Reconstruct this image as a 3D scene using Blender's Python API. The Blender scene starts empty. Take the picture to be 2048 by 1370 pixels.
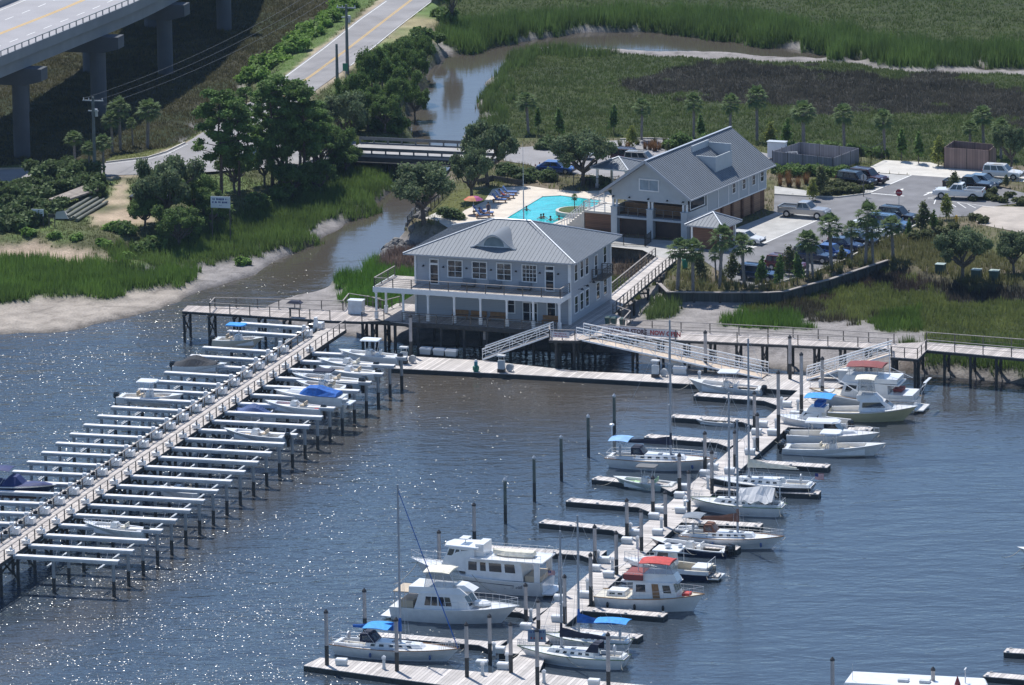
import bpy, bmesh, math, random
import numpy as np
from mathutils import Vector, Matrix
# ---------------------------------------------------------------- camera, sky, sun, exposure
SC = bpy.context.scene
COL = SC.collection
H, PITCH, FPX, ROLL, CY = 160.0, math.radians(12.6234), 13509.4, math.radians(0.773), -700.0
cam = bpy.data.cameras.new('camera'); co = bpy.data.objects.new('camera', cam); COL.objects.link(co)
cam.sensor_width = 36.0; cam.lens = 36.0 * FPX / 2048.0; cam.clip_start = 5; cam.clip_end = 9000
co.matrix_world = (Matrix.Translation((0, CY, H)) @ Matrix.Rotation(math.radians(90) - PITCH, 4, 'X')
                   @ Matrix.Rotation(-ROLL, 4, 'Z'))
SC.camera = co
w = bpy.data.worlds.new('World'); SC.world = w; w.use_nodes = True
SUN_EL, SUN_AZ = math.radians(60), math.radians(-25)      # azimuth measured from +Y towards +X
sky = w.node_tree.nodes.new('ShaderNodeTexSky'); sky.sky_type = 'NISHITA'; sky.sun_disc = False
sky.sun_elevation = SUN_EL; sky.sun_rotation = SUN_AZ; sky.altitude = 600; sky.air_density = 1.0; sky.dust_density = 0.15; sky.ozone_density = 5.0
bg = w.node_tree.nodes['Background']; bg.inputs[1].default_value = 0.112
w.node_tree.links.new(sky.outputs[0], bg.inputs[0])
sl = bpy.data.lights.new('sun', 'SUN'); sl.energy = 4.1; sl.angle = math.radians(0.53); sl.color = (1.0, 0.97, 0.92)
so = bpy.data.objects.new('sun', sl); COL.objects.link(so)
sd = Vector((math.cos(SUN_EL) * math.sin(SUN_AZ), math.cos(SUN_EL) * math.cos(SUN_AZ), math.sin(SUN_EL)))
so.rotation_euler = sd.to_track_quat('Z', 'Y').to_euler(); so.location = (0, 0, 300)
SC.view_settings.view_transform = 'Standard'; SC.view_settings.look = 'None'; SC.view_settings.gamma = 1
SC.view_settings.exposure = 0.32
SC.cycles.max_bounces = 6; SC.cycles.diffuse_bounces = 2; SC.cycles.glossy_bounces = 3; SC.cycles.transparent_max_bounces = 6
SC.cycles.sample_clamp_indirect = 4

def add_haze(dens, col):
    m = bpy.data.materials.new('haze_air'); m.use_nodes = True; N = m.node_tree.nodes; N.remove(N['Principled BSDF']); v = N.new('ShaderNodeVolumePrincipled')
    v.inputs['Color'].default_value = (*col, 1); v.inputs['Density'].default_value = dens; v.inputs['Anisotropy'].default_value = .2; m.node_tree.links.new(v.outputs[0], [n for n in N if n.type == 'OUTPUT_MATERIAL'][0].inputs['Volume'])
    X, Y0, Y1, Z0, Z1 = 3800, -1100, 6900, -3.0, 166.0
    me = bpy.data.meshes.new('haze'); me.from_pydata([(-X,Y0,Z0),(X,Y0,Z0),(X,Y1,Z0),(-X,Y1,Z0),(-X,Y0,Z1),(X,Y0,Z1),(X,Y1,Z1),(-X,Y1,Z1)], [], [(0,3,2,1),(4,5,6,7),(0,1,5,4),(1,2,6,5),(2,3,7,6),(3,0,4,7)])
    me.materials.append(m); o = bpy.data.objects.new('haze', me); COL.objects.link(o); o['kind'] = 'stuff'
add_haze(.00003, (.5, .7, 1.0))
# ---------------------------------------------------------------- survey: photo point + height -> ground point
_c, _s = math.cos(ROLL), math.sin(ROLL)
def P(px, py, z=0.0):
    a = px - 1024.0; b = py - 685.0
    u = (_c * a - _s * b) / FPX; v = (_s * a + _c * b) / FPX
    d = (u, math.cos(PITCH) - v * math.sin(PITCH), -math.sin(PITCH) - v * math.cos(PITCH))
    t = (z - H) / d[2]
    return Vector((d[0] * t, d[1] * t + CY, z))
def proj(X, Y, Z):
    y0 = Y - CY; z0 = Z - H
    yy = y0 * math.sin(PITCH) + z0 * math.cos(PITCH); zz = y0 * math.cos(PITCH) - z0 * math.sin(PITCH)
    u = FPX * X / zz; v = -FPX * yy / zz
    return 1024 + _c * u + _s * v, 685 - _s * u + _c * v
def top(px, ytop, ybase, z):       # height of an upright thing whose foot is at (px,ybase) and head at ytop
    A = P(px, ybase, z); k = 0.0
    while proj(A.x, A.y, z + k)[1] > ytop and k < 60: k += 0.05
    return k
def ang(a, b): return math.atan2(b[1] - a[1], b[0] - a[0])
R = random.Random(7)
ORD = 'first second third fourth fifth sixth seventh eighth ninth tenth eleventh twelfth thirteenth fourteenth fifteenth sixteenth seventeenth eighteenth nineteenth twentieth twenty-first twenty-second twenty-third twenty-fourth twenty-fifth twenty-sixth twenty-seventh twenty-eighth'.split()

# ---------------------------------------------------------------- mesh builder
class MB:
    def __init__(s): s.v = []; s.f = []; s.m = []; s.T = None
    def add(s, vs, fs, mi=0):
        n = len(s.v)
        if s.T is not None: vs = [s.T @ Vector(q) for q in vs]
        s.v.extend([tuple(q) for q in vs]); s.f.extend([tuple(i + n for i in f) for f in fs]); s.m.extend([mi] * len(fs)); return s
    def box(s, x0, x1, y0, y1, z0, z1, mi=0):
        return s.add([(x0,y0,z0),(x1,y0,z0),(x1,y1,z0),(x0,y1,z0),(x0,y0,z1),(x1,y0,z1),(x1,y1,z1),(x0,y1,z1)],
            [(0,3,2,1),(4,5,6,7),(0,1,5,4),(1,2,6,5),(2,3,7,6),(3,0,4,7)], mi)
    def cb(s, c, d, mi=0): return s.box(c[0]-d[0]/2, c[0]+d[0]/2, c[1]-d[1]/2, c[1]+d[1]/2, c[2]-d[2]/2, c[2]+d[2]/2, mi)
    def tube(s, p0, p1, r0, r1=None, n=8, mi=0):
        p0 = Vector(p0); p1 = Vector(p1); r1 = r0 if r1 is None else r1
        d = (p1 - p0); q = d.to_track_quat('Z', 'Y') if d.length > 1e-6 else Vector((0,0,1)).to_track_quat('Z','Y')
        vs = []
        for p, r in ((p0, r0), (p1, r1)):
            for k in range(n):
                a = 2 * math.pi * (k + .5) / n; vs.append(p + q @ Vector((r * math.cos(a), r * math.sin(a), 0)))
        return s.add(vs, [(k, (k+1) % n, n + (k+1) % n, n + k) for k in range(n)] + [tuple(range(n))[::-1], tuple(range(n, 2*n))], mi)
    def path(s, pts, r, n=5, mi=0):
        for a, b in zip(pts[:-1], pts[1:]): s.tube(a, b, r, r, n, mi)
        return s
    def bar(s, p0, p1, w, h, mi=0):            # rectangular section between two points, w wide, h high
        p0 = Vector(p0); p1 = Vector(p1); d = (p1 - p0); 
        side = Vector((-d.y, d.x, 0)); side = side.normalized() if side.length > 1e-6 else Vector((0, 1, 0))
        up = side.cross(d.normalized()); up = -up if up.z < 0 else up
        a = side * w / 2; b = up * h / 2
        vs = [p0-a-b, p0+a-b, p0+a+b, p0-a+b, p1-a-b, p1+a-b, p1+a+b, p1-a+b]
        return s.add(vs, [(0,1,2,3),(7,6,5,4),(0,4,5,1),(1,5,6,2),(2,6,7,3),(3,7,4,0)], mi)
    def prism(s, poly, z0, z1, mi=0):
        n = len(poly)
        return s.add([(x,y,z0) for x,y in poly] + [(x,y,z1) for x,y in poly],
            [tuple(range(n))[::-1], tuple(range(n,2*n))] + [(k,(k+1)%n,n+(k+1)%n,n+k) for k in range(n)], mi)
    def xprism(s, prof, y0, y1, mi=0):         # profile in x,z pushed along y
        n = len(prof)
        return s.add([(x,y0,z) for x,z in prof] + [(x,y1,z) for x,z in prof],
            [tuple(range(n)), tuple(range(n,2*n))[::-1]] + [(k,n+k,n+(k+1)%n,(k+1)%n) for k in range(n)], mi)
    def loft(s, rings, mi=0, close=False, caps=True):
        n = len(rings[0]); vs = [q for r_ in rings for q in r_]; fs = []
        for i in range(len(rings) - 1):
            for k in range(n if close else n - 1):
                k2 = (k + 1) % n; fs.append((i*n+k, i*n+k2, (i+1)*n+k2, (i+1)*n+k))
        if caps: fs += [tuple(range(n))[::-1], tuple(range((len(rings)-1)*n, len(rings)*n))]
        return s.add(vs, fs, mi)
    def ball(s, c, r, mi=0, nu=8, nv=5, sz=1.0):
        rings = []
        for j in range(nv + 1):
            t = math.pi * j / nv
            rings.append([(c[0] + max(.001, r*math.sin(t))*math.cos(2*math.pi*k/nu), c[1] + max(.001, r*math.sin(t))*math.sin(2*math.pi*k/nu), c[2] + sz*r*math.cos(t)) for k in range(nu)])
        return s.loft(rings, mi, True, True)
    def build(s, name, mats, parent=None, loc=None, rz=None, smooth=False, recalc=True, kind=None, bevel=0):
        me = bpy.data.meshes.new(name); me.from_pydata(s.v, [], s.f)
        mats = mats if isinstance(mats, (list, tuple)) else [mats]
        for m in mats: me.materials.append(m)
        if len(mats) > 1: me.polygons.foreach_set('material_index', s.m)
        if recalc and len(s.f) < 40000:
            b = bmesh.new(); b.from_mesh(me); bmesh.ops.recalc_face_normals(b, faces=b.faces); b.to_mesh(me); b.free()
        if smooth: me.polygons.foreach_set('use_smooth', [True] * len(me.polygons))
        me.update()
        o = bpy.data.objects.new(name, me); COL.objects.link(o)
        if parent: o.parent = parent
        if loc is not None: o.location = loc
        if rz is not None: o.rotation_euler = (0, 0, rz)
        if kind: o['kind'] = kind
        if bevel:
            bm_ = o.modifiers.new('bevel', 'BEVEL'); bm_.width = bevel; bm_.segments = 2; bm_.limit_method = 'ANGLE'
        return o
def tag(o, label, cat, group=None):
    o['label'] = label; o['category'] = cat
    if group: o['group'] = group
    return o
def thing(name, label, cat, loc=(0,0,0), rz=0.0, group=None):
    o = bpy.data.objects.new(name, None); COL.objects.link(o); o.location = loc; o.rotation_euler = (0, 0, rz); o.empty_display_size = .5
    return tag(o, label, cat, group)
def dup(root, loc, rz=None, label=None, group=None, scale=None):
    r = root.copy(); COL.objects.link(r); r.location = loc
    if rz is not None: r.rotation_euler = (0, 0, rz)
    if label: r['label'] = label
    if group: r['group'] = group
    if scale is not None: r.scale = (scale,)*3 if not hasattr(scale, '__len__') else scale
    for ch in list(root.children):
        c = ch.copy(); COL.objects.link(c); c.parent = r
        for g in ch.children:
            d = g.copy(); COL.objects.link(d); d.parent = c
    return r

# ---------------------------------------------------------------- materials
MAT = {}
def nt(m): return m.node_tree.nodes, m.node_tree.links
def mat(name, col, rough=.6, metal=0., var=.18, sc=1.5, bump=0., bsc=8., spec=.5, alpha=None, coat=0.):
    if name in MAT: return MAT[name]
    m = bpy.data.materials.new(name); m.use_nodes = True; N, L = nt(m); b = N['Principled BSDF']
    b.inputs['Roughness'].default_value = rough; b.inputs['Metallic'].default_value = metal
    b.inputs['Specular IOR Level'].default_value = spec
    if coat: b.inputs['Coat Weight'].default_value = coat
    tc = N.new('ShaderNodeTexCoord'); no = N.new('ShaderNodeTexNoise'); no.inputs['Scale'].default_value = sc; no.inputs['Detail'].default_value = 6
    L.new(tc.outputs['Object'], no.inputs['Vector'])
    mr = N.new('ShaderNodeMapRange'); mr.inputs[1].default_value = .3; mr.inputs[2].default_value = .7
    mr.inputs[3].default_value = 1 - var; mr.inputs[4].default_value = 1 + var
    L.new(no.outputs[0], mr.inputs[0])
    mx = N.new('ShaderNodeVectorMath'); mx.operation = 'SCALE'; mx.inputs[0].default_value = col[:3]
    L.new(mr.outputs[0], mx.inputs['Scale']); L.new(mx.outputs[0], b.inputs['Base Color'])
    if bump:
        n2 = N.new('ShaderNodeTexNoise'); n2.inputs['Scale'].default_value = bsc; n2.inputs['Detail'].default_value = 4; L.new(tc.outputs['Object'], n2.inputs['Vector'])
        bp = N.new('ShaderNodeBump'); bp.inputs['Strength'].default_value = bump; bp.inputs['Distance'].default_value = .1; L.new(n2.outputs[0], bp.inputs['Height']); L.new(bp.outputs[0], b.inputs['Normal'])
    if alpha is not None: b.inputs['Alpha'].default_value = alpha
    MAT[name] = m; return m
def planks(name, col, axis=0, pitch=.3, var=.22, rough=.75, gap=.1, gapv=.35):
    """boards: a tone per board, dark gaps between, weathering along"""
    if name in MAT: return MAT[name]
    m = mat(name, col, rough, var=var * .6, sc=.7); N, L = nt(m); b = N['Principled BSDF']
    old = b.inputs['Base Color'].links[0].from_socket
    tc = N.new('ShaderNodeTexCoord'); sx = N.new('ShaderNodeSeparateXYZ'); L.new(tc.outputs['Object'], sx.inputs[0])
    dv = N.new('ShaderNodeMath'); dv.operation = 'DIVIDE'; dv.inputs[1].default_value = pitch; L.new(sx.outputs[axis], dv.inputs[0])
    fl = N.new('ShaderNodeMath'); fl.operation = 'FLOOR'; L.new(dv.outputs[0], fl.inputs[0])
    wn = N.new('ShaderNodeTexWhiteNoise'); wn.noise_dimensions = '1D'; L.new(fl.outputs[0], wn.inputs['W'])
    mr = N.new('ShaderNodeMapRange'); mr.inputs[3].default_value = 1 - var; mr.inputs[4].default_value = 1 + var; L.new(wn.outputs[0], mr.inputs[0])
    fr = N.new('ShaderNodeMath'); fr.operation = 'FRACT'; L.new(dv.outputs[0], fr.inputs[0])
    gt = N.new('ShaderNodeMath'); gt.operation = 'GREATER_THAN'; gt.inputs[1].default_value = gap; L.new(fr.outputs[0], gt.inputs[0])
    g2 = N.new('ShaderNodeMapRange'); g2.inputs[3].default_value = gapv; g2.inputs[4].default_value = 1; L.new(gt.outputs[0], g2.inputs[0])
    mu = N.new('ShaderNodeMath'); mu.operation = 'MULTIPLY'; L.new(mr.outputs[0], mu.inputs[0]); L.new(g2.outputs[0], mu.inputs[1])
    sc = N.new('ShaderNodeVectorMath'); sc.operation = 'SCALE'; L.new(old, sc.inputs[0]); L.new(mu.outputs[0], sc.inputs['Scale']); L.new(sc.outputs[0], b.inputs['Base Color'])
    return m
def vcolmat(name, rough=.9, var=.25, sc=.8, bump=.4, bsc=3., var2=.15, sc2=8.):
    """base colour comes from the mesh's own 'Col' attribute, broken up by two noises"""
    m = bpy.data.materials.new(name); m.use_nodes = True; N, L = nt(m); b = N['Principled BSDF']; b.inputs['Roughness'].default_value = rough
    b.inputs['Specular IOR Level'].default_value = .2
    at = N.new('ShaderNodeAttribute'); at.attribute_name = 'Col'; tc = N.new('ShaderNodeTexCoord')
    out = at.outputs['Color']
    for s_, v_ in ((sc, var), (sc2, var2)):
        no = N.new('ShaderNodeTexNoise'); no.inputs['Scale'].default_value = s_; no.inputs['Detail'].default_value = 5; L.new(tc.outputs['Object'], no.inputs['Vector'])
        mr = N.new('ShaderNodeMapRange'); mr.inputs[1].default_value = .3; mr.inputs[2].default_value = .7; mr.inputs[3].default_value = 1 - v_; mr.inputs[4].default_value = 1 + v_; L.new(no.outputs[0], mr.inputs[0])
        mx = N.new('ShaderNodeVectorMath'); mx.operation = 'SCALE'; L.new(out, mx.inputs[0]); L.new(mr.outputs[0], mx.inputs['Scale']); out = mx.outputs[0]
    L.new(out, b.inputs['Base Color'])
    if bump:
        n2 = N.new('ShaderNodeTexNoise'); n2.inputs['Scale'].default_value = bsc; n2.inputs['Detail'].default_value = 5; L.new(tc.outputs['Object'], n2.inputs['Vector'])
        bp = N.new('ShaderNodeBump'); bp.inputs['Strength'].default_value = bump; bp.inputs['Distance'].default_value = .3; L.new(n2.outputs[0], bp.inputs['Height']); L.new(bp.outputs[0], b.inputs['Normal'])
    MAT[name] = m; return m
deckw = planks('deck_boards', (.40, .36, .33), 0, .3)
deckw2 = planks('deck_boards_across', (.43, .38, .34), 1, .3)
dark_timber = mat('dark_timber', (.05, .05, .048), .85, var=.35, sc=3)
rail_wood = mat('rail_wood', (.13, .115, .10), .8, var=.25, sc=3)
rail_cap = mat('rail_cap', (.30, .27, .25), .8, var=.2, sc=3)
white_paint = mat('white_paint', (.78, .79, .80), .45, var=.05)
white_gel = mat('white_gelcoat', (.82, .82, .81), .22, var=.07, coat=.3)
cream_gel = mat('cream_gelcoat', (.68, .62, .50), .3, var=.06)
tan = mat('tan_vinyl', (.52, .42, .30), .5, var=.1)
navy = mat('navy_gelcoat', (.012, .022, .06), .15, var=.1, coat=.5)
black = mat('black_rubber', (.015, .016, .018), .45, var=.2)
engine_black = mat('engine_black', (.012, .013, .016), .2, coat=.5)
glass = mat('dark_glass', (.012, .018, .026), .06, var=.3, spec=.8)
clear = mat('clear_vinyl', (.25, .28, .30), .1, var=.2, alpha=.35)
alu = mat('aluminium', (.60, .62, .65), .45, metal=.4, var=.08)
steel = mat('stainless_rail', (.55, .57, .60), .5, metal=.3, var=.05)
galv = mat('galvanised', (.50, .53, .56), .45, metal=.5, var=.12)
beamw = mat('lift_beam_white', (.70, .70, .71), .6, var=.14, sc=1.2)
conc = mat('concrete', (.42, .41, .39), .85, var=.14, sc=.8, bump=.1)
conc_lt = mat('pale_concrete', (.56, .53, .48), .85, var=.12, sc=.6)
asph = mat('asphalt', (.18, .178, .185), .9, var=.22, sc=.35, bump=.15, bsc=6)
asph2 = mat('old_asphalt', (.27, .26, .26), .9, var=.18, sc=.25, bump=.15, bsc=6)
line_white = mat('line_paint_white', (.72, .72, .70), .7, var=.15, sc=4)
line_yel = mat('line_paint_yellow', (.60, .37, .08), .7, var=.15, sc=4)
teak = mat('teak', (.30, .16, .07), .6, var=.2, sc=4)
blue_canvas = mat('blue_canvas', (.01, .11, .42), .8, var=.25, sc=3, bump=.6, bsc=3)
bright_blue = mat('bright_blue_canvas', (.02, .28, .72), .7, var=.2, sc=3, bump=.6, bsc=3)
navy_canvas = mat('navy_canvas', (.012, .018, .045), .8, var=.2, sc=3)
red_canvas = mat('red_canvas', (.50, .05, .045), .75, var=.2, sc=3, bump=.6, bsc=3)
burg_canvas = mat('burgundy_canvas', (.22, .045, .045), .75, var=.15, sc=3)
cream_canvas = mat('cream_canvas', (.72, .68, .56), .8, var=.14, sc=3, bump=.5, bsc=3)
brown_canvas = mat('brown_canvas', (.16, .07, .045), .8, var=.15, sc=3)
grey_canvas = mat('grey_canvas', (.20, .23, .27), .8, var=.15, sc=3)
rope = mat('rope', (.35, .33, .28), .8, var=.2)
# ---------------------------------------------------------------- paved outlines, surveyed on the photo at ground height 3 m
ROAD = [(1500,-440),(864,0),(799,50),(737,102),(699,132),(640,174),(590,212),(565,240),(570,268),(620,277),(712,283),(712,309),(620,326),(520,336),(400,345),(240,350),(100,364),(-600,392),(-600,352),(100,337),(212,326),(295,316),(332,305),(370,287),(400,268),(522,190),(569,152),(649,92),(719,37),(771,0),(1340,-440)]
LOT_BACK = [(1008,297),(1060,293),(1150,287),(1240,280),(1300,278),(1400,283),(1480,296),(1560,312),(1550,330),(1440,350),(1290,352),(1230,358),(1180,350),(1100,345),(1060,330),(1008,321)]
LOT_MAIN = [(1549,388),(1611,392),(1676,394),(1743,386),(1823,350),(1890,354),(1990,372),(2100,398),(1961,416),(1936,432),(1873,434),(1850,442),(1800,466),(1745,490),(1690,520),(1620,548),(1560,565),(1500,575),(1462,560),(1395,512),(1385,497),(1400,480),(1547,430)]
WALK = [(1100,478),(1209,492),(1285,500),(1325,520),(1360,520),(1395,516),(1400,480),(1375,484),(1240,474),(1150,466)]
POOLDECK = [(868,438),(905,438),(930,420),(968,403),(985,378),(1010,374),(1060,372),(1100,378),(1160,383),(1215,380),(1225,392),(1235,440),(1190,460),(1150,470),(1000,472),(900,458)]
APRON = [(1549,426),(1590,418),(1638,439),(1536,484),(1478,508),(1400,484)]
APRON2 = [(1549,372),(1614,381),(1612,391),(1549,387)]
APRON3 = [(1680,372),(1752,346),(1823,351),(1743,385),(1700,388)]
APRON4 = [(1731,338),(1768,320),(1861,325),(1898,335),(2100,352),(2100,366),(1973,360),(1918,357),(1823,350),(1755,345)]
DRIVE = [(1936,430),(1966,412),(2060,414),(2400,440),(2400,500),(2048,466),(1961,449)]
PAVED = [ROAD, LOT_BACK, LOT_MAIN, WALK, POOLDECK, APRON, APRON2, APRON3, APRON4, DRIVE]
# ================================================================ GROUND
def vnoise(x, y, s, seed):
    rs = np.random.RandomState(seed); g = rs.rand(257, 257); u = x / s; v = y / s
    iu = np.floor(u).astype(int); iv = np.floor(v).astype(int); fu = u - iu; fv = v - iv
    fu = fu*fu*(3-2*fu); fv = fv*fv*(3-2*fv); a = iu % 256; b = iv % 256
    return (g[b, a]*(1-fu) + g[b, a+1]*fu)*(1-fv) + (g[b+1, a]*(1-fu) + g[b+1, a+1]*fu)*fv
def inpoly(px, py, poly):
    r = np.zeros(px.shape, bool); n = len(poly)
    for i in range(n):
        x0, y0 = poly[i]; x1, y1 = poly[(i+1) % n]
        if y0 == y1: continue
        c = ((y0 > py) != (y1 > py)) & (px < (x1-x0)*(py-y0)/(y1-y0) + x0); r ^= c
    return r
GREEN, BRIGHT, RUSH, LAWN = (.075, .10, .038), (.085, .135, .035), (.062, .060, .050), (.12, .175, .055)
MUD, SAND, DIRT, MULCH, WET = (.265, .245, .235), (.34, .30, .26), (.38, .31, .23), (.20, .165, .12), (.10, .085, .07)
OLIVE, SCRUB = (.085, .11, .036), (.11, .115, .055)
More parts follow.
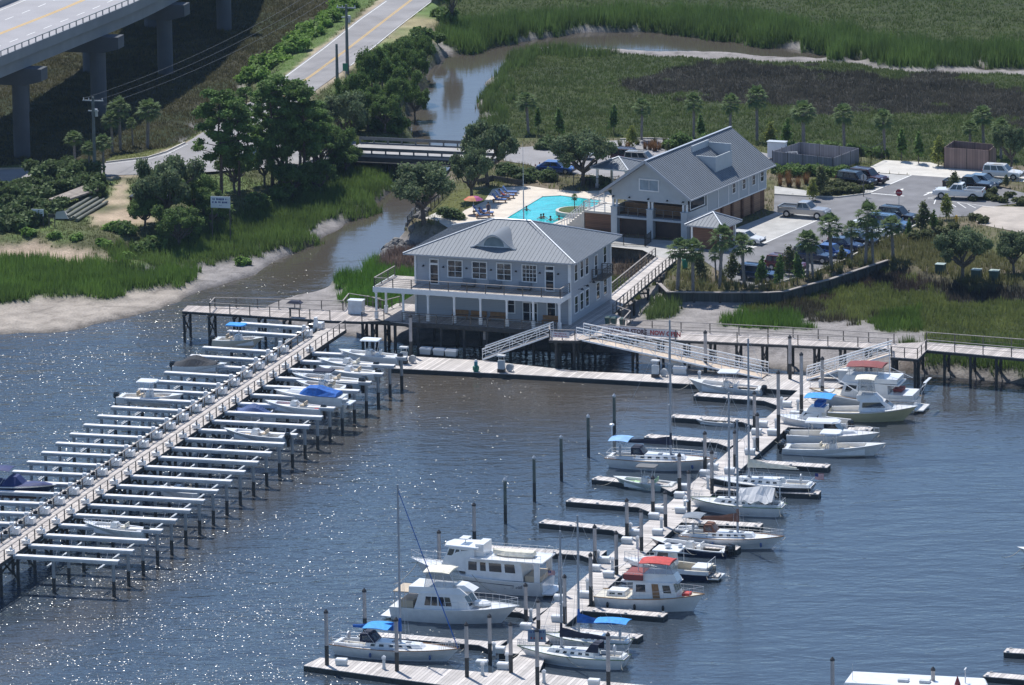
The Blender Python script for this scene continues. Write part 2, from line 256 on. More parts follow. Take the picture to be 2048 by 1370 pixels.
# name, level, colour, colour2, (grass density /m2, height, colour low, colour high), outline surveyed on the photo
ZONES = [
 ('landL', .45, MUD, None, None, [(-3000,740),(-300,672),(0,658),(87,654),(200,644),(275,631),(350,607),(400,589),(475,562),(512,551),(537,537),(569,519),(612,497),(662,472),(692,454),(712,439),(747,419),(775,395),(800,360),(815,325),(819,271),(819,250),(812,220),(824,200),(845,178),(857,150),(862,132),(882,120),(917,102),(962,95),(1024,89),(1086,77),(1149,67),(1224,64),(1299,64),(1399,70),(1474,80),(1536,91),(1611,105),(1686,116),(1753,124),(1811,129),(1886,135),(2048,141),(2600,165),(9000,300),(9000,-2200),(-9000,-2200),(-9000,900)]),
 ('landR', .45, MUD, None, None, [(9000,520),(2600,180),(2048,146),(1886,139),(1753,128),(1686,121),(1600,116),(1536,114),(1474,107),(1349,104),(1236,100),(1136,93),(1111,90),(1060,98),(1024,108),(1002,120),(997,145),(962,170),(969,190),(954,212),(962,232),(937,258),(922,272),(905,300),(890,330),(880,360),(862,410),(830,440),(812,462),(762,502),(737,517),(732,542),(700,545),(655,560),(652,575),(620,582),(575,594),(537,607),(512,618),(560,645),(640,665),(740,680),(830,690),(1000,700),(1200,708),(1256,711),(1346,726),(1536,739),(1600,746),(1700,745),(1786,746),(1848,751),(1936,761),(2048,771),(2600,800),(9000,1100)]),
 ('far', 1.1, OLIVE, GREEN, (3.5, .38, (.06,.088,.028), (.09,.12,.038)), [(876,30),(880,72),(897,87),(937,92),(987,80),(1024,75),(1056,60),(1111,52),(1186,42),(1274,44),(1349,54),(1411,65),(1449,66),(1486,62),(1514,80),(1536,82),(1601,75),(1648,97),(1656,111),(1691,115),(1711,100),(1748,107),(1761,124),(1836,130),(1898,127),(1936,125),(1951,107),(1966,127),(2048,128),(2600,150),(9000,250),(9000,-2200),(900,-2200)]),
 ('farband', 1.1, BRIGHT, None, (9, 2.0, (.06,.095,.03), (.10,.16,.04)), [(880,45),(880,72),(897,87),(937,92),(987,80),(1024,75),(1056,60),(1111,52),(1186,42),(1274,44),(1349,54),(1411,65),(1449,66),(1486,62),(1514,80),(1536,82),(1601,75),(1648,97),(1656,111),(1691,115),(1711,100),(1748,107),(1761,124),(1836,130),(1898,127),(1936,125),(1951,107),(1966,127),(2048,128),(2600,150),(2600,125),(2048,102),(1900,98),(1800,92),(1700,75),(1600,55),(1500,38),(1400,30),(1250,24),(1100,30),(960,50)]),
 ('marshR', 1.1, OLIVE, GREEN, (6, .4, (.058,.088,.028), (.095,.12,.04)), [(1050,106),(1012,118),(1003,150),(985,170),(975,200),(985,232),(960,262),(940,280),(1010,275),(1250,280),(1500,295),(1800,325),(2048,335),(9000,700),(9000,540),(2600,190),(2048,150),(1886,143),(1753,133),(1650,121),(1600,122),(1474,114),(1349,108),(1236,104),(1136,96)]),
 ('marshRedge', 1.1, BRIGHT, None, (8, 1.2, GREEN, BRIGHT), [(1040,106),(1012,118),(1003,150),(985,170),(975,200),(985,232),(960,262),(985,262),(1010,235),(1005,200),(1020,160),(1080,115),(1236,110),(1236,104),(1136,96)]),
 ('rush1', 1.1, RUSH, None, (8, .5, (.045,.045,.036), (.08,.074,.058)), [(1249,165),(1274,157),(1324,152),(1361,140),(1386,122),(1424,120),(1536,133),(1686,150),(1861,150),(1936,162),(2048,180),(2400,220),(2400,290),(2048,250),(1911,222),(1786,218),(1661,220),(1536,212),(1449,200),(1374,190),(1324,190),(1274,180)]),
 ('lowL', 1.8, (.08,.075,.04), (.06,.08,.035), (6, .4, (.055,.055,.03), (.10,.09,.04)), [(-4000,400),(0,330),(120,328),(200,322),(300,308),(360,282),(400,250),(500,165),(600,80),(700,0),(1000,-300),(1500,-2200),(-9000,-2200)]),
 ('upL', 2.7, SCRUB, LAWN, (5, .3, (.07,.08,.035), (.13,.145,.06)), [(-4000,560),(0,497),(60,498),(190,505),(250,515),(290,505),(400,480),(470,450),(540,415),(600,385),(660,350),(690,330),(700,300),(760,284),(800,268),(812,235),(838,160),(850,130),(855,100),(870,80),(880,40),(890,0),(1300,-400),(900,-400),(700,0),(600,80),(500,165),(400,250),(360,282),(300,308),(200,322),(120,328),(0,330),(-4000,400)]),
 ('lawn', 2.85, LAWN, None, (5, .15, LAWN, (.12,.21,.04)), [(715,-30),(771,-30),(640,95),(512,195),(490,190),(520,163),(560,130),(610,85),(660,40)]),
 ('lawn2', 2.85, LAWN, (.30,.26,.15), None, [(840,-30),(890,-30),(884,20),(870,70),(820,90),(770,130),(730,125)]),
 ('lawn3', 2.85, (.13,.14,.045), None, (4,.2,(.11,.12,.04),(.16,.17,.06)), [(200,310),(300,295),(360,275),(375,284),(335,303),(295,315),(210,325)]),
 ('roadpad', 2.95, DIRT, None, None, [(1500,-440),(870,-10),(700,137),(560,240),(560,275),(700,280),(740,280),(740,318),(560,335),(430,340),(100,366),(-600,395),(-600,350),(100,333),(212,324),(295,314),(370,285),(520,189),(765,-8),(1300,-440)]),
 ('sandband', 1.6, (.42,.33,.25), None, None, [(-900,520),(0,502),(75,497),(205,514),(215,530),(200,532),(100,525),(0,527),(-900,560)]),
 ('track', 2.72, (.42,.33,.24), SCRUB, None, [(240,355),(275,360),(268,400),(300,430),(285,450),(220,458),(185,452),(180,430),(215,400),(240,375)]),
 ('beach', .45, SAND, None, None, [(-3000,760),(0,665),(200,650),(330,615),(395,585),(410,560),(380,565),(250,580),(60,590),(0,600),(-3000,650)]),
 ('g1', 1.0, BRIGHT, None, (11, 1.15, (.07,.115,.028), (.11,.19,.035)), [(-3000,680),(0,607),(42,604),(57,589),(150,589),(205,592),(250,584),(300,577),(375,569),(400,557),(397,539),(350,534),(250,542),(175,528),(0,523),(-3000,560)]),
 ('g2', 1.1, GREEN, None, (10, 1.0, (.07,.105,.03), (.11,.17,.04)), [(205,522),(300,532),(412,522),(470,514),(512,514),(534,509),(562,492),(594,489),(632,472),(652,447),(682,420),(702,427),(727,424),(750,400),(767,380),(790,350),(800,320),(808,290),(700,300),(600,385),(470,450),(400,480),(290,500),(200,505)]),
 ('storeL', 1.0, BRIGHT, None, (10, 1.3, (.06,.12,.02), (.09,.19,.028)), [(655,572),(690,552),(727,552),(745,530),(770,508),(800,505),(900,505),(900,640),(800,640),(735,612),(700,600),(692,590),(715,578),(700,568)]),
 ('storeback', 1.0, (.15,.11,.09), None, (5, 1.0, (.07,.055,.045), (.17,.12,.10)), [(770,508),(800,500),(900,500),(900,548),(840,560),(800,550),(765,535)]),
 ('behind', 1.0, (.13,.10,.075), None, (5, .9, (.06,.05,.04), (.16,.12,.09)), [(1180,505),(1285,505),(1328,535),(1300,560),(1180,560)]),
 ('behind2', 1.0, GREEN, None, (8, .9, GREEN, (.12,.15,.04)), [(1180,552),(1300,560),(1275,590),(1180,610)]),
 ('frontmud', 1.75, MUD, None, None, [(1240,600),(1319,575),(1336,596),(1540,598),(1611,583),(1711,552),(1780,530),(1900,600),(1900,700),(1300,672),(1240,655)]),
 ('frontclump', 1.75, BRIGHT, None, (9, 1.1, GREEN, (.09,.15,.03)), [(1278,622),(1300,603),(1340,612),(1335,628),(1300,640),(1280,640)]),
 ('frontR', 1.7, OLIVE, GREEN, (9, .6, (.095,.125,.035), (.15,.165,.05)), [(1440,660),(1455,640),(1500,615),(1560,603),(1620,590),(1700,560),(1780,535),(1850,555),(2048,575),(9000,900),(9000,1020),(2048,696),(1900,684),(1868,672),(1786,664),(1761,660),(1741,642),(1706,652),(1686,642),(1636,627),(1598,629),(1640,659),(1560,662)]),
 ('frontbright', 1.7, BRIGHT, None, (9, 1.2, (.06,.11,.02), (.09,.17,.028)), [(1440,660),(1448,645),(1475,630),(1560,627),(1620,637),(1640,659),(1560,662)]),
 ('frontbright2', 1.7, BRIGHT, None, (9, 1.0, (.06,.10,.02), (.10,.16,.03)), [(1761,660),(1745,640),(1760,625),(1840,618),(1868,640),(1860,668),(1786,664)]),
 ('rush2', 1.7, RUSH, None, (7, .8, (.035,.03,.026), (.08,.06,.05)), [(1648,585),(1690,567),(1736,552),(1786,548),(1836,556),(1823,575),(1761,580),(1711,592),(1661,592)]),
 ('rush3', 1.7, RUSH, None, (7, .8, (.03,.03,.026), (.07,.06,.05)), [(1848,570),(2048,582),(3000,640),(3000,680),(2048,607),(1936,607),(1873,589)]),
 ('rush4', 1.7, RUSH, None, (7, .9, (.035,.035,.026), (.08,.07,.04)), [(1570,612),(1620,602),(1690,615),(1720,640),(1706,655),(1686,645),(1636,629),(1598,631),(1560,625)]),
 ('rockbank', 1.0, (.24,.20,.17), None, (1.2, .6, GREEN, BRIGHT), [(1780,700),(2048,712),(3000,760),(3000,785),(2048,750),(1936,740),(1848,730),(1790,726)]),
 ('bankgreen', 1.3, GREEN, None, (9, 1.1, (.05,.08,.02), (.09,.14,.03)), [(1830,690),(2048,700),(3000,750),(3000,785),(2048,748),(1960,735),(1850,722)]),
 ('upR', 2.95, MULCH, (.10,.11,.04), (1.6, .5, (.13,.11,.06), (.14,.17,.06)), [(922,285),(1010,272),(1120,276),(1250,272),(1400,276),(1500,288),(1650,302),(1800,318),(2048,330),(9000,620),(9000,820),(2600,630),(2048,566),(1900,558),(1850,545),(1776,519),(1711,540),(1661,557),(1611,570),(1568,582),(1536,584),(1338,583),(1321,568),(1330,525),(1285,500),(1209,492),(1000,472),(900,458),(865,452),(808,444),(820,428),(862,400),(880,375),(895,345),(905,320)]),
 ('poollawn', 2.96, (.13,.14,.045), None, (6,.15,(.12,.13,.04),(.18,.17,.06)), [(862,428),(880,400),(905,375),(940,372),(1010,370),(1010,385),(930,420),(910,438)]),
 ('scrubR', 2.95, (.11,.11,.045), MULCH, (5, .8, (.08,.085,.03), (.17,.16,.07)), [(1330,575),(1340,545),(1480,560),(1600,545),(1700,505),(1780,475),(1850,470),(1960,490),(2048,530),(3000,600),(3000,640),(2048,566),(1900,558),(1850,545),(1776,519),(1711,540),(1661,557),(1611,570),(1568,582),(1536,584),(1345,582)]),
]
xs = np.concatenate([-110 - np.geomspace(8, 3500, 22)[::-1], np.arange(-110, 110.01, .5), 110 + np.geomspace(8, 3500, 22)])
ys = np.concatenate([-60 - np.geomspace(6, 900, 16)[::-1], np.arange(-60, -20, 1.5), np.arange(-20, 262, .6), 262 + np.geomspace(8, 6500, 30)])
GX, GY = np.meshgrid(xs, ys); SH = GX.shape
n1 = (vnoise(GX, GY, 1.3, 1) - .5) * 1.6 + (vnoise(GX, GY, 4.5, 2) - .5) * 3.0
n2 = (vnoise(GX, GY, 1.1, 3) - .5) * 1.2 + (vnoise(GX, GY, 5.0, 4) - .5) * 3.0
HT = np.full(SH, -1.3); CR = np.zeros(SH + (3,)); CR[:] = WET; ZID = np.full(SH, -1)
SHARP = {'upR', 'roadpad'}
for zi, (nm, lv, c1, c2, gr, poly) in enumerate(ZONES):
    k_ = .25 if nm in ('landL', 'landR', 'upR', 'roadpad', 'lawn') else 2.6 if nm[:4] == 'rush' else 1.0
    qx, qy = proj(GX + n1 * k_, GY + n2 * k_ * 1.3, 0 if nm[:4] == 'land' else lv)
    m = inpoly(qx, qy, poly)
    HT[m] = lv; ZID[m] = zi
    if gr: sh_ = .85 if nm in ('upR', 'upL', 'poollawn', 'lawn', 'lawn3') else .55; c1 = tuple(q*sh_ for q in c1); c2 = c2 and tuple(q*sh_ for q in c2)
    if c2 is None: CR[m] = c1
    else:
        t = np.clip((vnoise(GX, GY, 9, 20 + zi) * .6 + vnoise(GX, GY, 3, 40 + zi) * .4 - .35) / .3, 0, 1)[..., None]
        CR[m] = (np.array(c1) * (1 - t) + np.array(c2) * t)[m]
def blur(A, it):
    for _ in range(it):
        B = A.copy(); B[1:-1] = (A[:-2] + 2*A[1:-1] + A[2:]) / 4; A = B.copy(); A[:, 1:-1] = (B[:, :-2] + 2*B[:, 1:-1] + B[:, 2:]) / 4
    return A
HB = blur(HT, 5)
upz = [i for i, z in enumerate(ZONES) if z[0] in ('upR', 'roadpad', 'poollawn', 'scrubR')]
up = np.isin(ZID, upz); HB = np.where(up & (HB > 2.2), np.maximum(HB, 2.94), HB)
HB = HB + (vnoise(GX, GY, 2.2, 9) - .5) * .18 * (HT < 2.9) + (vnoise(GX, GY, 1.0, 10) - .5) * .10 * (HT < 2)
HB[up] = np.minimum(HB[up], 2.965)
CR = blur(CR, 1)
wetm = np.clip((.30 - HB) / .2, 0, 1)[..., None]; CR = CR * (1 - .35 * wetm)
wr = (np.abs(vnoise(GX, GY, 3.5, 91) - .5) < .035)[..., None] & (HB < .9)[..., None] & (HB > .25)[..., None]; CR = np.where(wr, CR * .72, CR)
def hgt(x, y):
    i = min(max(int(np.searchsorted(xs, x)) - 1, 0), len(xs) - 2); j = min(max(int(np.searchsorted(ys, y)) - 1, 0), len(ys) - 2)
    u = (x - xs[i]) / (xs[i+1] - xs[i]); v = (y - ys[j]) / (ys[j+1] - ys[j])
    return float((HB[j, i]*(1-u) + HB[j, i+1]*u)*(1-v) + (HB[j+1, i]*(1-u) + HB[j+1, i+1]*u)*v)
def G(px, py, z=None):             # foot of a thing standing on the ground under this photo point
    z = 2.9 if z is None else z
    for _ in range(4):
        q = P(px, py, z); z = max(hgt(q.x, q.y), 0)
    return Vector((q.x, q.y, z))
def meshnp(name, V, F, m, cols=None, kind=None, smooth=False):
    """V (n,3), F (k,3 or 4)"""
    me = bpy.data.meshes.new(name); n, k = len(V), F.shape[1]
    me.vertices.add(n); me.vertices.foreach_set('co', V.astype(np.float32).ravel())
    me.loops.add(F.size); me.loops.foreach_set('vertex_index', F.astype(np.int32).ravel())
    me.polygons.add(len(F)); me.polygons.foreach_set('loop_start', np.arange(0, F.size, k, dtype=np.int32)); me.polygons.foreach_set('loop_total', np.full(len(F), k, np.int32))
    if cols is not None:
        at = me.color_attributes.new('Col', 'FLOAT_COLOR', 'POINT'); c4 = np.ones((n, 4), np.float32); c4[:, :3] = cols; at.data.foreach_set('color', c4.ravel())
    me.materials.append(m); me.update(calc_edges=True); me.validate()
    if smooth: me.polygons.foreach_set('use_smooth', np.ones(len(F), bool))
    o = bpy.data.objects.new(name, me); COL.objects.link(o)
    if kind: o['kind'] = kind
    return o
ground_m = vcolmat('ground', .95, .22, .5, .5, 2.5, .2, 5.)
idx = np.arange(GX.size).reshape(SH)
F = np.stack([idx[:-1, :-1], idx[:-1, 1:], idx[1:, 1:], idx[1:, :-1]], -1).reshape(-1, 4)
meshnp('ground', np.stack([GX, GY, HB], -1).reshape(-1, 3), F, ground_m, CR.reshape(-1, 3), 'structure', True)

# ---- marsh grass and meadow: one sheet of blades per kind of ground
rs = np.random.RandomState(5)
grass_m = vcolmat('grass_blades', .85, .25, .25, 0, 1, .12, 1.2)
N_, L_ = nt(grass_m); gb = N_['Principled BSDF']; gb.inputs['Specular IOR Level'].default_value = .1
gtr = N_.new('ShaderNodeBsdfTranslucent'); L_.new(gb.inputs['Base Color'].links[0].from_socket, gtr.inputs['Color']); gmx = N_.new('ShaderNodeMixShader'); gmx.inputs[0].default_value = .5
L_.new(gb.outputs[0], gmx.inputs[1]); L_.new(gtr.outputs[0], gmx.inputs[2]); L_.new(gmx.outputs[0], [n for n in N_ if n.type == 'OUTPUT_MATERIAL'][0].inputs['Surface'])
def blades(name, pts, hts, wid, c_lo, c_hi, label):
    n = len(pts); nb = 3
    a = rs.rand(n, nb) * 2 * np.pi; ln = rs.rand(n, nb) * .35; off = (rs.rand(n, nb, 2) - .5) * .35
    h = hts[:, None] * (.65 + .5 * rs.rand(n, nb)); bx = pts[:, None, 0] + off[..., 0]; by = pts[:, None, 1] + off[..., 1]; bz = np.repeat(pts[:, None, 2], nb, 1) - .05
    ww = wid * (.6 + .8 * rs.rand(n, nb)) / 2; dx = np.cos(a) * ww; dy = np.sin(a) * ww
    tx = bx + np.sin(a * 3) * ln * h; ty = by + np.cos(a * 3) * ln * h
    V = np.stack([np.stack([bx - dx, by - dy, bz], -1), np.stack([bx + dx, by + dy, bz], -1), np.stack([tx, ty, bz + h], -1)], 2).reshape(-1, 3)
    F = np.arange(len(V)).reshape(-1, 3)
    t = np.clip(vnoise(pts[:, 0], pts[:, 1], 6, 77) * .5 + vnoise(pts[:, 0], pts[:, 1], 1.5, 78) * .3 + .4 * rs.rand(n) - .1, 0, 1)[:, None]
    c = np.array(c_lo) * (1 - t) + np.array(c_hi) * t; c = np.repeat(c, nb * 3, 0)
    meshnp(name, V, F, grass_m, c, 'stuff')['label'] = label
dx_ = np.gradient(xs)[None, :]; dy_ = np.gradient(ys)[:, None]; AREA = dx_ * dy_
QX, QY = proj(GX, GY, HB)
VIS = (QX > -250) & (QX < 2300) & (QY > -90) & (QY < 1450)
GN = {'far': ('marsh_grass', 'short olive marsh grass of the far meadow beyond the creek bend'), 'farband': ('tall_cordgrass', 'tall bright cordgrass fringing the far bank of the creek bend'),
      'marshR': ('marsh_grass', 'olive marsh grass between the creek and the row of palms'), 'rush1': ('needlerush', 'dark brown needlerush patch in the middle of the back marsh'),
      'g1': ('tall_cordgrass', 'bright green cordgrass bed above the pale beach'), 'g2': ('tall_cordgrass', 'green cordgrass along the left bank of the creek'), 'frontR': ('marsh_grass', 'yellow green marsh grass between the bulkhead and the boardwalk')}
KEEP_OUT = []
def clear_of(x, y):
    return True
for zi, (nm, lv, c1, c2, gr, poly) in enumerate(ZONES):
    if gr is None: continue
    d, hh, lo, hi = gr
    m = (ZID == zi) & VIS & (AREA < 3)
    cells = np.argwhere(m)
    if len(cells) == 0: continue
    ex = d * 1.5 * AREA[m]; k = rs.poisson(ex); c = np.repeat(cells, k, 0)
    x = xs[c[:, 1]] + (rs.rand(len(c)) - .5) * .55; y = ys[c[:, 0]] + (rs.rand(len(c)) - .5) * .65; z = HB[c[:, 0], c[:, 1]]
    px, py = proj(x, y, z)
    ok = np.ones(len(x), bool)
    if nm in ('upR', 'scrubR', 'upL'):
        for po in PAVED: ok &= ~inpoly(px, py, po)
    pts = np.stack([x, y, z], -1)[ok]
    hts = hh * (.7 + .6 * vnoise(pts[:, 0], pts[:, 1], 3, 60)) * (.8 + .4 * rs.rand(len(pts)))
    g_ = GN.get(nm, ('ground_cover', {'lawn': 'mown grass verge beside the two lane road', 'lowL': 'rough low growth beneath and beside the viaduct', 'upL': 'rough grass and weeds around the left bank track', 'upR': 'ornamental grass ground cover around the car park', 'scrubR': 'scrubby ground cover above the timber bulkhead'}.get(nm, 'marsh growth on the %s side' % ('left' if nm in ('storeL', 'storeback') else 'right')))) if nm[:4] != 'rush' else GN['rush1']
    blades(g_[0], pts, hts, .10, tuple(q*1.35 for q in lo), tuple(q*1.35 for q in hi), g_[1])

# ---- water
SPK = .13
def watermat():
    m = bpy.data.materials.new('river_water'); m.use_nodes = True; N, L = nt(m); b = N['Principled BSDF']
    b.inputs['Roughness'].default_value = .085; b.inputs['IOR'].default_value = 1.36
    tc = N.new('ShaderNodeTexCoord'); at = N.new('ShaderNodeAttribute'); at.attribute_name = 'Col'; sp = N.new('ShaderNodeSeparateColor'); L.new(at.outputs['Color'], sp.inputs[0])
    mp = N.new('ShaderNodeMapping'); mp.inputs['Rotation'].default_value = (0, 0, .3); mp.inputs['Scale'].default_value = (.5, 1, 1); L.new(tc.outputs['Object'], mp.inputs[0])
    cmx = N.new('ShaderNodeMix'); cmx.data_type = 'RGBA'; cmx.inputs[6].default_value = (.036, .054, .076, 1); cmx.inputs[7].default_value = (.078, .068, .056, 1); L.new(sp.outputs[2], cmx.inputs[0]); L.new(cmx.outputs[2], b.inputs['Base Color'])  # sky blue and bank brown of the reflections, painted into the base colour
    def mul(a, c):
        k = N.new('ShaderNodeMath'); k.operation = 'MULTIPLY'; L.new(a, k.inputs[0])
        if isinstance(c, float): k.inputs[1].default_value = c
        else: L.new(c, k.inputs[1])
        return k.outputs[0]
    hs = None
    for s_, a_ in ((.12, .4), (.45, .24), (1.3, .10), (3.6, .04)):
        no = N.new('ShaderNodeTexNoise'); no.inputs['Scale'].default_value = s_; no.inputs['Detail'].default_value = 2; no.inputs['Roughness'].default_value = .55; no.inputs['Distortion'].default_value = .4; L.new(mp.outputs[0], no.inputs['Vector'])
        v = mul(no.outputs[0], a_)
        if hs is None: hs = v
        else:
            ad = N.new('ShaderNodeMath'); L.new(hs, ad.inputs[0]); L.new(v, ad.inputs[1]); hs = ad.outputs[0]
    hs = mul(hs, sp.outputs[0])
    # small steep wavelets that catch the sun, gathered in gusts
    gu = N.new('ShaderNodeTexNoise'); gu.inputs['Scale'].default_value = .09; gu.inputs['Detail'].default_value = 3; L.new(mp.outputs[0], gu.inputs['Vector'])
    gm = N.new('ShaderNodeMapRange'); gm.inputs[1].default_value = .35; gm.inputs[2].default_value = .65; L.new(gu.outputs[0], gm.inputs[0])
    bp = N.new('ShaderNodeBump'); bp.inputs['Distance'].default_value = 1.0; bp.inputs['Strength'].default_value = 1; L.new(hs, bp.inputs['Height'])
    vo = N.new('ShaderNodeTexVoronoi'); vo.inputs['Scale'].default_value = 24.0; L.new(mp.outputs[0], vo.inputs['Vector']); sc = N.new('ShaderNodeSeparateColor'); L.new(vo.outputs['Color'], sc.inputs[0])
    def lin(x, a, c):
        k = N.new('ShaderNodeMath'); k.operation = 'MULTIPLY_ADD'; L.new(x, k.inputs[0]); k.inputs[1].default_value = a; k.inputs[2].default_value = c; return k.outputs[0]
    cv = N.new('ShaderNodeCombineXYZ'); L.new(lin(sc.outputs[0], .50, -.30), cv.inputs[0]); L.new(lin(sc.outputs[1], .50, -.62), cv.inputs[1]); cv.inputs[2].default_value = 1.0
    nv = N.new('ShaderNodeVectorMath'); nv.operation = 'NORMALIZE'; L.new(cv.outputs[0], nv.inputs[0])
    th = lin(mul(gm.outputs[0], sp.outputs[1]), -SPK, 1.0)
    gt = N.new('ShaderNodeMath'); gt.operation = 'GREATER_THAN'; L.new(sc.outputs[2], gt.inputs[0]); L.new(th, gt.inputs[1])
    mxn = N.new('ShaderNodeMix'); mxn.data_type = 'VECTOR'; L.new(gt.outputs[0], mxn.inputs[0]); L.new(bp.outputs[0], mxn.inputs[4]); L.new(nv.outputs[0], mxn.inputs[5])
    L.new(mxn.outputs[1], b.inputs['Normal']); L.new(lin(gt.outputs[0], .125, .085), b.inputs['Roughness'])
    MAT['river_water'] = m; return m
wm = watermat()
wx = np.concatenate([[-3600, -600, -200], np.arange(-120, 121, 4), [200, 600, 3600]]); wy = np.concatenate([[-960, -400, -200], np.arange(-150, 260, 4), [400, 1000, 6000]])
WX, WY = np.meshgrid(wx, wy); wq = proj(WX, WY, 0 * WX)
# wind ruffles the open river, the creek lies sheltered; the lee of the dock is calmer
calm = np.clip((640 - wq[1]) / 140, 0, 1)
lee = np.exp(-((wq[1] - 800) / 60) ** 2) * np.exp(-((wq[0] - 1080) / 260) ** 2)
left = np.clip((1500 - wq[0]) / 1300, 0, 1)
spark = np.clip(left*1.1, 0, 1)**2.2 * (.45 + .55*np.clip((wq[1]-700)/500, 0, 1)) * (1 - calm)
mirror_brown = np.clip(.12 + 1.0*np.clip((700 - wq[1]) / 160, 0, 1) + .85*np.exp(-((wq[1] - 790) / 75) ** 2) * np.exp(-((wq[0] - 1060) / 330) ** 2) + .5*np.exp(-((wq[1] - 810) / 60) ** 2) * np.exp(-((wq[0] - 1850) / 200) ** 2) + .55*np.exp(-(((wq[0] - 330) * .56 + (wq[1] - 1120) * .83) / 45) ** 2), 0, 1)  # where brown reflections of banks and docks are painted into the water colour
rough_ = np.clip((.42 + .58 * left) * (1 - .93 * calm) * (1 - .3 * lee), .03, 1)
wi = np.arange(WX.size).reshape(WX.shape); WF = np.stack([wi[:-1, :-1], wi[:-1, 1:], wi[1:, 1:], wi[1:, :-1]], -1).reshape(-1, 4)
meshnp('water', np.stack([WX, WY, 0 * WX], -1).reshape(-1, 3), WF, wm, np.stack([rough_, spark, mirror_brown], -1).reshape(-1, 3), 'structure')
# ---------------------------------------------------------------- roads, car park, markings
def sheet(name, poly, z, m, kind='structure', th=.0):
    b = MB(); pts = [P(x, y, z) for x, y in poly]; b.add(pts, [tuple(range(len(pts)))])
    me_o = b.build(name, m, kind=kind, recalc=False)
    bm_ = bmesh.new(); bm_.from_mesh(me_o.data); bmesh.ops.triangulate(bm_, faces=bm_.faces)
    for f in bm_.faces:
        if f.normal.z < 0: f.normal_flip()
    bm_.to_mesh(me_o.data); bm_.free(); return me_o
sheet('road', ROAD, 3.0, asph2)
sheet('parking_lot', LOT_BACK, 3.0, asph2)
sheet('parking_lot', LOT_MAIN, 3.0, asph)
sheet('walkway', WALK, 3.004, conc)
sheet('pavement', APRON, 3.008, conc); sheet('pavement', APRON2, 3.008, conc); sheet('pavement', APRON3, 3.008, conc); sheet('pavement', APRON4, 3.008, conc_lt)
sheet('driveway', DRIVE, 3.004, mat('sandy_drive', (.42, .37, .32), .95, var=.2, sc=.5, bump=.2))
sheet('utility_pad', [(1550,329),(1664,342),(1712,324),(1602,313)], 3.008, conc_lt)
pd = mat('pool_deck_concrete', (.62, .55, .46), .85, var=.12, sc=.7)
sheet('pool_deck', POOLDECK, 3.004, pd)
sheet('path', [(848,436),(872,425),(905,428),(905,440),(868,441)], 3.008, conc_lt)
def stripe(b, a, c, wd, z):
    a = P(a[0], a[1], z); c = P(c[0], c[1], z); d = (c - a).normalized(); n = Vector((-d.y, d.x, 0)) * wd / 2
    b.add([a - n, a + n, c + n, c - n], [(0, 1, 2, 3)])
b = MB(); y_ = [(1000, -125), (822, 0), (757, 50), (692, 100), (604, 165), (560, 200)]
for q in (-.12, .12):
    for a, c in zip(y_[:-1], y_[1:]):
        A = P(a[0], a[1], 3.006); C = P(c[0], c[1], 3.006); d = (C - A).normalized(); n = Vector((-d.y, d.x, 0)); A += n*q; C += n*q; b.add([A-n*.06, A+n*.06, C+n*.06, C-n*.06], [(0,1,2,3)])
b.build('road_marking', line_yel, kind='structure', recalc=False)
b = MB()
for ln in ([(862,3),(797,53),(735,104),(701,131)], [(773,2),(719,40),(650,95),(570,154),(524,191)], [(376,288),(333,308),(296,318),(212,328)]):
    for a, c in zip(ln[:-1], ln[1:]): stripe(b, a, c, .12, 3.006)
for a, c, w_ in (((1638,439),(1536,483),.18), ((1743,384),(1823,350),.18), ((1740,386),(1808,392),.3), ((1536,483),(1478,506),.18), ((1855,396),(1990,415),.12), ((1872,398),(1868,408),.12), ((1895,402),(1912,414),.12), ((1915,405),(1932,416),.12), ((1935,408),(1952,416),.12), ((1855,396),(1876,393),.12),
             ((1488,500),(1498,488),.12), ((1500,497),(1512,484),.12), ((1512,494),(1524,482),.12)):
    stripe(b, a, c, w_, 3.012)
for k in range(9):       # stall lines of the lower row
    x = 1500 + k * 33; y = 566 - k * 15; stripe(b, (x, y), (x + 46, y + 4), .1, 3.006)
b.build('parking_lines', line_white, kind='structure', recalc=False)
b = MB()
for x, y, s_ in ((1798, 381, 1), (1856, 387, 1), (1659, 444, 1)):
    A = P(x, y, 3.012); d = Vector((.45, .89, 0)) * s_; n = Vector((-d.y, d.x, 0))
    b.add([A-d*1.2-n*.12, A-d*1.2+n*.12, A+d*.3+n*.12, A+d*.3-n*.12], [(0,1,2,3)]); b.add([A+d*.3-n*.4, A+d*.3+n*.4, A+d*1.3], [(0,1,2)])
b.build('lane_arrow', line_white, kind='structure', recalc=False)
# kerbs round the beds
b = MB()
for ln in ([(1549,389),(1611,393),(1676,395),(1741,387)], [(1873,434),(1850,442),(1800,466),(1745,490),(1690,520),(1620,548),(1560,565),(1500,575)], [(1180,351),(1230,359),(1290,353)], [(1240,279),(1300,277),(1400,282),(1480,295)], [(370,286),(332,304),(295,315),(212,325)]):
    for a, c in zip(ln[:-1], ln[1:]): b.bar(P(a[0],a[1],3.02), P(c[0],c[1],3.02), .18, .26)
b.build('kerb', conc_lt, kind='structure')
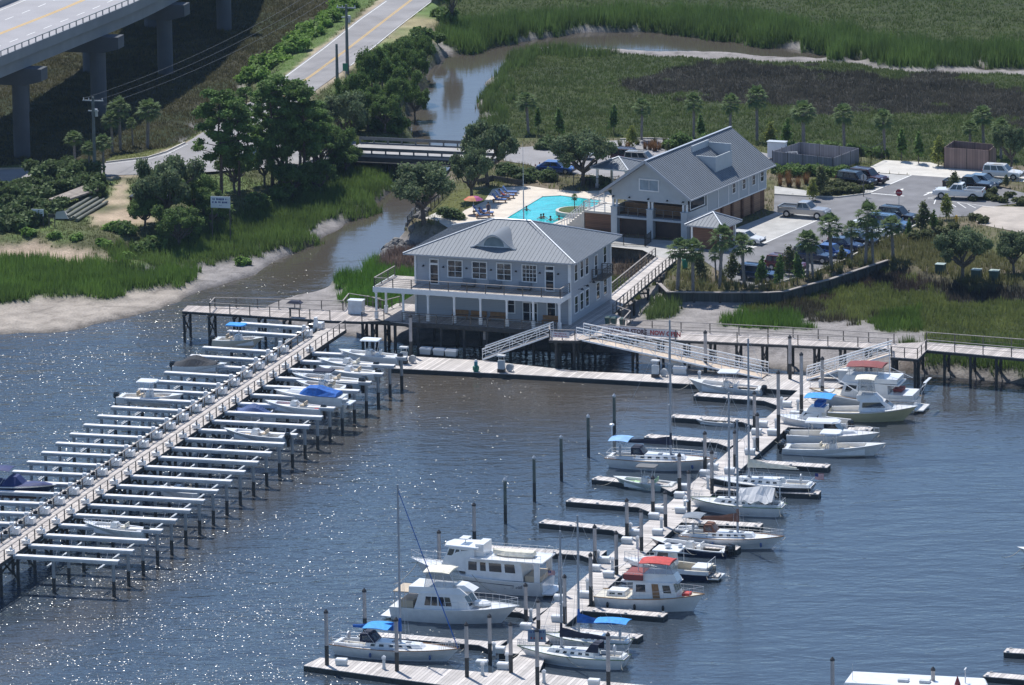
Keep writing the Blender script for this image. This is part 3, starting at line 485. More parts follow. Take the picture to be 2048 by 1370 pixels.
# ================================================================ STRUCTURES
def wmx(ox, oy, oz, deg): return Matrix.Translation((ox, oy, oz)) @ Matrix.Rotation(math.radians(deg), 4, 'Z')
def window(par, T, w_, h_, nx=2, nz=2, fr=white_paint, gl=glass, fw=.11, name='window'):
    """opening w_ x h_ in the local x,z plane of T, facing local -y"""
    a = MB(); a.T = T
    a.box(-w_/2-fw, -w_/2, -.07, .0, -fw, h_+fw); a.box(w_/2, w_/2+fw, -.07, .0, -fw, h_+fw)
    a.box(-w_/2, w_/2, -.07, .0, h_, h_+fw); a.box(-w_/2, w_/2, -.09, .0, -fw, 0)
    for i in range(1, nx): x = -w_/2 + w_*i/nx; a.box(x-.025, x+.025, -.05, .0, 0, h_)
    for i in range(1, nz): z = h_*i/nz; a.box(-w_/2, w_/2, -.046, .0, z-.025, z+.025)
    o = a.build(name, fr, par); g = MB(); g.T = T; g.box(-w_/2, w_/2, -.02, .01, 0, h_); g.build('pane', gl, o); return o
def rail(par, pts, h=1.07, step=2.3, m=rail_wood, cap=rail_cap, lines=2, name='railing', pw=.09, closed=True):
    """posts, top rail and wires along local points"""
    b = MB()
    for a, c in zip(pts[:-1], pts[1:]):
        a = Vector(a); c = Vector(c); n = max(1, round((c - a).length / step)); up = Vector((0, 0, h))
        b.bar(a + up, c + up, .13, .06, 1)
        for k in range(n + 1): q = a + (c - a) * k / n; b.cb((q.x, q.y, q.z + h/2), (pw, pw, h), 0)
        for j in range(lines): z = h * (j + 1) / (lines + 1); b.bar(a + Vector((0,0,z)), c + Vector((0,0,z)), .025, .03, 0)
    return b.build(name, [m, cap], par)
def hiproof(b, x0, x1, y0, y1, z0, zr, rib=.45, mi=0, th=.14):
    h = min(y1 - y0, x1 - x0) / 2; ym = (y0 + y1) / 2; A = (x0 + h, ym, zr); B = (x1 - h, ym, zr) if x1 - x0 > 2*h + .01 else (x0 + h, ym, zr)
    q = [(x0,y0,z0),(x1,y0,z0),(x1,y1,z0),(x0,y1,z0)]
    b.add(q + [A, B], [(0,1,5,4),(1,2,5),(2,3,4,5),(3,0,4)], mi)
    b.box(x0, x1, y0, y1, z0 - th, z0 - .003, mi + 1)
    k = (zr - z0) / h
    def rb(p, d, ln):
        b.bar(Vector(p) + Vector((0,0,.012)), Vector(p) + Vector((d[0]*ln, d[1]*ln, k*ln + .012)), .035, .04, mi)
    x = x0 + rib
    while x < x1 - .05: ln = min(h, x - x0, x1 - x); rb((x, y0, z0), (0, 1), ln); rb((x, y1, z0), (0, -1), ln); x += rib
    y = y0 + rib
    while y < y1 - .05: ln = min(h, y - y0, y1 - y); rb((x0, y, z0), (1, 0), ln); rb((x1, y, z0), (-1, 0), ln); y += rib
    for c, t in ((q[0], A), (q[3], A), (q[1], B), (q[2], B), (A, B)):
        if (Vector(c) - Vector(t)).length > .1: b.tube(Vector(c) + Vector((0,0,.05)), Vector(t) + Vector((0,0,.05)), .09, .09, 6, mi + 1)
roof_m = mat('metal_roof', (.19, .21, .235), .6, spec=.25, metal=.0, var=.05, sc=.6)
roof_dk = mat('roof_trim', (.42, .45, .50), .45, metal=.3, var=.05)
siding = planks('blue_grey_siding', (.38, .41, .46), 2, .18, .03, .6, .12, .8)
siding_v = planks('pale_board_and_batten', (.42, .46, .50), 0, .4, .02, .6, .1, .85)
trim = white_paint
brickm = planks('brown_slat_cladding', (.17, .085, .05), 2, .2, .15, .75, .15, .4)
doorgrey = mat('door_grey', (.55, .58, .62), .5)

# ---------------- highway viaduct
def viaduct():
    A0 = Vector((-61.4, 104.8, 0)); rz = math.radians(73.3)
    t = thing('highway_viaduct', 'tall concrete highway viaduct on round columns crossing the top left corner', 'bridge', A0, rz)
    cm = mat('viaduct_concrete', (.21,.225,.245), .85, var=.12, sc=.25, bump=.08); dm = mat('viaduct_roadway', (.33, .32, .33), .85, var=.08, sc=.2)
    X = [-80 + 6*i for i in range(52)]; yc = lambda x: 0 if x < 40 else .0016 * (x-40)**2
    zt = lambda x: 16.2 - .0306 * x
    def run(prof, name, m, par=t):
        b = MB(); b.loft([[(x, yc(x) + y, zt(x) + z) for y, z in prof] for x in X], close=True); return b.build(name, m, par)
    WD = 17.2
    run([(.05,-1.15),(WD-.05,-1.15),(WD-.05,-.88),(.05,-.88)], 'deck', dm)
    for y0 in (0, WD): run([(y0-.2,-1.3),(y0+.25,-1.3),(y0+.25,-.45),(y0+.1,0-.1),(y0-.2,-.1)], 'parapet', cm)
    for k in range(5): run([(.35+k*3.95,-2.9),(1.05+k*3.95,-2.9),(.85+k*3.95,-1.16),(.55+k*3.95,-1.16)], 'girder', cm)
    for y0 in (.0, WD):
        b = MB()
        for x in np.arange(-79, 220, 2.4): b.cb((x, yc(x)+y0, zt(x)+.2), (.14, .12, .6))
        for a, c in zip(X[:-1], X[1:]): b.bar((a, yc(a)+y0, zt(a)+.52), (c, yc(c)+y0, zt(c)+.52), .12, .1)
        b.build('railing', mat('railing_grey', (.30, .31, .32), .5, metal=.4), t)
    def ln(y, m, dash=None, w_=.14):
        b = MB()
        for a, c in zip(X[:-1], X[1:]):
            if dash: c = a + 3
            b.add([(a, yc(a)+y-w_/2, zt(a)-.87), (c, yc(c)+y-w_/2, zt(c)-.87), (c, yc(c)+y+w_/2, zt(c)-.87), (a, yc(a)+y+w_/2, zt(a)-.87)], [(0,1,2,3)])
        b.build('lane_line', m, t, recalc=False)
    ln(WD/2-.15, line_yel, None, .2); ln(WD/2+.2, line_yel, None, .2); ln(1.3, line_white); ln(WD-1.3, line_white)
    ln(WD/2-3.7, line_white, 1); ln(WD/2+3.7, line_white, 1)
    for x, y in ((-22, 1.3), (9.8, 1.3), (37.5, 1.3), (67, 2.8), (100.3, 6.1), (132, 12)):
        z1 = zt(x) - 2.92
        b = MB(); y0, y1 = y - 3.2, y + 14.2
        b.add([(x-1.1,y0,z1),(x-1.1,y1,z1),(x-1.1,y1,z1-1.3),(x-1.1,y1-2,z1-2.1),(x-1.1,y0+2.2,z1-2.1),(x-1.1,y0,z1-1.5)] + [(x+1.1,y0,z1),(x+1.1,y1,z1),(x+1.1,y1,z1-1.3),(x+1.1,y1-2,z1-2.1),(x+1.1,y0+2.2,z1-2.1),(x+1.1,y0,z1-1.5)],
              [(0,1,2,3,4,5),(11,10,9,8,7,6)] + [(k,k+6,(k+1)%6+6,(k+1)%6) for k in range(6)])
        b.build('bent_cap', mat('viaduct_column_shaded', (.085,.095,.11), .85, var=.15, sc=.3), t)  # shade under the deck is put into this darker concrete colour
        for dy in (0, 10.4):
            b = MB(); b.tube((x, y+dy, .5), (x, y+dy, z1-2.08), 1.02, 1.02, 20); b.build('column', mat('viaduct_column_shaded', (.085,.095,.11), .85, var=.15, sc=.3), t, smooth=False)
viaduct()

# ---------------- small road bridge over the creek
def creek_bridge():
    A = P(704, 296, 3.2); B = P(1012, 309, 3.2); L = (B-A).length; rz = ang(A, B)
    t = thing('road_bridge', 'low road bridge with guard rails crossing the creek behind the oaks', 'bridge', (A.x, A.y, 0), rz)
    b = MB(); b.box(0, L, -3.6, 3.6, 2.75, 3.15); b.build('deck', mat('bridge_deck', (.36,.345,.33), .85, var=.15, sc=.6), t)
    for s in (-1, 1):
        b = MB(); y = s * 3.35
        for k in range(12): b.cb((L*k/11, y, 3.55), (.16, .16, .8), 0)
        b.box(0, L, y - .05, y + .05, 3.62, 4.0, 0); b.box(0, L, y-.14, y+.14, 3.16, 3.3, 0)
        b.build('guard_rail', mat('guard_grey', (.13,.145,.16), .5, metal=.3), t)
        b = MB(); b.box(0, L, s*3.75-.12, s*3.75+.12, 2.2, 2.9); b.build('fascia_beam', dark_timber, t)
    for k in range(5):
        x = L * (.08 + .21 * k); b = MB(); b.box(x-.3, x+.3, -3.5, 3.5, 2.2, 2.74)
        b.build('bent_cap', dark_timber, t)
        for y in (-3, -1, 1, 3): b = MB(); b.tube((x, y, -1), (x, y, 2.2), .2, .2, 8); b.build('pile', dark_timber, t)
    b = MB(); b.tube((0, -4.1, 2.3), (L, -4.1, 2.3), .12, .12, 8); b.build('water_pipe', dark_timber, t)
creek_bridge()

# ---------------- store on piles
def wall_lamp(par, x, y, z, s=1):
    b = MB(); b.tube((x, y, z), (x, y - .3*s, z + .12), .03); b.tube((x, y-.3*s, z+.12), (x, y-.3*s, z-.05), .04, .16, 8); b.build('wall_lamp', black, par)
def store():
    A = Vector((-10.3, 13.5, 3.4)); th = math.radians(-19.8); W, D, HH = 17.6, 13.4, 6.95
    t = thing('harbor_store', 'two storey blue grey harbor store with hipped metal roof, standing on piles over the mud', 'building', A, th)
    b = MB(); b.box(0, W, 0, D, 0, HH); b.build('wall', siding, t)
    b = MB()
    for x, y in ((0,0),(W,0),(W,D),(0,D)): b.box(x-.12+(-.02 if x else .02), x+.12+(.02 if x else -.02), y-.12+(.02 if y else -.02), y+.12, 0.02, HH-.02)
    b.box(-.02, W+.03, -.05, -.003, HH-.35, HH); b.box(W+.003, W+.05, -.05, D, HH-.35, HH); b.box(-.05,-.003,0,D,HH-.35,HH)
    b.build('corner_trim', trim, t)
    r = MB(); hiproof(r, -1.05, W+1.05, -1.05, D+1.05, HH, 9.65); ro = r.build('roof', [roof_m, roof_dk], t)
    # eyebrow dormer on the front slope
    e = MB(); cx = W/2 - .2; k = (9.65-HH) / (D/2+1.05); y0 = 1.2; z0 = HH + k*(y0+1.05)
    prof = []
    for i in range(25):
        u = -1 + 2*i/24; h = 1.45 * (math.cos(u*math.pi)+1)/2 if abs(u) < 1 else 0; prof.append((cx + u*2.6, h))
    ring0 = [(x, y0-.35, z0-.1+h+.1) for x, h in prof]; ring1 = [(x, y0 + h/k*.98 + .1, z0+h+.06) for x, h in prof]
    e.loft([ring0, ring1], 0, False, False); e.loft([[(x, y-0, z-.09) for x, y, z in ring0], [(x, y, z-.09) for x, y, z in ring1]], 0, False, False)
    e.loft([ring0, [(x, y, z-.12) for x, y, z in ring0]], 1, False, False)
    dm = e.build('eyebrow_dormer', [roof_m, roof_dk], ro, recalc=False)
    e = MB(); e.add([(cx-2.3, y0, z0-.15)] + [(x, y0, z0+h-.06) for x, h in prof[2:-2]] + [(cx+2.3, y0, z0-.15)], [tuple(range(23))]); e.build('dormer_face', trim, ro)
    e = MB(); arc = [(cx + 1.15*math.cos(a), y0-.03, z0+.12+1.0*math.sin(a)) for a in np.linspace(0, math.pi, 14)]; e.add(arc, [tuple(range(14))[::-1]]); e.build('dormer_louvre', mat('louvre_grey', (.20,.25,.27), .5), ro)
    # upper balcony
    zb = 3.55; F = -3.3
    b = MB(); b.box(-3.6, W+.1, F, -.06, zb-.08, zb, 0); b.box(-3.6, -.06, -.06, 3.0, zb-.08, zb, 0); b.build('balcony_floor', [deckw], t)
    b = MB(); b.box(-3.7, W+.2, F-.1, F, zb-.5, zb+.05); b.box(-3.7, -3.6, F, 3.1, zb-.5, zb+.05); b.box(W+.1, W+.2, F, -.06, zb-.5, zb+.05); b.box(-3.6,W+.1,F,-.06,zb-.3,zb-.085); b.build('balcony_fascia', trim, t)
    rail(t, [(-3.55, 3.0, zb), (-3.55, F+.05, zb), (W+.05, F+.05, zb), (W+.05, -.1, zb)], 1.05, 2.2, rail_wood, rail_cap, 4)
    for x, y in [(-3.4, F+.15), (-3.4, -.2), (-.3, F+.15)] + [(2.55 + 3.0*k, F+.15) for k in range(5)] + [(W-.1, F+.15)]:
        b = MB(); b.box(x-.1, x+.1, y-.1, y+.1, 0.1, zb-.5); b.box(x-.17, x+.17, y-.17, y+.17, 0.1, .9); b.box(x-.15, x+.15, y-.15, y+.15, zb-.65, zb-.5); b.build('porch_column', trim, t)
    # lower deck round the building
    b = MB(); b.box(-4.1, W+.6, F-.35, -.0, -.12, .015); b.box(-4.1, -.0, 0, 5, -.12, .015); b.box(0, W, 0, D, -.3, -.02); b.build('porch_floor', deckw, t)
    b = MB(); b.box(-4.2, W+.7, F-.45, F-.35, -.4, .03); b.box(-4.1, W+.6, F-.35, D, -.5, -.13); b.build('floor_beam', dark_timber, t)
    rail(t, [(-.3, F-.25, 0), (W-.3, F-.25, 0)], 1.0, 2.0, rail_wood, rail_wood, 4)
    for x in np.linspace(-3.8, W-.3, 9):
        for y in (F-.2, 1.5, 7, 12.6):
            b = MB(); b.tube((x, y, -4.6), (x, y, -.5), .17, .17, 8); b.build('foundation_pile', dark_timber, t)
    # front openings
    def fw(x, z, w_, h_, nx, nz, **k): return window(t, wmx(x, -.0, z, 0), w_, h_, nx, nz, **k)
    for x in (4.55, 7.35, 10.15, 13.05): fw(x, zb+.95, 1.55, 1.75, 4 if x > 13 else 2, 3 if x < 13 else 4)
    for x in (2.15, 15.35):
        fw(x, zb+2.35, .85, .35, 1, 1); d = window(t, wmx(x, 0, zb+.12, 0), .85, 2.0, 1, 2, trim, glass, .14, 'door')
    for x in (1.0, 3.3, 5.95, 8.75, 11.6, 14.3, 16.4): wall_lamp(t, x, 0, zb+2.0)
    for x in (2.55, 3.75, 5.35, 6.5, 8.2): fw(x, 2.35, .4, .4, 1, 1, fw=.08)
    fw(10.9, .95, .75, 1.75, 1, 2); fw(15.5, .7, .85, 2.0, 1, 2)
    for x in (12.65, 13.5): window(t, wmx(x, 0, .06, 0), .72, 2.05, 1, 2, trim, glass, .09, 'door')
    fw(13.07, 2.35, 1.5, .3, 2, 1)
    # side openings
    sw = lambda y, z, w_, h_, nx=1, nz=2, **k: window(t, wmx(W+.0, y, z, 90), w_, h_, nx, nz, **k)
    for y in (2.0, 3.9, 5.6): sw(y, zb+.9, .95, 1.75)
    sw(11.6, zb+.9, .95, 1.75); sw(8.6, zb+.1, .9, 2.2, name='door')
    for y in (2.0, 3.8, 5.6, 9.2, 11.6): sw(y, .95, 1.0, 1.75)
    for y in (2.8, 4.6, 6.6): 
        b = MB(); b.tube((W, y, 3.3), (W+.45, y, 3.45), .03); b.tube((W+.45, y, 3.5), (W+.45, y, 3.3), .05, .2, 8); b.build('wall_lamp', black, t)
    b = MB(); b.box(W, W+1.3, 7.2, 10.6, zb-.18, zb); b.build('side_balcony', rail_wood, t)
    rail(t, [(W+.06, 7.25, zb), (W+1.25, 7.25, zb), (W+1.25, 10.55, zb), (W+.06, 10.55, zb)], 1.05, .6, rail_wood, rail_wood, 3)
    b = MB(); b.tube((9.9, 7.2, 9.3), (9.9, 7.2, 14.5), .07, .05); b.tube((9.9, 7.2, 14.5), (9.9, 7.2, 18.2), .03, .015); b.build('antenna', galv, t)
store()
# patio furniture along the shaded lower porch and on the balcony
def bench(A, rz, label, cat='bench', L=1.8):
    t = thing('porch_bench', label, cat, A, rz, 'porch benches of the store')
    b = MB(); b.box(0, L, 0, .5, .4, .46); b.build('seat', teak, t)
    b = MB(); b.box(0, L, .46, .52, .5, .95); b.build('backrest', teak, t)
    for x in (.05, L-.1):
        for y in (.03, .4): b = MB(); b.box(x, x+.07, y, y+.07, 0, .4); b.build('leg', teak, t)
ST = Matrix.Translation((-10.3, 13.5, 3.4)) @ Matrix.Rotation(math.radians(-19.8), 4, 'Z')
for k, (x, l) in enumerate(((4.3, 'brown bench nearest the left end of the lower store porch'), (6.4, 'brown bench under the small high windows of the lower porch'), (8.6, 'brown bench left of the store double door'), (14.6, 'brown bench right of the store double door'))):
    bench(ST @ Vector((x, -.75, .0)), math.radians(-19.8), l)
for x, l in ((6.2, 'grey cushioned seat on the balcony below the second window'), (9.2, 'grey cushioned seat on the balcony beside the third window'), (12.6, 'grey cushioned seat below the fourth balcony window')):
    t = thing('patio_seat', l, 'seat', ST @ Vector((x, -.8, 3.55)), math.radians(-19.8), 'balcony seats')
    b = MB(); b.box(-.7, .7, 0, .6, .25, .45); b.box(-.7, .7, .55, .7, .4, .85); b.build('cushion', grey_canvas, t)
    b = MB(); b.box(-.72, .72, 0, .62, .05, .24); b.build('frame', dark_timber, t)

# ---------------- clubhouse with ground floor garages
def clubhouse():
    A = P(1374, 484, 3.0); th = math.radians(-27.6); W, D = 9.6, 21.0     # x to the right along the gable, y back
    t = thing('clubhouse', 'long pale clubhouse with steep metal gable roof and garage doors under it', 'building', A, th)
    x0, x1 = -W, 0.0; z1, HE = 2.35, 5.15; ov = .9; PD = 5.2
    pv = mat('pale_siding', (.45, .49, .52), .6, var=.05)
    b = MB(); b.box(x0+.15, x1-.15, 1.0, D-.1, 0, z1); b.build('ground_floor_wall', brickm, t)
    b = MB(); b.box(x0, x1, PD, D, z1, HE); b.box(x0, x1, 0, PD, z1-.25, z1-.01); b.build('wall', siding_v, t)
    b = MB(); b.box(x1-.1, x1, .35, PD, z1, z1+.95); b.box(x0, x0+.1, .35, PD, z1, z1+.95); b.build('porch_side_wall', pv, t)
    zr = HE + 4.0; hw = W/2 + ov; k = (zr - HE) / hw
    # gable faces
    g = MB(); g.add([(x0, .12, HE-.9), (x1, .12, HE-.9), (x1, .12, HE+k*ov-.1), ((x0+x1)/2, .12, zr-.12), (x0, .12, HE+k*ov-.1), (x0,.3,HE-.9),(x1,.3,HE-.9),(x1,.3,HE+k*ov-.1),((x0+x1)/2,.3,zr-.12),(x0,.3,HE+k*ov-.1)],
        [(0,1,2,3,4),(9,8,7,6,5)] + [(i,i+5,(i+1)%5+5,(i+1)%5) for i in range(5)])
    g.build('gable', pv, t); g = MB()
    g.add([(x0, D-.2, HE), (x1, D-.2, HE), ((x0+x1)/2, D-.2, zr-.15), (x0, D, HE), (x1, D, HE), ((x0+x1)/2, D, zr-.15)], [(0,1,2),(5,4,3),(0,3,4,1),(1,4,5,2),(2,5,3,0)])
    g.build('gable', pv, t)
    window(t, wmx((x0+x1)/2, .12, HE+.45, 0), 2.3, 1.15, 2, 1, trim, mat('shutter_blue', (.27,.34,.40), .6), .14, 'gable_window')
    # roof: two slopes with standing seams
    r = MB(); ya, yb = -1.0, D + .7; xm = (x0+x1)/2; y = ya
    for s in (-1, 1):
        xe = xm + s*hw
        r.add([(xm, ya, zr), (xe, ya, HE), (xe, yb, HE), (xm, yb, zr), (xm, ya, zr-.22), (xe, ya, HE-.22), (xe, yb, HE-.22), (xm, yb, zr-.22)], [(0,1,2,3),(7,6,5,4),(0,4,5,1),(1,5,6,2),(2,6,7,3)], 0)
        y = ya + .02
        while y < yb: r.bar((xm, y, zr+.03), (xe, y, HE+.03), .05, .05, 0); y += .45
        r.box(min(xe, xe+s*.12), max(xe, xe+s*.12), ya, yb, HE-.2, HE-.04, 1)
        r.bar((xm, ya-.03, zr-.05), (xe, ya-.03, HE-.05), .08, .3, 1)
    r.bar((xm, ya, zr+.05), (xm, yb, zr+.05), .3, .08, 1); ro = r.build('roof', [roof_m, roof_dk], t)
    # roof terrace cut-out on the right slope
    d = MB(); dx0, dx1, dy0, dy1 = xm+.9, x1-.9, 9.2, 13.6; zt = HE + k*(x1+ov-dx0) + .15
    d.box(dx0, dx0+.15, dy0, dy1, HE+1.2, zt+.5); d.box(dx0+.15, dx1, dy1-.15, dy1, HE+.6, zt+.25); d.box(dx0+.15, dx1, dy0, dy0+.15, HE+.6, zt-.55); d.box(dx1, dx1+.12, dy0, dy1, HE+.6, zt-.55)
    d.build('roof_terrace_wall', pv, ro)
    # porch: paired white posts on pedestals
    for x in (x0+.35, xm+.1, x1-.35):
        b = MB(); b.box(x-.38, x+.38, 0-.05, .7, 0, z1+.95); b.box(x-.44, x+.44, -.1, .76, z1+.95, z1+1.05); b.build('pedestal', pv, t)
        for dx in (-.22, .22):
            b = MB(); b.box(x+dx-.11, x+dx+.11, .2, .42, z1+1.05, HE-.85); b.build('porch_column', trim, t)
    rail(t, [(x0+.75, .3, z1), (xm-.3, .3, z1)], 1.0, 1.3, rail_wood, rail_wood, 3); rail(t, [(xm+.5, .3, z1), (x1-.75, .3, z1)], 1.0, 1.3, rail_wood, rail_wood, 3)
    for x in (x0+.35, (x0+xm)/2, xm, (x1+xm)/2, x1-.4): wall_lamp(t, x, .12, HE-.55)
    b = MB(); b.box(x0+.5, x1-.5, 2.5, PD-.06, z1, z1+1.1); b.build('bar_counter', teak, t)
    b = MB(); b.box(x0+1, x1-1, PD-.05, PD-.01, z1+.9, HE-.3); b.build('porch_back_opening', glass, t)
    b = MB(); b.box(x0+.8, x1-.8, .98, 1.02, .1, z1-.3); b.build('service_door', mat('dark_slats', (.07,.045,.035), .7), t)
    # garage bays on the long side
    n = 7
    for k2 in range(n):
        y = 1.6 + k2 * (D - 2.2) / n; b = MB(); b.box(x1-.16, x1-.10, y, y+1.9, .05, z1-.15); b.build('garage_door', planks('garage_slats', (.30,.17,.10), 2, .22, .1, .7, .14, .5), t)
        b = MB(); b.box(x1-.15, x1+.08, y-.5, y-.08, 0, z1); b.build('pier_brick', brickm, t)
    for y in (PD + .02, 8.2, 10.9, 13.6, 16.3, 18.9, D-.02):
        b = MB(); b.box(x1+.003, x1+.05, y-.07, y+.07, z1+.05, HE-.2); b.build('batten', trim, t)
    for y in (12.3, 15.0, 17.6, 19.9): window(t, wmx(x1, y, z1+1.1, 90), .8, 1.15, 1, 2)
    b = MB(); b.box(x1+.003, x1+.04, .3, D, z1-.02, z1+.14); b.box(x1+.003, x1+.06, 0, D, HE-.3, HE); b.build('belt_trim', trim, t)
    window(t, wmx(x1, 2.7, z1+1.25, 90), 3.6, 1.0, 1, 1, trim, glass, .12)
    # left terrace and stairs towards the pool
    b = MB(); b.box(x0-4.2, x0, 1.2, 6.5, z1-.25, z1-.01); b.build('terrace_floor', conc_lt, t)
    b = MB(); b.box(x0-4.1, x0-.1, 1.4, 6.3, 0, z1-.26); b.build('terrace_base', brickm, t)
    rail(t, [(x0-.1, 1.25, z1), (x0-4.15, 1.25, z1), (x0-4.15, 6.45, z1)], 1.0, 1.2, white_paint, rail_cap, 3)
    b = MB()
    for i in range(9): b.box(x0-4.2-.32*(i+1), x0-4.2-.32*i, 1.4, 2.9, 0, z1-.26*(i+1))
    b.build('stairs', conc_lt, t)
    b = MB()
    for yy in (1.4, 2.9):
        b.bar((x0-4.2, yy, z1+.9), (x0-7.1, yy, .95), .08, .06)
        for i in range(0, 10): b.cb((x0-4.2-.32*i, yy, z1-.26*i+.42), (.06, .06, .95))
    b.build('stair_railing', white_paint, t)
clubhouse()

# ---------------- small pavilions
def pavilion(name, label, px, py, w_, d_, h_, rise, deg, wall=None):
    A = P(px, py, 3.0); t = thing(name, label, 'pavilion', A, math.radians(deg))
    for x in (-w_/2+.3, w_/2-.3):
        for y in (-d_/2+.3, d_/2-.3):
            b = MB(); b.box(x-.12, x+.12, y-.12, y+.12, 0, h_); b.box(x-.18, x+.18, y-.18, y+.18, 0, .5); b.build('post', trim, t)
    r = MB(); hiproof(r, -w_/2-.35, w_/2+.35, -d_/2-.35, d_/2+.35, h_, h_+rise, .45); r.build('roof', [roof_m, roof_dk], t)
    if wall: b = MB(); b.box(-w_/2+.45, w_/2-.45, -d_/2+.25, d_/2-.4, 0, h_-.3); b.build('slatted_wall', brickm, t)
pavilion('pavilion', 'small square pavilion with pyramid metal roof and brown slatted walls beside the car park', 1427, 492, 4.2, 4.2, 2.7, 1.2, -27.6, True)
pavilion('pavilion', 'open white posted shelter with low metal roof behind the pool gate', 1238, 372, 4.4, 4.4, 2.5, 1.0, -27.6)
# ================================================================ PIERS, FLOATING DOCKS, GANGWAYS
def V2(p): return (p[0], p[1])
def deckpoly(name, label, cat, outer, z, th, m, mside, rz=0.0, group=None, edge=.1):
    """platform with boards whose outline was surveyed at height z; local x runs along rz"""
    pts = [P(x, y, z) for x, y in outer]; O = pts[0]; t = thing(name, label, cat, (O.x, O.y, 0), rz, group)
    Rm = Matrix.Rotation(-rz, 3, 'Z'); lp = [Rm @ (Vector((q.x, q.y, 0)) - Vector((O.x, O.y, 0))) for q in pts]
    poly = [(q.x, q.y) for q in lp]
    if sum(poly[i][0]*poly[(i+1)%len(poly)][1]-poly[(i+1)%len(poly)][0]*poly[i][1] for i in range(len(poly))) < 0: poly = poly[::-1]
    b = MB(); b.prism(poly, z-.07, z); b.build('deck', m, t)
    cx = sum(p[0] for p in poly)/len(poly); cy = sum(p[1] for p in poly)/len(poly)
    b = MB(); b.prism(poly, z-th, z-.073); o = b.build('float' if z < 1 else 'frame', mside, t)
    return t, Rm, O
def loc_of(t, p):   # world point -> local of a thing (z rotation only)
    return Matrix.Rotation(-t.rotation_euler[2], 3, 'Z') @ (Vector(p) - t.location)
SITE = math.radians(-17.0); UDIR = Vector((math.cos(SITE), math.sin(SITE), 0)); VDIR = Vector((-math.sin(SITE), math.cos(SITE), 0))
float_side = mat('float_dark', (.035, .042, .042), .8, var=.3)
PZ = 3.4
def bents(t, pairs, z0, z1, brace=True, cap=True):
    """each pair of leg feet (world xy) is one bent"""
    for a, c in pairs:
        a = loc_of(t, (a[0], a[1], 0)); c = loc_of(t, (c[0], c[1], 0)); b = MB()
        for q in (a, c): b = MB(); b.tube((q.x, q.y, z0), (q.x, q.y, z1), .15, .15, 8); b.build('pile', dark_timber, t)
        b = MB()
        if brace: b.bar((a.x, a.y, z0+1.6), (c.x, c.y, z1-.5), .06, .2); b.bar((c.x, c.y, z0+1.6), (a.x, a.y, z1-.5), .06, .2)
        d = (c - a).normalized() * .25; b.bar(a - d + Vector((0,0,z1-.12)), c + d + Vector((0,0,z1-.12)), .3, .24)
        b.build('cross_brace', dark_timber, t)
# lift pier
LA, LB = P(26, 1110, PZ), P(624, 705, PZ)            # right edge
PDIR = (LB - LA).normalized(); PN = Vector((-PDIR.y, PDIR.x, 0))
PLEN = (LB - LA).length; PWID = 2.7
prz = math.atan2(PDIR.y, PDIR.x)
def lift_pier():
    O = LA - PDIR * 8; t = thing('lift_pier', 'long fixed timber pier running diagonally between the two rows of boat lifts', 'pier', (O.x, O.y, 0), prz)
    L = PLEN + 8 + 11.5
    b = MB(); b.box(0, L, 0, PWID, PZ-.08, PZ+.008); b.build('deck', planks('pier_boards', (.50,.45,.41), 0, .3), t)
    b = MB(); b.box(0, L, -.06, .0, PZ-.35, PZ+.02); b.box(0, L, PWID, PWID+.06, PZ-.35, PZ+.02); b.box(0, L, .1, PWID-.1, PZ-.3, PZ-.083); b.build('stringer', dark_timber, t)
    rail(t, [(0, .08, PZ), (L, .08, PZ)], 1.05, 2.0, rail_wood, rail_cap, 1); rail(t, [(0, PWID-.08, PZ), (L-4.5, PWID-.08, PZ)], 1.05, 2.0, rail_wood, rail_cap, 1)
    for k in range(24):
        x = 1 + k * 4.4; 
        if x > L: break
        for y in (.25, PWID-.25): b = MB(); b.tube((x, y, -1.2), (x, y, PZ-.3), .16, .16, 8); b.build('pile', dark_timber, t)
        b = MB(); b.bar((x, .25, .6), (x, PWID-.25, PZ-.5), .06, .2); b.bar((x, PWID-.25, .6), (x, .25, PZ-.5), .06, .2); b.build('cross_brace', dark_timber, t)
lift_pier()
# T-head pier top left
pt, _, _ = deckpoly('timber_pier', 'fixed timber pier on crossed legs at the mouth of the creek', 'pier', [(364,622),(375,611),(690,621),(700,604),(768,618),(800,618),(830,640),(822,648),(768,641),(723,643),(660,641)], PZ, .3, planks('pier_boards_b', (.42,.37,.34), 0, .3), dark_timber, math.radians(-17))
def rl(t, pts, z=PZ, **k): return rail(t, [loc_of(t, P(x, y, z)) for x, y in pts], **k)
rl(pt, [(420,625),(660,640)], step=2.4, lines=1); rl(pt, [(430,614),(686,621),(698,606),(762,616)], step=2.4, lines=1); rl(pt, [(420,625),(430,614)], step=2, lines=1); rl(pt, [(724,643),(768,641)], step=2, lines=1)
rl(pt, [(735,611),(768,620),(800,612)], step=1.2, lines=1)
prs = []
for x in range(368, 660, 50):
    a = P(x, 623 + (x-364)*.06, PZ); c = P(x + 12, 613 + (x-364)*.035, PZ); prs.append((a, c))
for x in (725, 745, 770): prs.append((P(x, 640, PZ), P(x+8, 622, PZ)))
bents(pt, prs, -1.0, PZ-.28)
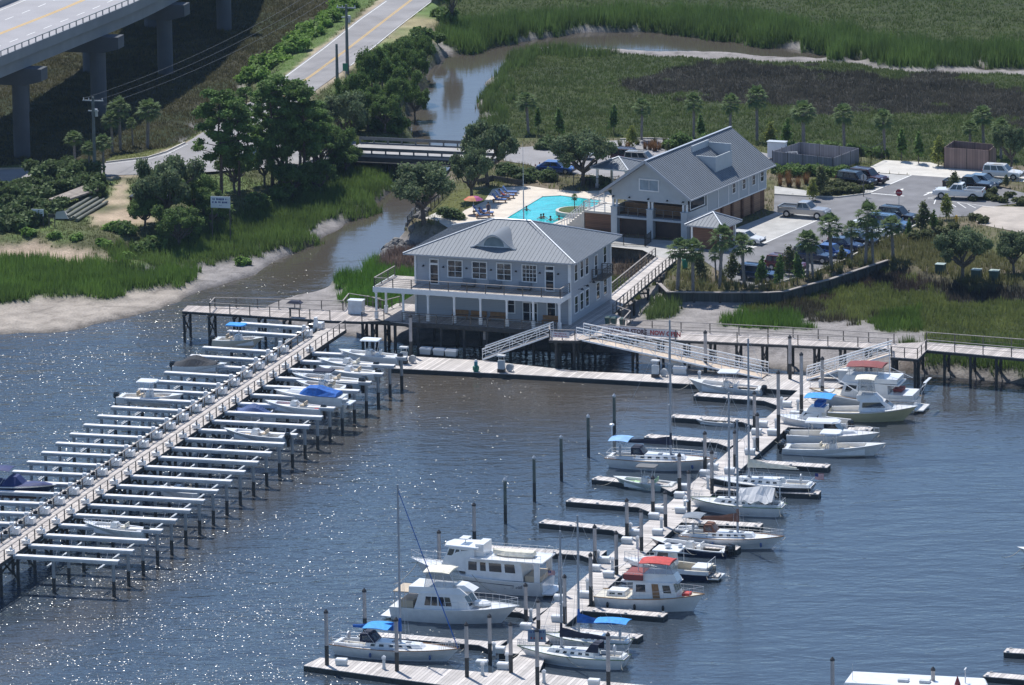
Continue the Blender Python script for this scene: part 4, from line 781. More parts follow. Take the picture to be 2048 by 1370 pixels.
# boardwalk to the right with its platform, and the deck beside the store
bw, _, _ = deckpoly('boardwalk', 'fixed timber boardwalk running right across the mud from the store', 'boardwalk', [(1128,664),(1140,651),(1209,604),(1216,592),(1226,627),(1262,640),(1245,657),(1536,672),(1790,687),(1853,684),(2080,701),(2400,722),(2400,742),(2080,720),(1853,700),(1836,718),(1781,714),(1781,698),(1536,688),(1290,677),(1220,668),(1155,681),(1098,680),(1098,668)], PZ, .32, planks('pier_boards_c', (.46,.41,.38), 0, .3), dark_timber, math.radians(-20))
rl(bw, [(1247,658),(1536,672),(1788,687)], step=3.0, lines=1); rl(bw, [(1853,684),(2080,701),(2300,716)], step=3.0, lines=1)
rl(bw, [(1226,628),(1261,641),(1247,657)], step=2.0, lines=1); rl(bw, [(1181,673),(1222,668),(1290,676),(1536,687),(1776,696)], step=3.0, lines=1)
rl(bw, [(1853,699),(2080,719),(2300,735)], step=3.0, lines=1); rl(bw, [(1782,700),(1783,713),(1835,717),(1851,701)], step=1.6, lines=1)
rl(bw, [(1099,669),(1099,679),(1150,680)], step=1.4, lines=1)
prs = []
for k in range(15): x = 1265 + k*52; prs.append((P(x, 676+(x-1290)*.039 if x < 1800 else 698+(x-1853)*.096, PZ), P(x+9, 659+(x-1247)*.05 if x < 1790 else 684+(x-1853)*.085, PZ)))
for x in (1112, 1148): prs.append((P(x, 679, PZ), P(x+8, 670, PZ)))
for q in ((1786,713),(1830,715)): prs.append((P(q[0], q[1], PZ), P(q[0]+6, q[1]-12, PZ)))
prs += [(P(1165, 645, PZ), P(1190, 655, PZ)), (P(1200, 622, PZ), P(1222, 640, PZ))]
bents(bw, prs, -1.0, PZ-.3)
# footbridge up to the car park
fb, _, _ = deckpoly('footbridge', 'pale timber footbridge sloping from the store deck up to the car park', 'footbridge', [(1217,592),(1312,513),(1353,519),(1225,627)], PZ+.01, .3, planks('pier_boards_d', (.55,.50,.46), 0, .3), dark_timber, math.radians(58))
rl(fb, [(1213,594),(1311,514)], z=PZ+.01, step=1.6, lines=2); rl(fb, [(1226,627),(1352,520)], z=PZ+.01, step=1.6, lines=2)
bents(fb, [(P(1218+ k*30, 597-k*25, PZ), P(1240+k*28, 618-k*23, PZ)) for k in range(4)], -.5, PZ-.3)

# ---- aluminium gangways
def gangway(label, A, B, wd=1.5, hh=1.15, glare=False):
    L2 = Vector((B.x-A.x, B.y-A.y, 0)); L = L2.length; rz = math.atan2(L2.y, L2.x); dz = B.z - A.z
    t = thing('gangway', label, 'gangway', A, rz); zt = lambda x: dz * x / L
    b = MB(); b.bar((0, 0, 0), (L, 0, dz), wd, .06); b.build('tread', mat('gangway_tread', (.55,.45,.36), .7, var=.2), t)
    m = mat('gangway_alu_glare', (.88,.9,.92), .3, metal=.1, var=.05)  # sun glare on the aluminium, put into a near-white colour
    n = max(4, round(L / 1.5))
    for s in (-1, 1):
        b = MB(); y = s * wd / 2
        b.bar((0, y, .0), (L, y, dz), .1, .16); b.bar((0, y, hh), (L, y, dz+hh), .14, .12); b.bar((0, y, hh*.75), (L, y, dz+hh*.75), .07, .05); b.tube((0, y, hh*.5), (L, y, dz+hh*.5), .03)
        for k in range(n + 1):
            x = L*k/n; b.bar((x, y, zt(x)), (x+.001, y, zt(x)+hh), .05, .05)
            if k < n: x2 = L*(k+1)/n; b.tube((x, y, zt(x) + (hh if k % 2 else 0)), (x2, y, zt(x2) + (0 if k % 2 else hh)), .03, .03, 5)
        b.build('truss', m, t)
    return t
gangway('silver truss gangway descending left from the store landing to the fuel dock', P(1104, 668, PZ), P(968, 716, .55), 1.6)
gangway('longest gangway, with wide glinting silver rails, behind the tall sailboat mast', P(1160, 674, PZ), P(1530, 752, .6), 2.2, 1.25)
gangway('slim silver gangway from the right platform down to the head of the main dock', P(1783, 706, PZ), P(1614, 757, .55), 1.4)

# ---- floating docks
DZ = .5
fdm = planks('float_boards', (.53,.49,.46), 0, .35); 
fd, _, _ = deckpoly('fuel_dock', 'long floating fuel dock in front of the store', 'dock', [(780,710),(969,721),(1154,742),(1306,749),(1345,748),(1346,735),(1522,748),(1536,745),(1690,757),(1690,770),(1640,792),(1600,781),(1400,769),(1024,748),(778,736)], DZ, .55, fdm, float_side, math.radians(-20))
MA, MBp = P(1050, 1290, DZ), P(1630, 778, DZ); MD = (MBp - MA).normalized(); MN = Vector((MD.y, -MD.x, 0)); ML = (MBp-MA).length
t = thing('main_dock', 'long floating main dock with finger docks on both sides', 'dock', (MA.x, MA.y, 0), math.atan2(MD.y, MD.x))
b = MB(); b.box(-3, ML, -1.6, 1.6, DZ-.07, DZ+.004); b.build('deck', fdm, t); b = MB(); b.box(-3, ML-.02, -1.56, 1.56, -.05, DZ-.073); b.build('float', float_side, t)
def finger(tip, root, label, wd=1.45, gus=1):
    A = P(tip[0], tip[1], DZ); B = P(root[0], root[1], DZ); d = B - A; L = d.length + .6
    t = thing('finger_dock', label, 'dock', (A.x, A.y, 0), math.atan2(d.y, d.x), 'finger docks off the main dock')
    s = -1 if gus < 0 else 1
    poly = [(0, -wd/2), (L-1.9, -wd/2), (L, -wd/2-1.5), (L, wd/2+.9), (L-1.2, wd/2), (0, wd/2)]
    b = MB(); b.prism(poly, DZ-.07, DZ); b.build('deck', fdm, t)
    b = MB(); b.prism([(x*.998+.02, y*.97) for x, y in poly], -.05, DZ-.073); b.build('float', float_side, t)
    b = MB()
    for x in (.4, L*.35, L*.65):
        for y in (-wd/2+.1, wd/2-.1): b.cb((x, y, DZ+.06), (.28, .07, .1))
    b.build('cleat', galv, t)
LF = [((1391,788),(1556,800)), ((1343,831),(1512,842)), ((1292,871),(1462,884)), ((1189,955),(1350,972)), ((1136,999),(1306,1013)), ((1083,1042),(1255,1059)), ((945,1092),(1192,1108)), ((868,1205),(1072,1223)), ((722,1266),(990,1288))]
for k, (a, c) in enumerate(LF): finger(a, c, '%s finger dock counted from the store on the left side of the main dock' % ORD[k])
RF = [((1744,858),(1560,850)), ((1658,932),(1462,920)), ((1640,985),(1410,975)), ((1523,1050),(1350,1040)), ((1478,1096),(1300,1084)), ((1440,1150),(1215,1140)), ((1331,1230),(1130,1214)), ((1281,1273),(1100,1255))]
for k, (a, c) in enumerate(RF): finger(a, c, '%s finger dock counted from the store on the right side of the main dock' % ORD[k])
deckpoly('end_dock', 'wide floating end dock along the bottom edge of the marina', 'dock', [(607,1331),(640,1315),(985,1346),(1035,1312),(1060,1283),(1100,1290),(1078,1345),(1200,1362),(1400,1380),(1400,1420),(1100,1400),(900,1372)], DZ+.002, .55, fdm, float_side, math.radians(-17))
for tip, root, l in (((2010,1300),(2200,1312),'short dock end at the far right, the farther of two'), ((1970,1348),(2200,1368),'short dock end in the lower right corner, the nearer of two')): finger(tip, root, l)

# ---- piles
sleeve = mat('pile_sleeve', (.46, .42, .40), .8, var=.15, sc=2); pcap = mat('pile_cap', (.03, .03, .035), .5); tgreen = mat('treated_timber', (.12, .14, .12), .8, var=.25, sc=2)
def pile(x, yt, yb, label, white=True, z=0.0, r=.19, grp='mooring piles of the floating docks'):
    A = P(x, yb, z); h = max(2.0, top(x, yt, yb, z)); z0 = A.z
    t = thing('mooring_pile', label, 'pile', (A.x, A.y, 0), 0, grp)
    hw = z0 + h * (.36 if white else .42)
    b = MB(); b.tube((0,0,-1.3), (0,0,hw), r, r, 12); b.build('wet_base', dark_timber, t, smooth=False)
    b = MB(); b.tube((0,0,hw), (0,0,z0+h-.25), r*.97, r*.93, 12); b.build('shaft', sleeve if white else tgreen, t)
    b = MB(); b.tube((0,0,z0+h-.25), (0,0,z0+h-.1), r*1.15, r*1.1, 12); b.tube((0,0,z0+h-.1), (0,0,z0+h+.12), r*1.1, .02, 12); b.build('cap', pcap if white else galv, t)
    return t
for k, (x, a, c) in enumerate([(1229,790,880),(1177,830,914),(1123,872,962),(1069,913,1003),(1011,957,1047)]):
    pile(x, a, c, '%s bare green pile, counted from the store, in the row standing alone in open water' % ORD[k], False, 0, .17, 'free standing mooring piles')
PL = [(949,1007,1093,'pile behind the large white pilothouse yacht'),(879,1062,1150,'pale pile beyond the bow rail of the pilothouse yacht'),(654,1221,1330,'pile by the tip of the end dock, left of the blue covered sailboat'),(730,1179,1268,'pile just behind the stern of the blue covered sailboat'),(794,1237,1342,'pile in front of the mast of the blue covered sailboat'),(934,1246,1354,'pile off the bow of the blue covered sailboat on the end dock'),(980,1230,1318,'pile at the root of the finger behind the blue covered sailboat'),(1022,1246,1345,'pile where the end dock meets the main dock'),
 (1052,1168,1247,'pile beside the bow of the yacht with the cream top'),(1121,1106,1187,'pile right behind the stern of the pilothouse yacht'),(1130,1151,1247,'pile on the main dock right of the yacht stern'),(1182,1108,1208,'pile at the stern of the red topped trawler'),(1190,1051,1129,'pile at the root of the seventh left finger dock'),(1233,1064,1149,'pile off the bow of the hardtop boat with the dark hull'),(1254,998,1073,'pile at the root of the sixth left finger dock'),(1283,1020,1104,'pile off the bow of the navy centre console'),(1331,983,1053,'pile off the inflatable dinghy on the main dock'),
 (1306,953,1030,'pile at the outboard stern of the small open skiff'),(1359,908,982,'pile at the right of the small open skiff'),(1378,942,1032,'pile off the bow of the sailboat with the white tarpaulin'),(1410,864,940,'pile off the bow of the large white sailboat'),(1424,902,987,'pile off the bow of the dark hulled sailboat'),(1470,862,934,'pile at the root of the third left finger dock'),(1509,784,858,'pile at the root of the second left finger dock'),(1515,827,902,'pile left of the centre console with the white hardtop'),(1557,743,877,'tall pile at the outboards of the white hardtop boats'),(1603,706,835,'tall pile behind the yellow hulled fishing boat'),(1645,715,801,'tall pile at the bow of the burgundy topped yacht'),
 (1580,672,758,'tall pile at the foot of the long gangway'),(1411,662,745,'tall pile rising in front of the boardwalk beside the long gangway'),(970,636,703,'tall pile at the shaded front of the store'),(822,630,712,'tall pile at the left front corner of the store'),(1217,1267,1385,'pile off the stern of the dark covered sailboat'),(1075,1258,1375,'pile carrying the small marina sign on the end dock'),(1665,1316,1400,'pile beside the small flag at the bottom edge'),(1866,1336,1420,'pile behind the white roofed houseboat'),(1077,1200,1262,'pile behind the marina sign on the main dock')]
for x, a, c, l in PL: pile(x, a, c, l, True, 0 if x in (949,879) else DZ if c < 1300 or True else 0)
# ---------------- boat lifts
liftcore = {}
def make_lift(L, side, sample=None):
    """local x runs outward from the pier edge; beam along x"""
    t = thing('boat_lift', 'boat lift', 'boat lift', (0,0,0), 0, 'boat lifts along the fixed pier')
    b = MB(); b.box(.1, L, -.34, .34, -.08, .05); b.build('catwalk_beam', beamw, t)
    b = MB(); b.box(.1, L, -.33, -.28, -.3, -.083); b.box(.1, L, .28, .33, -.3, -.083); b.build('side_beam', galv, t)
    for x in ((L*.38, L-.55) if side < 0 else (L*.38, L-.35)):
        b = MB(); b.tube((x, 0, -4.6), (x, 0, -2.0), .17, .17, 10, 0); b.tube((x, 0, -2.0), (x, 0, -.09), .16, .16, 10, 1); b.build('lift_pile', [dark_timber, mat('pile_galv', (.33,.35,.37), .5, metal=.3, var=.2)], t)
    for x in (L*.3, L*.78):
        b = MB(); b.bar((x-.1, .9, -1.2), (x-.1, 2.8, -1.2), .14, .16); b.bar((x+.05,1.2,-1.1),(x+.05,2.5,-1.1),.12,.08); b.build('cradle_beam', galv, t)
        b = MB(); b.tube((x, .33, -.2), (x, .95, -1.2), .015, .015, 4); b.tube((x, 3.6, -.2), (x, 2.75, -1.2), .015, .015, 4); b.build('lift_cable', steel, t)
    b = MB(); b.tube((.4, .36, -.14), (L-.3, .36, -.14), .03, .03, 6); b.build('drive_shaft', mat('shaft_dull', (.3,.32,.34), .7), t)
    b = MB(); b.box(-.75, .25, -.4, .5, .06, .68) if side > 0 else b.box(-.6, .1, -.25, .3, .1, .5); b.build('motor_box', white_gel, t, bevel=.05)
    b = MB(); b.tube((-.1, .55, .3), (-.1, .55, 1.3), .26, .20, 12) if side > 0 else b.tube((-.2, .0, .5), (-.2, .0, .75), .15, .12, 10); b.build('motor_cover', white_paint, t)
    if side > 0: b = MB(); b.tube((.35, .2, .25), (.8, .2, .25), .24, .24, 12); b.build('motor', engine_black, t)
    return t
def along(A, B, n, i): return A + (B - A) * (i / n)
beamz = PZ + .02
oneR = make_lift(10.4, -1); oneL = make_lift(8.9, 1)
RA, RB = P(26, 1110, beamz), P(624, 705, beamz); RE, RF2 = P(240, 1122, beamz), P(790, 731, beamz)
first = True
occR = {}
for i in range(23):
    A = along(RA, RB, 22, i); E = along(RE, RF2, 21, i); d = E - A
    lab = '%s boat lift from the outer end in the right hand row' % ORD[i]
    if i == 0: o = oneR; o.location = A; o.rotation_euler = (0, 0, math.atan2(d.y, d.x)); o['label'] = lab
    else: o = dup(oneR, A, math.atan2(d.y, d.x), lab)
LAa, LBb = P(25, 1068, beamz), P(634, 656, beamz); LE, LF2 = P(-140, 1062, beamz), P(472, 645, beamz)
k = 0
for i in range(24):
    if i == 21: continue
    A = along(LAa, LBb, 23, i); E = along(LE, LF2, 23, i); d = E - A
    lab = '%s boat lift from the outer end in the left hand row' % ORD[k]
    if k == 0: o = oneL; o.location = A; o.rotation_euler = (0, 0, math.atan2(d.y, d.x)); o['label'] = lab
    else: o = dup(oneL, A, math.atan2(d.y, d.x), lab)
    k += 1
# ================================================================ BOATS  (local: x forward from the transom, z = 0 at the waterline)
def sheer(L, B, fs, fb, sw=.82, full=2.3, mid=.42, pw=1.8):
    def f(t):
        hb = B/2 * (sw + (1-sw)*math.sin(math.pi/2*min(1, t/mid))) if t < mid else B/2 * max(.012, 1 - ((t-mid)/(1-mid))**full)
        return hb, fs + (fb-fs)*t**pw
    return f
def hull(par, L, B, fs, fb, m, boot=None, rake=.9, sw=.82, full=2.3, tr=.0, wl=.86, pw=1.8, n=16, stripe=None, mid=.42):
    f = sheer(L, B, fs, fb, sw, full, mid, pw); rings = []
    for i in range(n + 1):
        t = i / n; hb, zs = f(t); tw = wl - .35*t**3; R_ = []
        xk = lambda q: t*(L - rake*q) + tr*q*(1-t)**6
        prof = [(1, zs, 0), (.985, zs-.10, .12), (.5+.5*tw, zs*.5, .5), (tw, .12, .85), (tw*.97, .0, .93), (tw*.72, -.22, 1.15), (0.02, -.4, 1.4)]
        pts = [(xk(q), hb*w_, z) for w_, z, q in prof]
        rings.append(pts + [(x, -y, z) for x, y, z in pts[::-1]])
    b = MB(); k = len(rings[0])
    for i in range(n):
        for j in range(k-1):
            mi = 1 if j in (4, 5, 6, 7, 8) else (2 if (stripe and j in (0, 12)) else 0)
            a, c = rings[i], rings[i+1]
            b.add([a[j], a[j+1], c[j+1], c[j]], [(0,1,2,3)], mi)
    b.add(rings[0], [tuple(range(k))], 0)
    return b.build('hull', [m, boot or m, stripe or m], par, smooth=False), f
def strip(b, f, L, a, c, inset, dz, mi=0, n=12, k=None):
    """deck surface between stations a..c; inset from the sheer"""
    P_ = []
    for i in range(n+1):
        t = a + (c-a)*i/n; hb, zs = f(t); P_.append((t*L, max(hb - inset, .01), zs + dz))
    for p, q in zip(P_[:-1], P_[1:]): b.add([(p[0],-p[1],p[2]), (q[0],-q[1],q[2]), (q[0],q[1],q[2]), (p[0],p[1],p[2])], [(0,1,2,3)], mi)
def fullDeck(par, f, L, m, dz=-.03, toe=None, a=0, c=.995):
    b = MB(); strip(b, f, L, a, c, .03, dz); o = b.build('deck', m, par, recalc=False)
    if toe:
        b = MB(); n = 14
        for s in (-1, 1):
            for i in range(n): 
                t0 = i/n; t1 = (i+1)/n; h0, z0 = f(t0); h1, z1 = f(t1); b.bar((t0*L, s*h0*.99, z0), (t1*L, s*h1*.99, z1), .06, .07)
        b.build('toe_rail', toe, par)
    return o
def cockpit(par, f, L, m, sole, a, c, zs, gun=.2, n=10):
    """open well: gunwale strips, inner walls, sole"""
    b = MB(); pr = None
    for i in range(n+1):
        t = a + (c-a)*i/n; hb, z = f(t); x = t*L; inn = max(hb-gun, .03); cur = [(x,-hb,z),(x,-inn,z),(x,-inn,zs),(x,inn,zs),(x,inn,z),(x,hb,z)]
        if pr:
            for j, mi in ((0,0),(1,0),(2,1),(3,0),(4,0)): b.add([pr[j], cur[j], cur[j+1], pr[j+1]], [(0,1,2,3)], mi)
        if i in (0, n): b.add([cur[1], cur[2], cur[3], cur[4]], [(0,1,2,3)])
        pr = cur
    return b.build('cockpit', [m, sole], par, recalc=False)
class Fr:      # tapered house
    def __init__(s, x0, x1, h0, h1, z0, X0, X1, H0, H1, z1): s.p = [(x0,-h0,z0),(x1,-h1,z0),(x1,h1,z0),(x0,h0,z0),(X0,-H0,z1),(X1,-H1,z1),(X1,H1,z1),(X0,H0,z1)]
    def solid(s, b, mi=0): b.add(s.p, [(0,3,2,1),(4,5,6,7),(0,1,5,4),(1,2,6,5),(2,3,7,6),(3,0,4,7)], mi); return s
    def pan(s, b, side, u0, u1, v0, v1, mi=0, off=.012):
        q = {'R': (0,1,5,4), 'F': (1,2,6,5), 'L': (3,2,6,7), 'A': (0,3,7,4), 'T': (4,5,6,7)}[side]; A, B_, C, D = [Vector(s.p[i]) for i in q]
        g = lambda u, v: (A*(1-u)+B_*u)*(1-v) + (D*(1-u)+C*u)*v
        pts = [g(u0,v0), g(u1,v0), g(u1,v1), g(u0,v1)]; nrm = (pts[1]-pts[0]).cross(pts[3]-pts[0]).normalized()
        cen = sum((Vector(p) for p in s.p), Vector())/8
        if nrm.dot(pts[0]-cen) < 0: nrm = -nrm
        o = nrm*off; b.add([p - nrm*.03 for p in pts] + [p + o for p in pts], [(4,5,6,7),(0,1,5,4),(1,2,6,5),(2,3,7,6),(3,0,4,7)], mi)
def windows(par, fr, specs, m=glass, name='window'):
    for side, u0, u1, v0, v1 in specs: b = MB(); fr.pan(b, side, u0, u1, v0, v1); b.build(name, m, par)
def outboard(par, x, y, z, s=1.0, m=engine_black):
    b = MB(); b.loft([[(x-.1*s+q[0]*s*k, y+q[1]*s*k, z+h*s) for q in ((.28,-.17),(.28,.17),(-.1,.2),(-.34,.13),(-.34,-.13),(-.1,-.2))] for k, h in ((.75,.05),(1,.2),(1,.5),(.8,.68),(.4,.74))], close=True)
    b.add([(x-.02*s,y-.08*s,z+.1*s),(x-.3*s,y-.06*s,z+.1*s),(x-.3*s,y+.06*s,z+.1*s),(x-.02*s,y+.08*s,z+.1*s),(x-.05*s,y-.04*s,z-.75*s),(x-.34*s,y-.03*s,z-.75*s),(x-.34*s,y+.03*s,z-.75*s),(x-.05*s,y+.04*s,z-.75*s)], [(0,1,2,3),(7,6,5,4),(0,4,5,1),(1,5,6,2),(2,6,7,3),(3,7,4,0)])
    return b.build('outboard_engine', m, par, smooth=False)
def bowrail(par, f, L, a, c, h=.6, inset=.08, m=steel, n=9, mid=True, close=True):
    b = MB()
    for s in (-1, 1):
        pts = []
        for i in range(n+1):
            t = a + (c-a)*i/n; hb, z = f(t); q = (t*L, s*max(hb-inset, .05), z); pts.append((q[0], q[1], z+h)); b.tube(q, pts[-1], .016, .016, 4)
        b.path(pts, .02, 4)
        if mid: b.path([(p[0], p[1], p[2]-h*.5) for p in pts], .01, 4)
        pts_last = pts[-1]
    if close: b.tube(pts_last, (pts_last[0], -pts_last[1], pts_last[2]), .02, .02, 4)
    return b.build('bow_rail', m, par)
def ttop(par, x0, x1, hw, z0, z1, m, fr=alu):
    b = MB(); b.loft([[(x0+.1,-hw+.05,z1),(x0,-hw+.2,z1),(x0,hw-.2,z1),(x0+.1,hw-.05,z1),(x1-.3,hw,z1),(x1,hw-.3,z1),(x1,-hw+.3,z1),(x1-.3,-hw,z1)], [(x0+.15,-hw+.1,z1+.1),(x0+.05,-hw+.22,z1+.1),(x0+.05,hw-.22,z1+.1),(x0+.15,hw-.1,z1+.1),(x1-.33,hw-.06,z1+.1),(x1-.06,hw-.32,z1+.1),(x1-.06,-hw+.32,z1+.1),(x1-.33,-hw+.06,z1+.1)]], close=True)
    b.build('t_top', m, par); b = MB(); xm = (x0+x1)/2
    for s in (-1, 1):
        for dx in (-.45, .35): b.tube((xm+dx, s*.42, z0), (xm+dx*1.5-.1, s*(hw-.25), z1), .03, .03, 6)
        b.tube((xm-.45, s*.42, z0+.5), (xm+.35, s*.42, z0+.9), .02)
    b.build('t_top_frame', fr, par)
def console(par, x, zs, m=white_gel, s=1.0):
    f_ = Fr(x-.4*s, x+.5*s, .42*s, .42*s, zs, x-.3*s, x+.25*s, .4*s, .36*s, zs+1.0*s); b = MB(); f_.solid(b); b.build('console', m, par)
    w_ = Fr(x-.1*s, x+.25*s, .38*s, .36*s, zs+1.0*s, x-.2*s, x+.0*s, .34*s, .3*s, zs+1.4*s); b = MB(); w_.pan(b, 'F', 0, 1, 0, 1); w_.pan(b, 'L', .1, 1, 0, 1); w_.pan(b, 'R', .1, 1, 0, 1); b.build('windscreen', clear, par)
    b = MB(); b.tube((x-.46*s, 0, zs+.85*s), (x-.5*s, 0, zs+.9*s), .18*s, .18*s, 10); b.build('steering_wheel', steel, par)
def seat(par, x, zs, m=tan, w_=.5, mf=white_gel):
    b = MB(); b.box(x-.22, x+.22, -w_, w_, zs+.55, zs+.68); b.box(x-.3, x-.2, -w_, w_, zs+.62, zs+1.0); b.build('seat', m, par)
    b = MB(); b.box(x-.2, x+.2, -w_+.05, w_-.05, zs, zs+.545); b.build('seat_base', mf, par)
def cc(label, L, B, hm=white_gel, top=None, eng=1, up=tan, inner=None, boot=None, cushions=None, rails=False, stripe=None, fb=None, cover=None, z=0, sole=None):
    t = thing('center_console_boat', label, 'motorboat'); inner = inner or white_gel
    fs, fb = .62, fb or (.95 + L*.02); h, f = hull(t, L, B, fs, fb, hm, boot, rake=.9+L*.05, tr=-.12, stripe=stripe)
    zs = .18
    cockpit(t, f, L, inner, sole or cream_gel, .0, .80, zs); b = MB(); strip(b, f, L, .80, .995, 0, .0); b.build('foredeck', inner, t, recalc=False)
    xc = L*.48
    if cover is None:
        console(t, xc, zs, white_gel, 1.0); seat(t, xc-1.0, zs, up)
        b = MB(); b.box(xc+.55, xc+1.1, -.4, .4, zs, zs+.45); b.build('console_seat', cushions or up, t)
        b = MB()
        for s in (-1, 1): b.add([(L*.62, s*(f(.62)[0]-.28), zs+.42), (L*.8, s*(f(.8)[0]-.28), zs+.42), (L*.8, s*.12, zs+.42), (L*.64, s*.5, zs+.42)], [(0,1,2,3)]); b.bar((L*.62, s*.55, zs+.2), (L*.79, s*.2, zs+.2), .06, .42)
        b.build('bow_cushion', cushions or up, t)
        b = MB(); b.box(.12, .55, -f(0)[0]+.25, f(0)[0]-.25, zs, zs+.45); b.build('stern_seat', cushions or inner, t)
    else:
        b = MB(); n = 12; rings = []
        for i in range(n+1):
            q = .02 + .8*i/n; hb, zz = f(q); rings.append([(q*L, -hb*.98, zz+.03), (q*L, -hb*.5, zz+.25+.45*math.sin(math.pi*min(1, i/n*1.1))**2), (q*L, 0, zz+.3+.75*math.sin(math.pi*min(1, i/n*1.05))**2), (q*L, hb*.5, zz+.25+.45*math.sin(math.pi*min(1, i/n*1.1))**2), (q*L, hb*.98, zz+.03)])
        b.loft(rings, caps=False); b.build('boat_cover', cover, t, recalc=False)
    if top: ttop(t, xc-1.25, xc+.85, B*.38, zs+.2, zs+2.05, top)
    ys = {0: [], 1: [0], 2: [-.36, .36], 3: [-.7, 0, .7]}[eng]
    for y in ys: outboard(t, -.12, y, .25 if eng < 2 else .3, 1.0 if eng < 2 else 1.15)
    if rails: bowrail(t, f, L, .55, .985, .28, .06, mid=False)
    return t
def mastset(par, x, zb, h, boomL, cover, dz=1.5, m=mat('mast_grey', (.34,.37,.41), .5, metal=.2, var=.06), forestay=None, xb=None, xs=0, by=None, furl=None, mr=.12, spread=True, sail=False, lo=0):
    b = MB(); b.tube((x, 0, zb), (x, 0, zb+h), mr, mr*.75, 8)
    if spread:
        for q in (.38, .68): b.bar((x-.05, -.85*(1.1-q), zb+h*q), (x-.05, .85*(1.1-q), zb+h*q), .06, .03)
    b.tube((x, 0, zb+h), (x, 0, zb+h+.5), .015); b.build('mast', m, par)
    b = MB(); 
    for s in (-1, 1): b.tube((x-.1, s*by, zb), (x, 0, zb+h*.98), .012, .012, 4); b.tube((x+.3, s*by, zb), (x, 0, zb+h*.68), .012, .012, 4)
    b.tube((xs, 0, zb+.1), (x, 0, zb+h), .012, .012, 4)
    b.build('shroud', steel, par)
    b = MB(); b.tube((xb, 0, lo), (x, 0, zb+h*.97), .055 if furl else .014, .035 if furl else .014, 6); b.build('forestay', furl or steel, par)
    zz = zb + dz; b = MB(); b.tube((x, 0, zz), (x-boomL, 0, zz-.05), .06, .05, 8); b.build('boom', m, par)
    if cover:
        b = MB(); rings = []
        for i in range(9):
            q = i/8; w_ = .16*(1-.5*q)+.02*math.sin(q*9); hh = (.55*(1-q)**1.5 + .22 + .04*math.sin(q*11)); xx = x+.1-boomL*q*.98
            rings.append([(xx, -w_, zz-.07), (xx, -w_*.8, zz+hh*.6), (xx, 0, zz+hh), (xx, w_*.8, zz+hh*.6), (xx, w_, zz-.07)])
        b.loft(rings); b.tube((x, 0, zz-.1), (x, 0, zz+1.3), .16, .11, 8); b.build('sail_cover', cover, par)
def bimini(par, x0, x1, hw, z0, z1, m, fr=steel, arch=.14):
    b = MB(); rings = []
    for i in range(6):
        q = i/5; xx = x0 + (x1-x0)*q; zz = z1 - .1*(2*q-1)**2
        rings.append([(xx, y*hw, zz + arch*(1-y*y)) for y in (-1.02, -.75, -.4, 0, .4, .75, 1.02)] + [(xx, y*hw, zz + arch*(1-y*y) - .04) for y in (1.0, .75, .4, 0, -.4, -.75, -1.0)])
    b.loft(rings, close=True); b.build('bimini_top', m, par)
    b = MB()
    for s in (-1, 1):
        for xx in (x0+.05, x1-.05): b.tube(((x0+x1)/2, s*hw, z0), (xx, s*hw, z1-.05), .02, .02, 4)
    b.build('bimini_frame', fr, par)
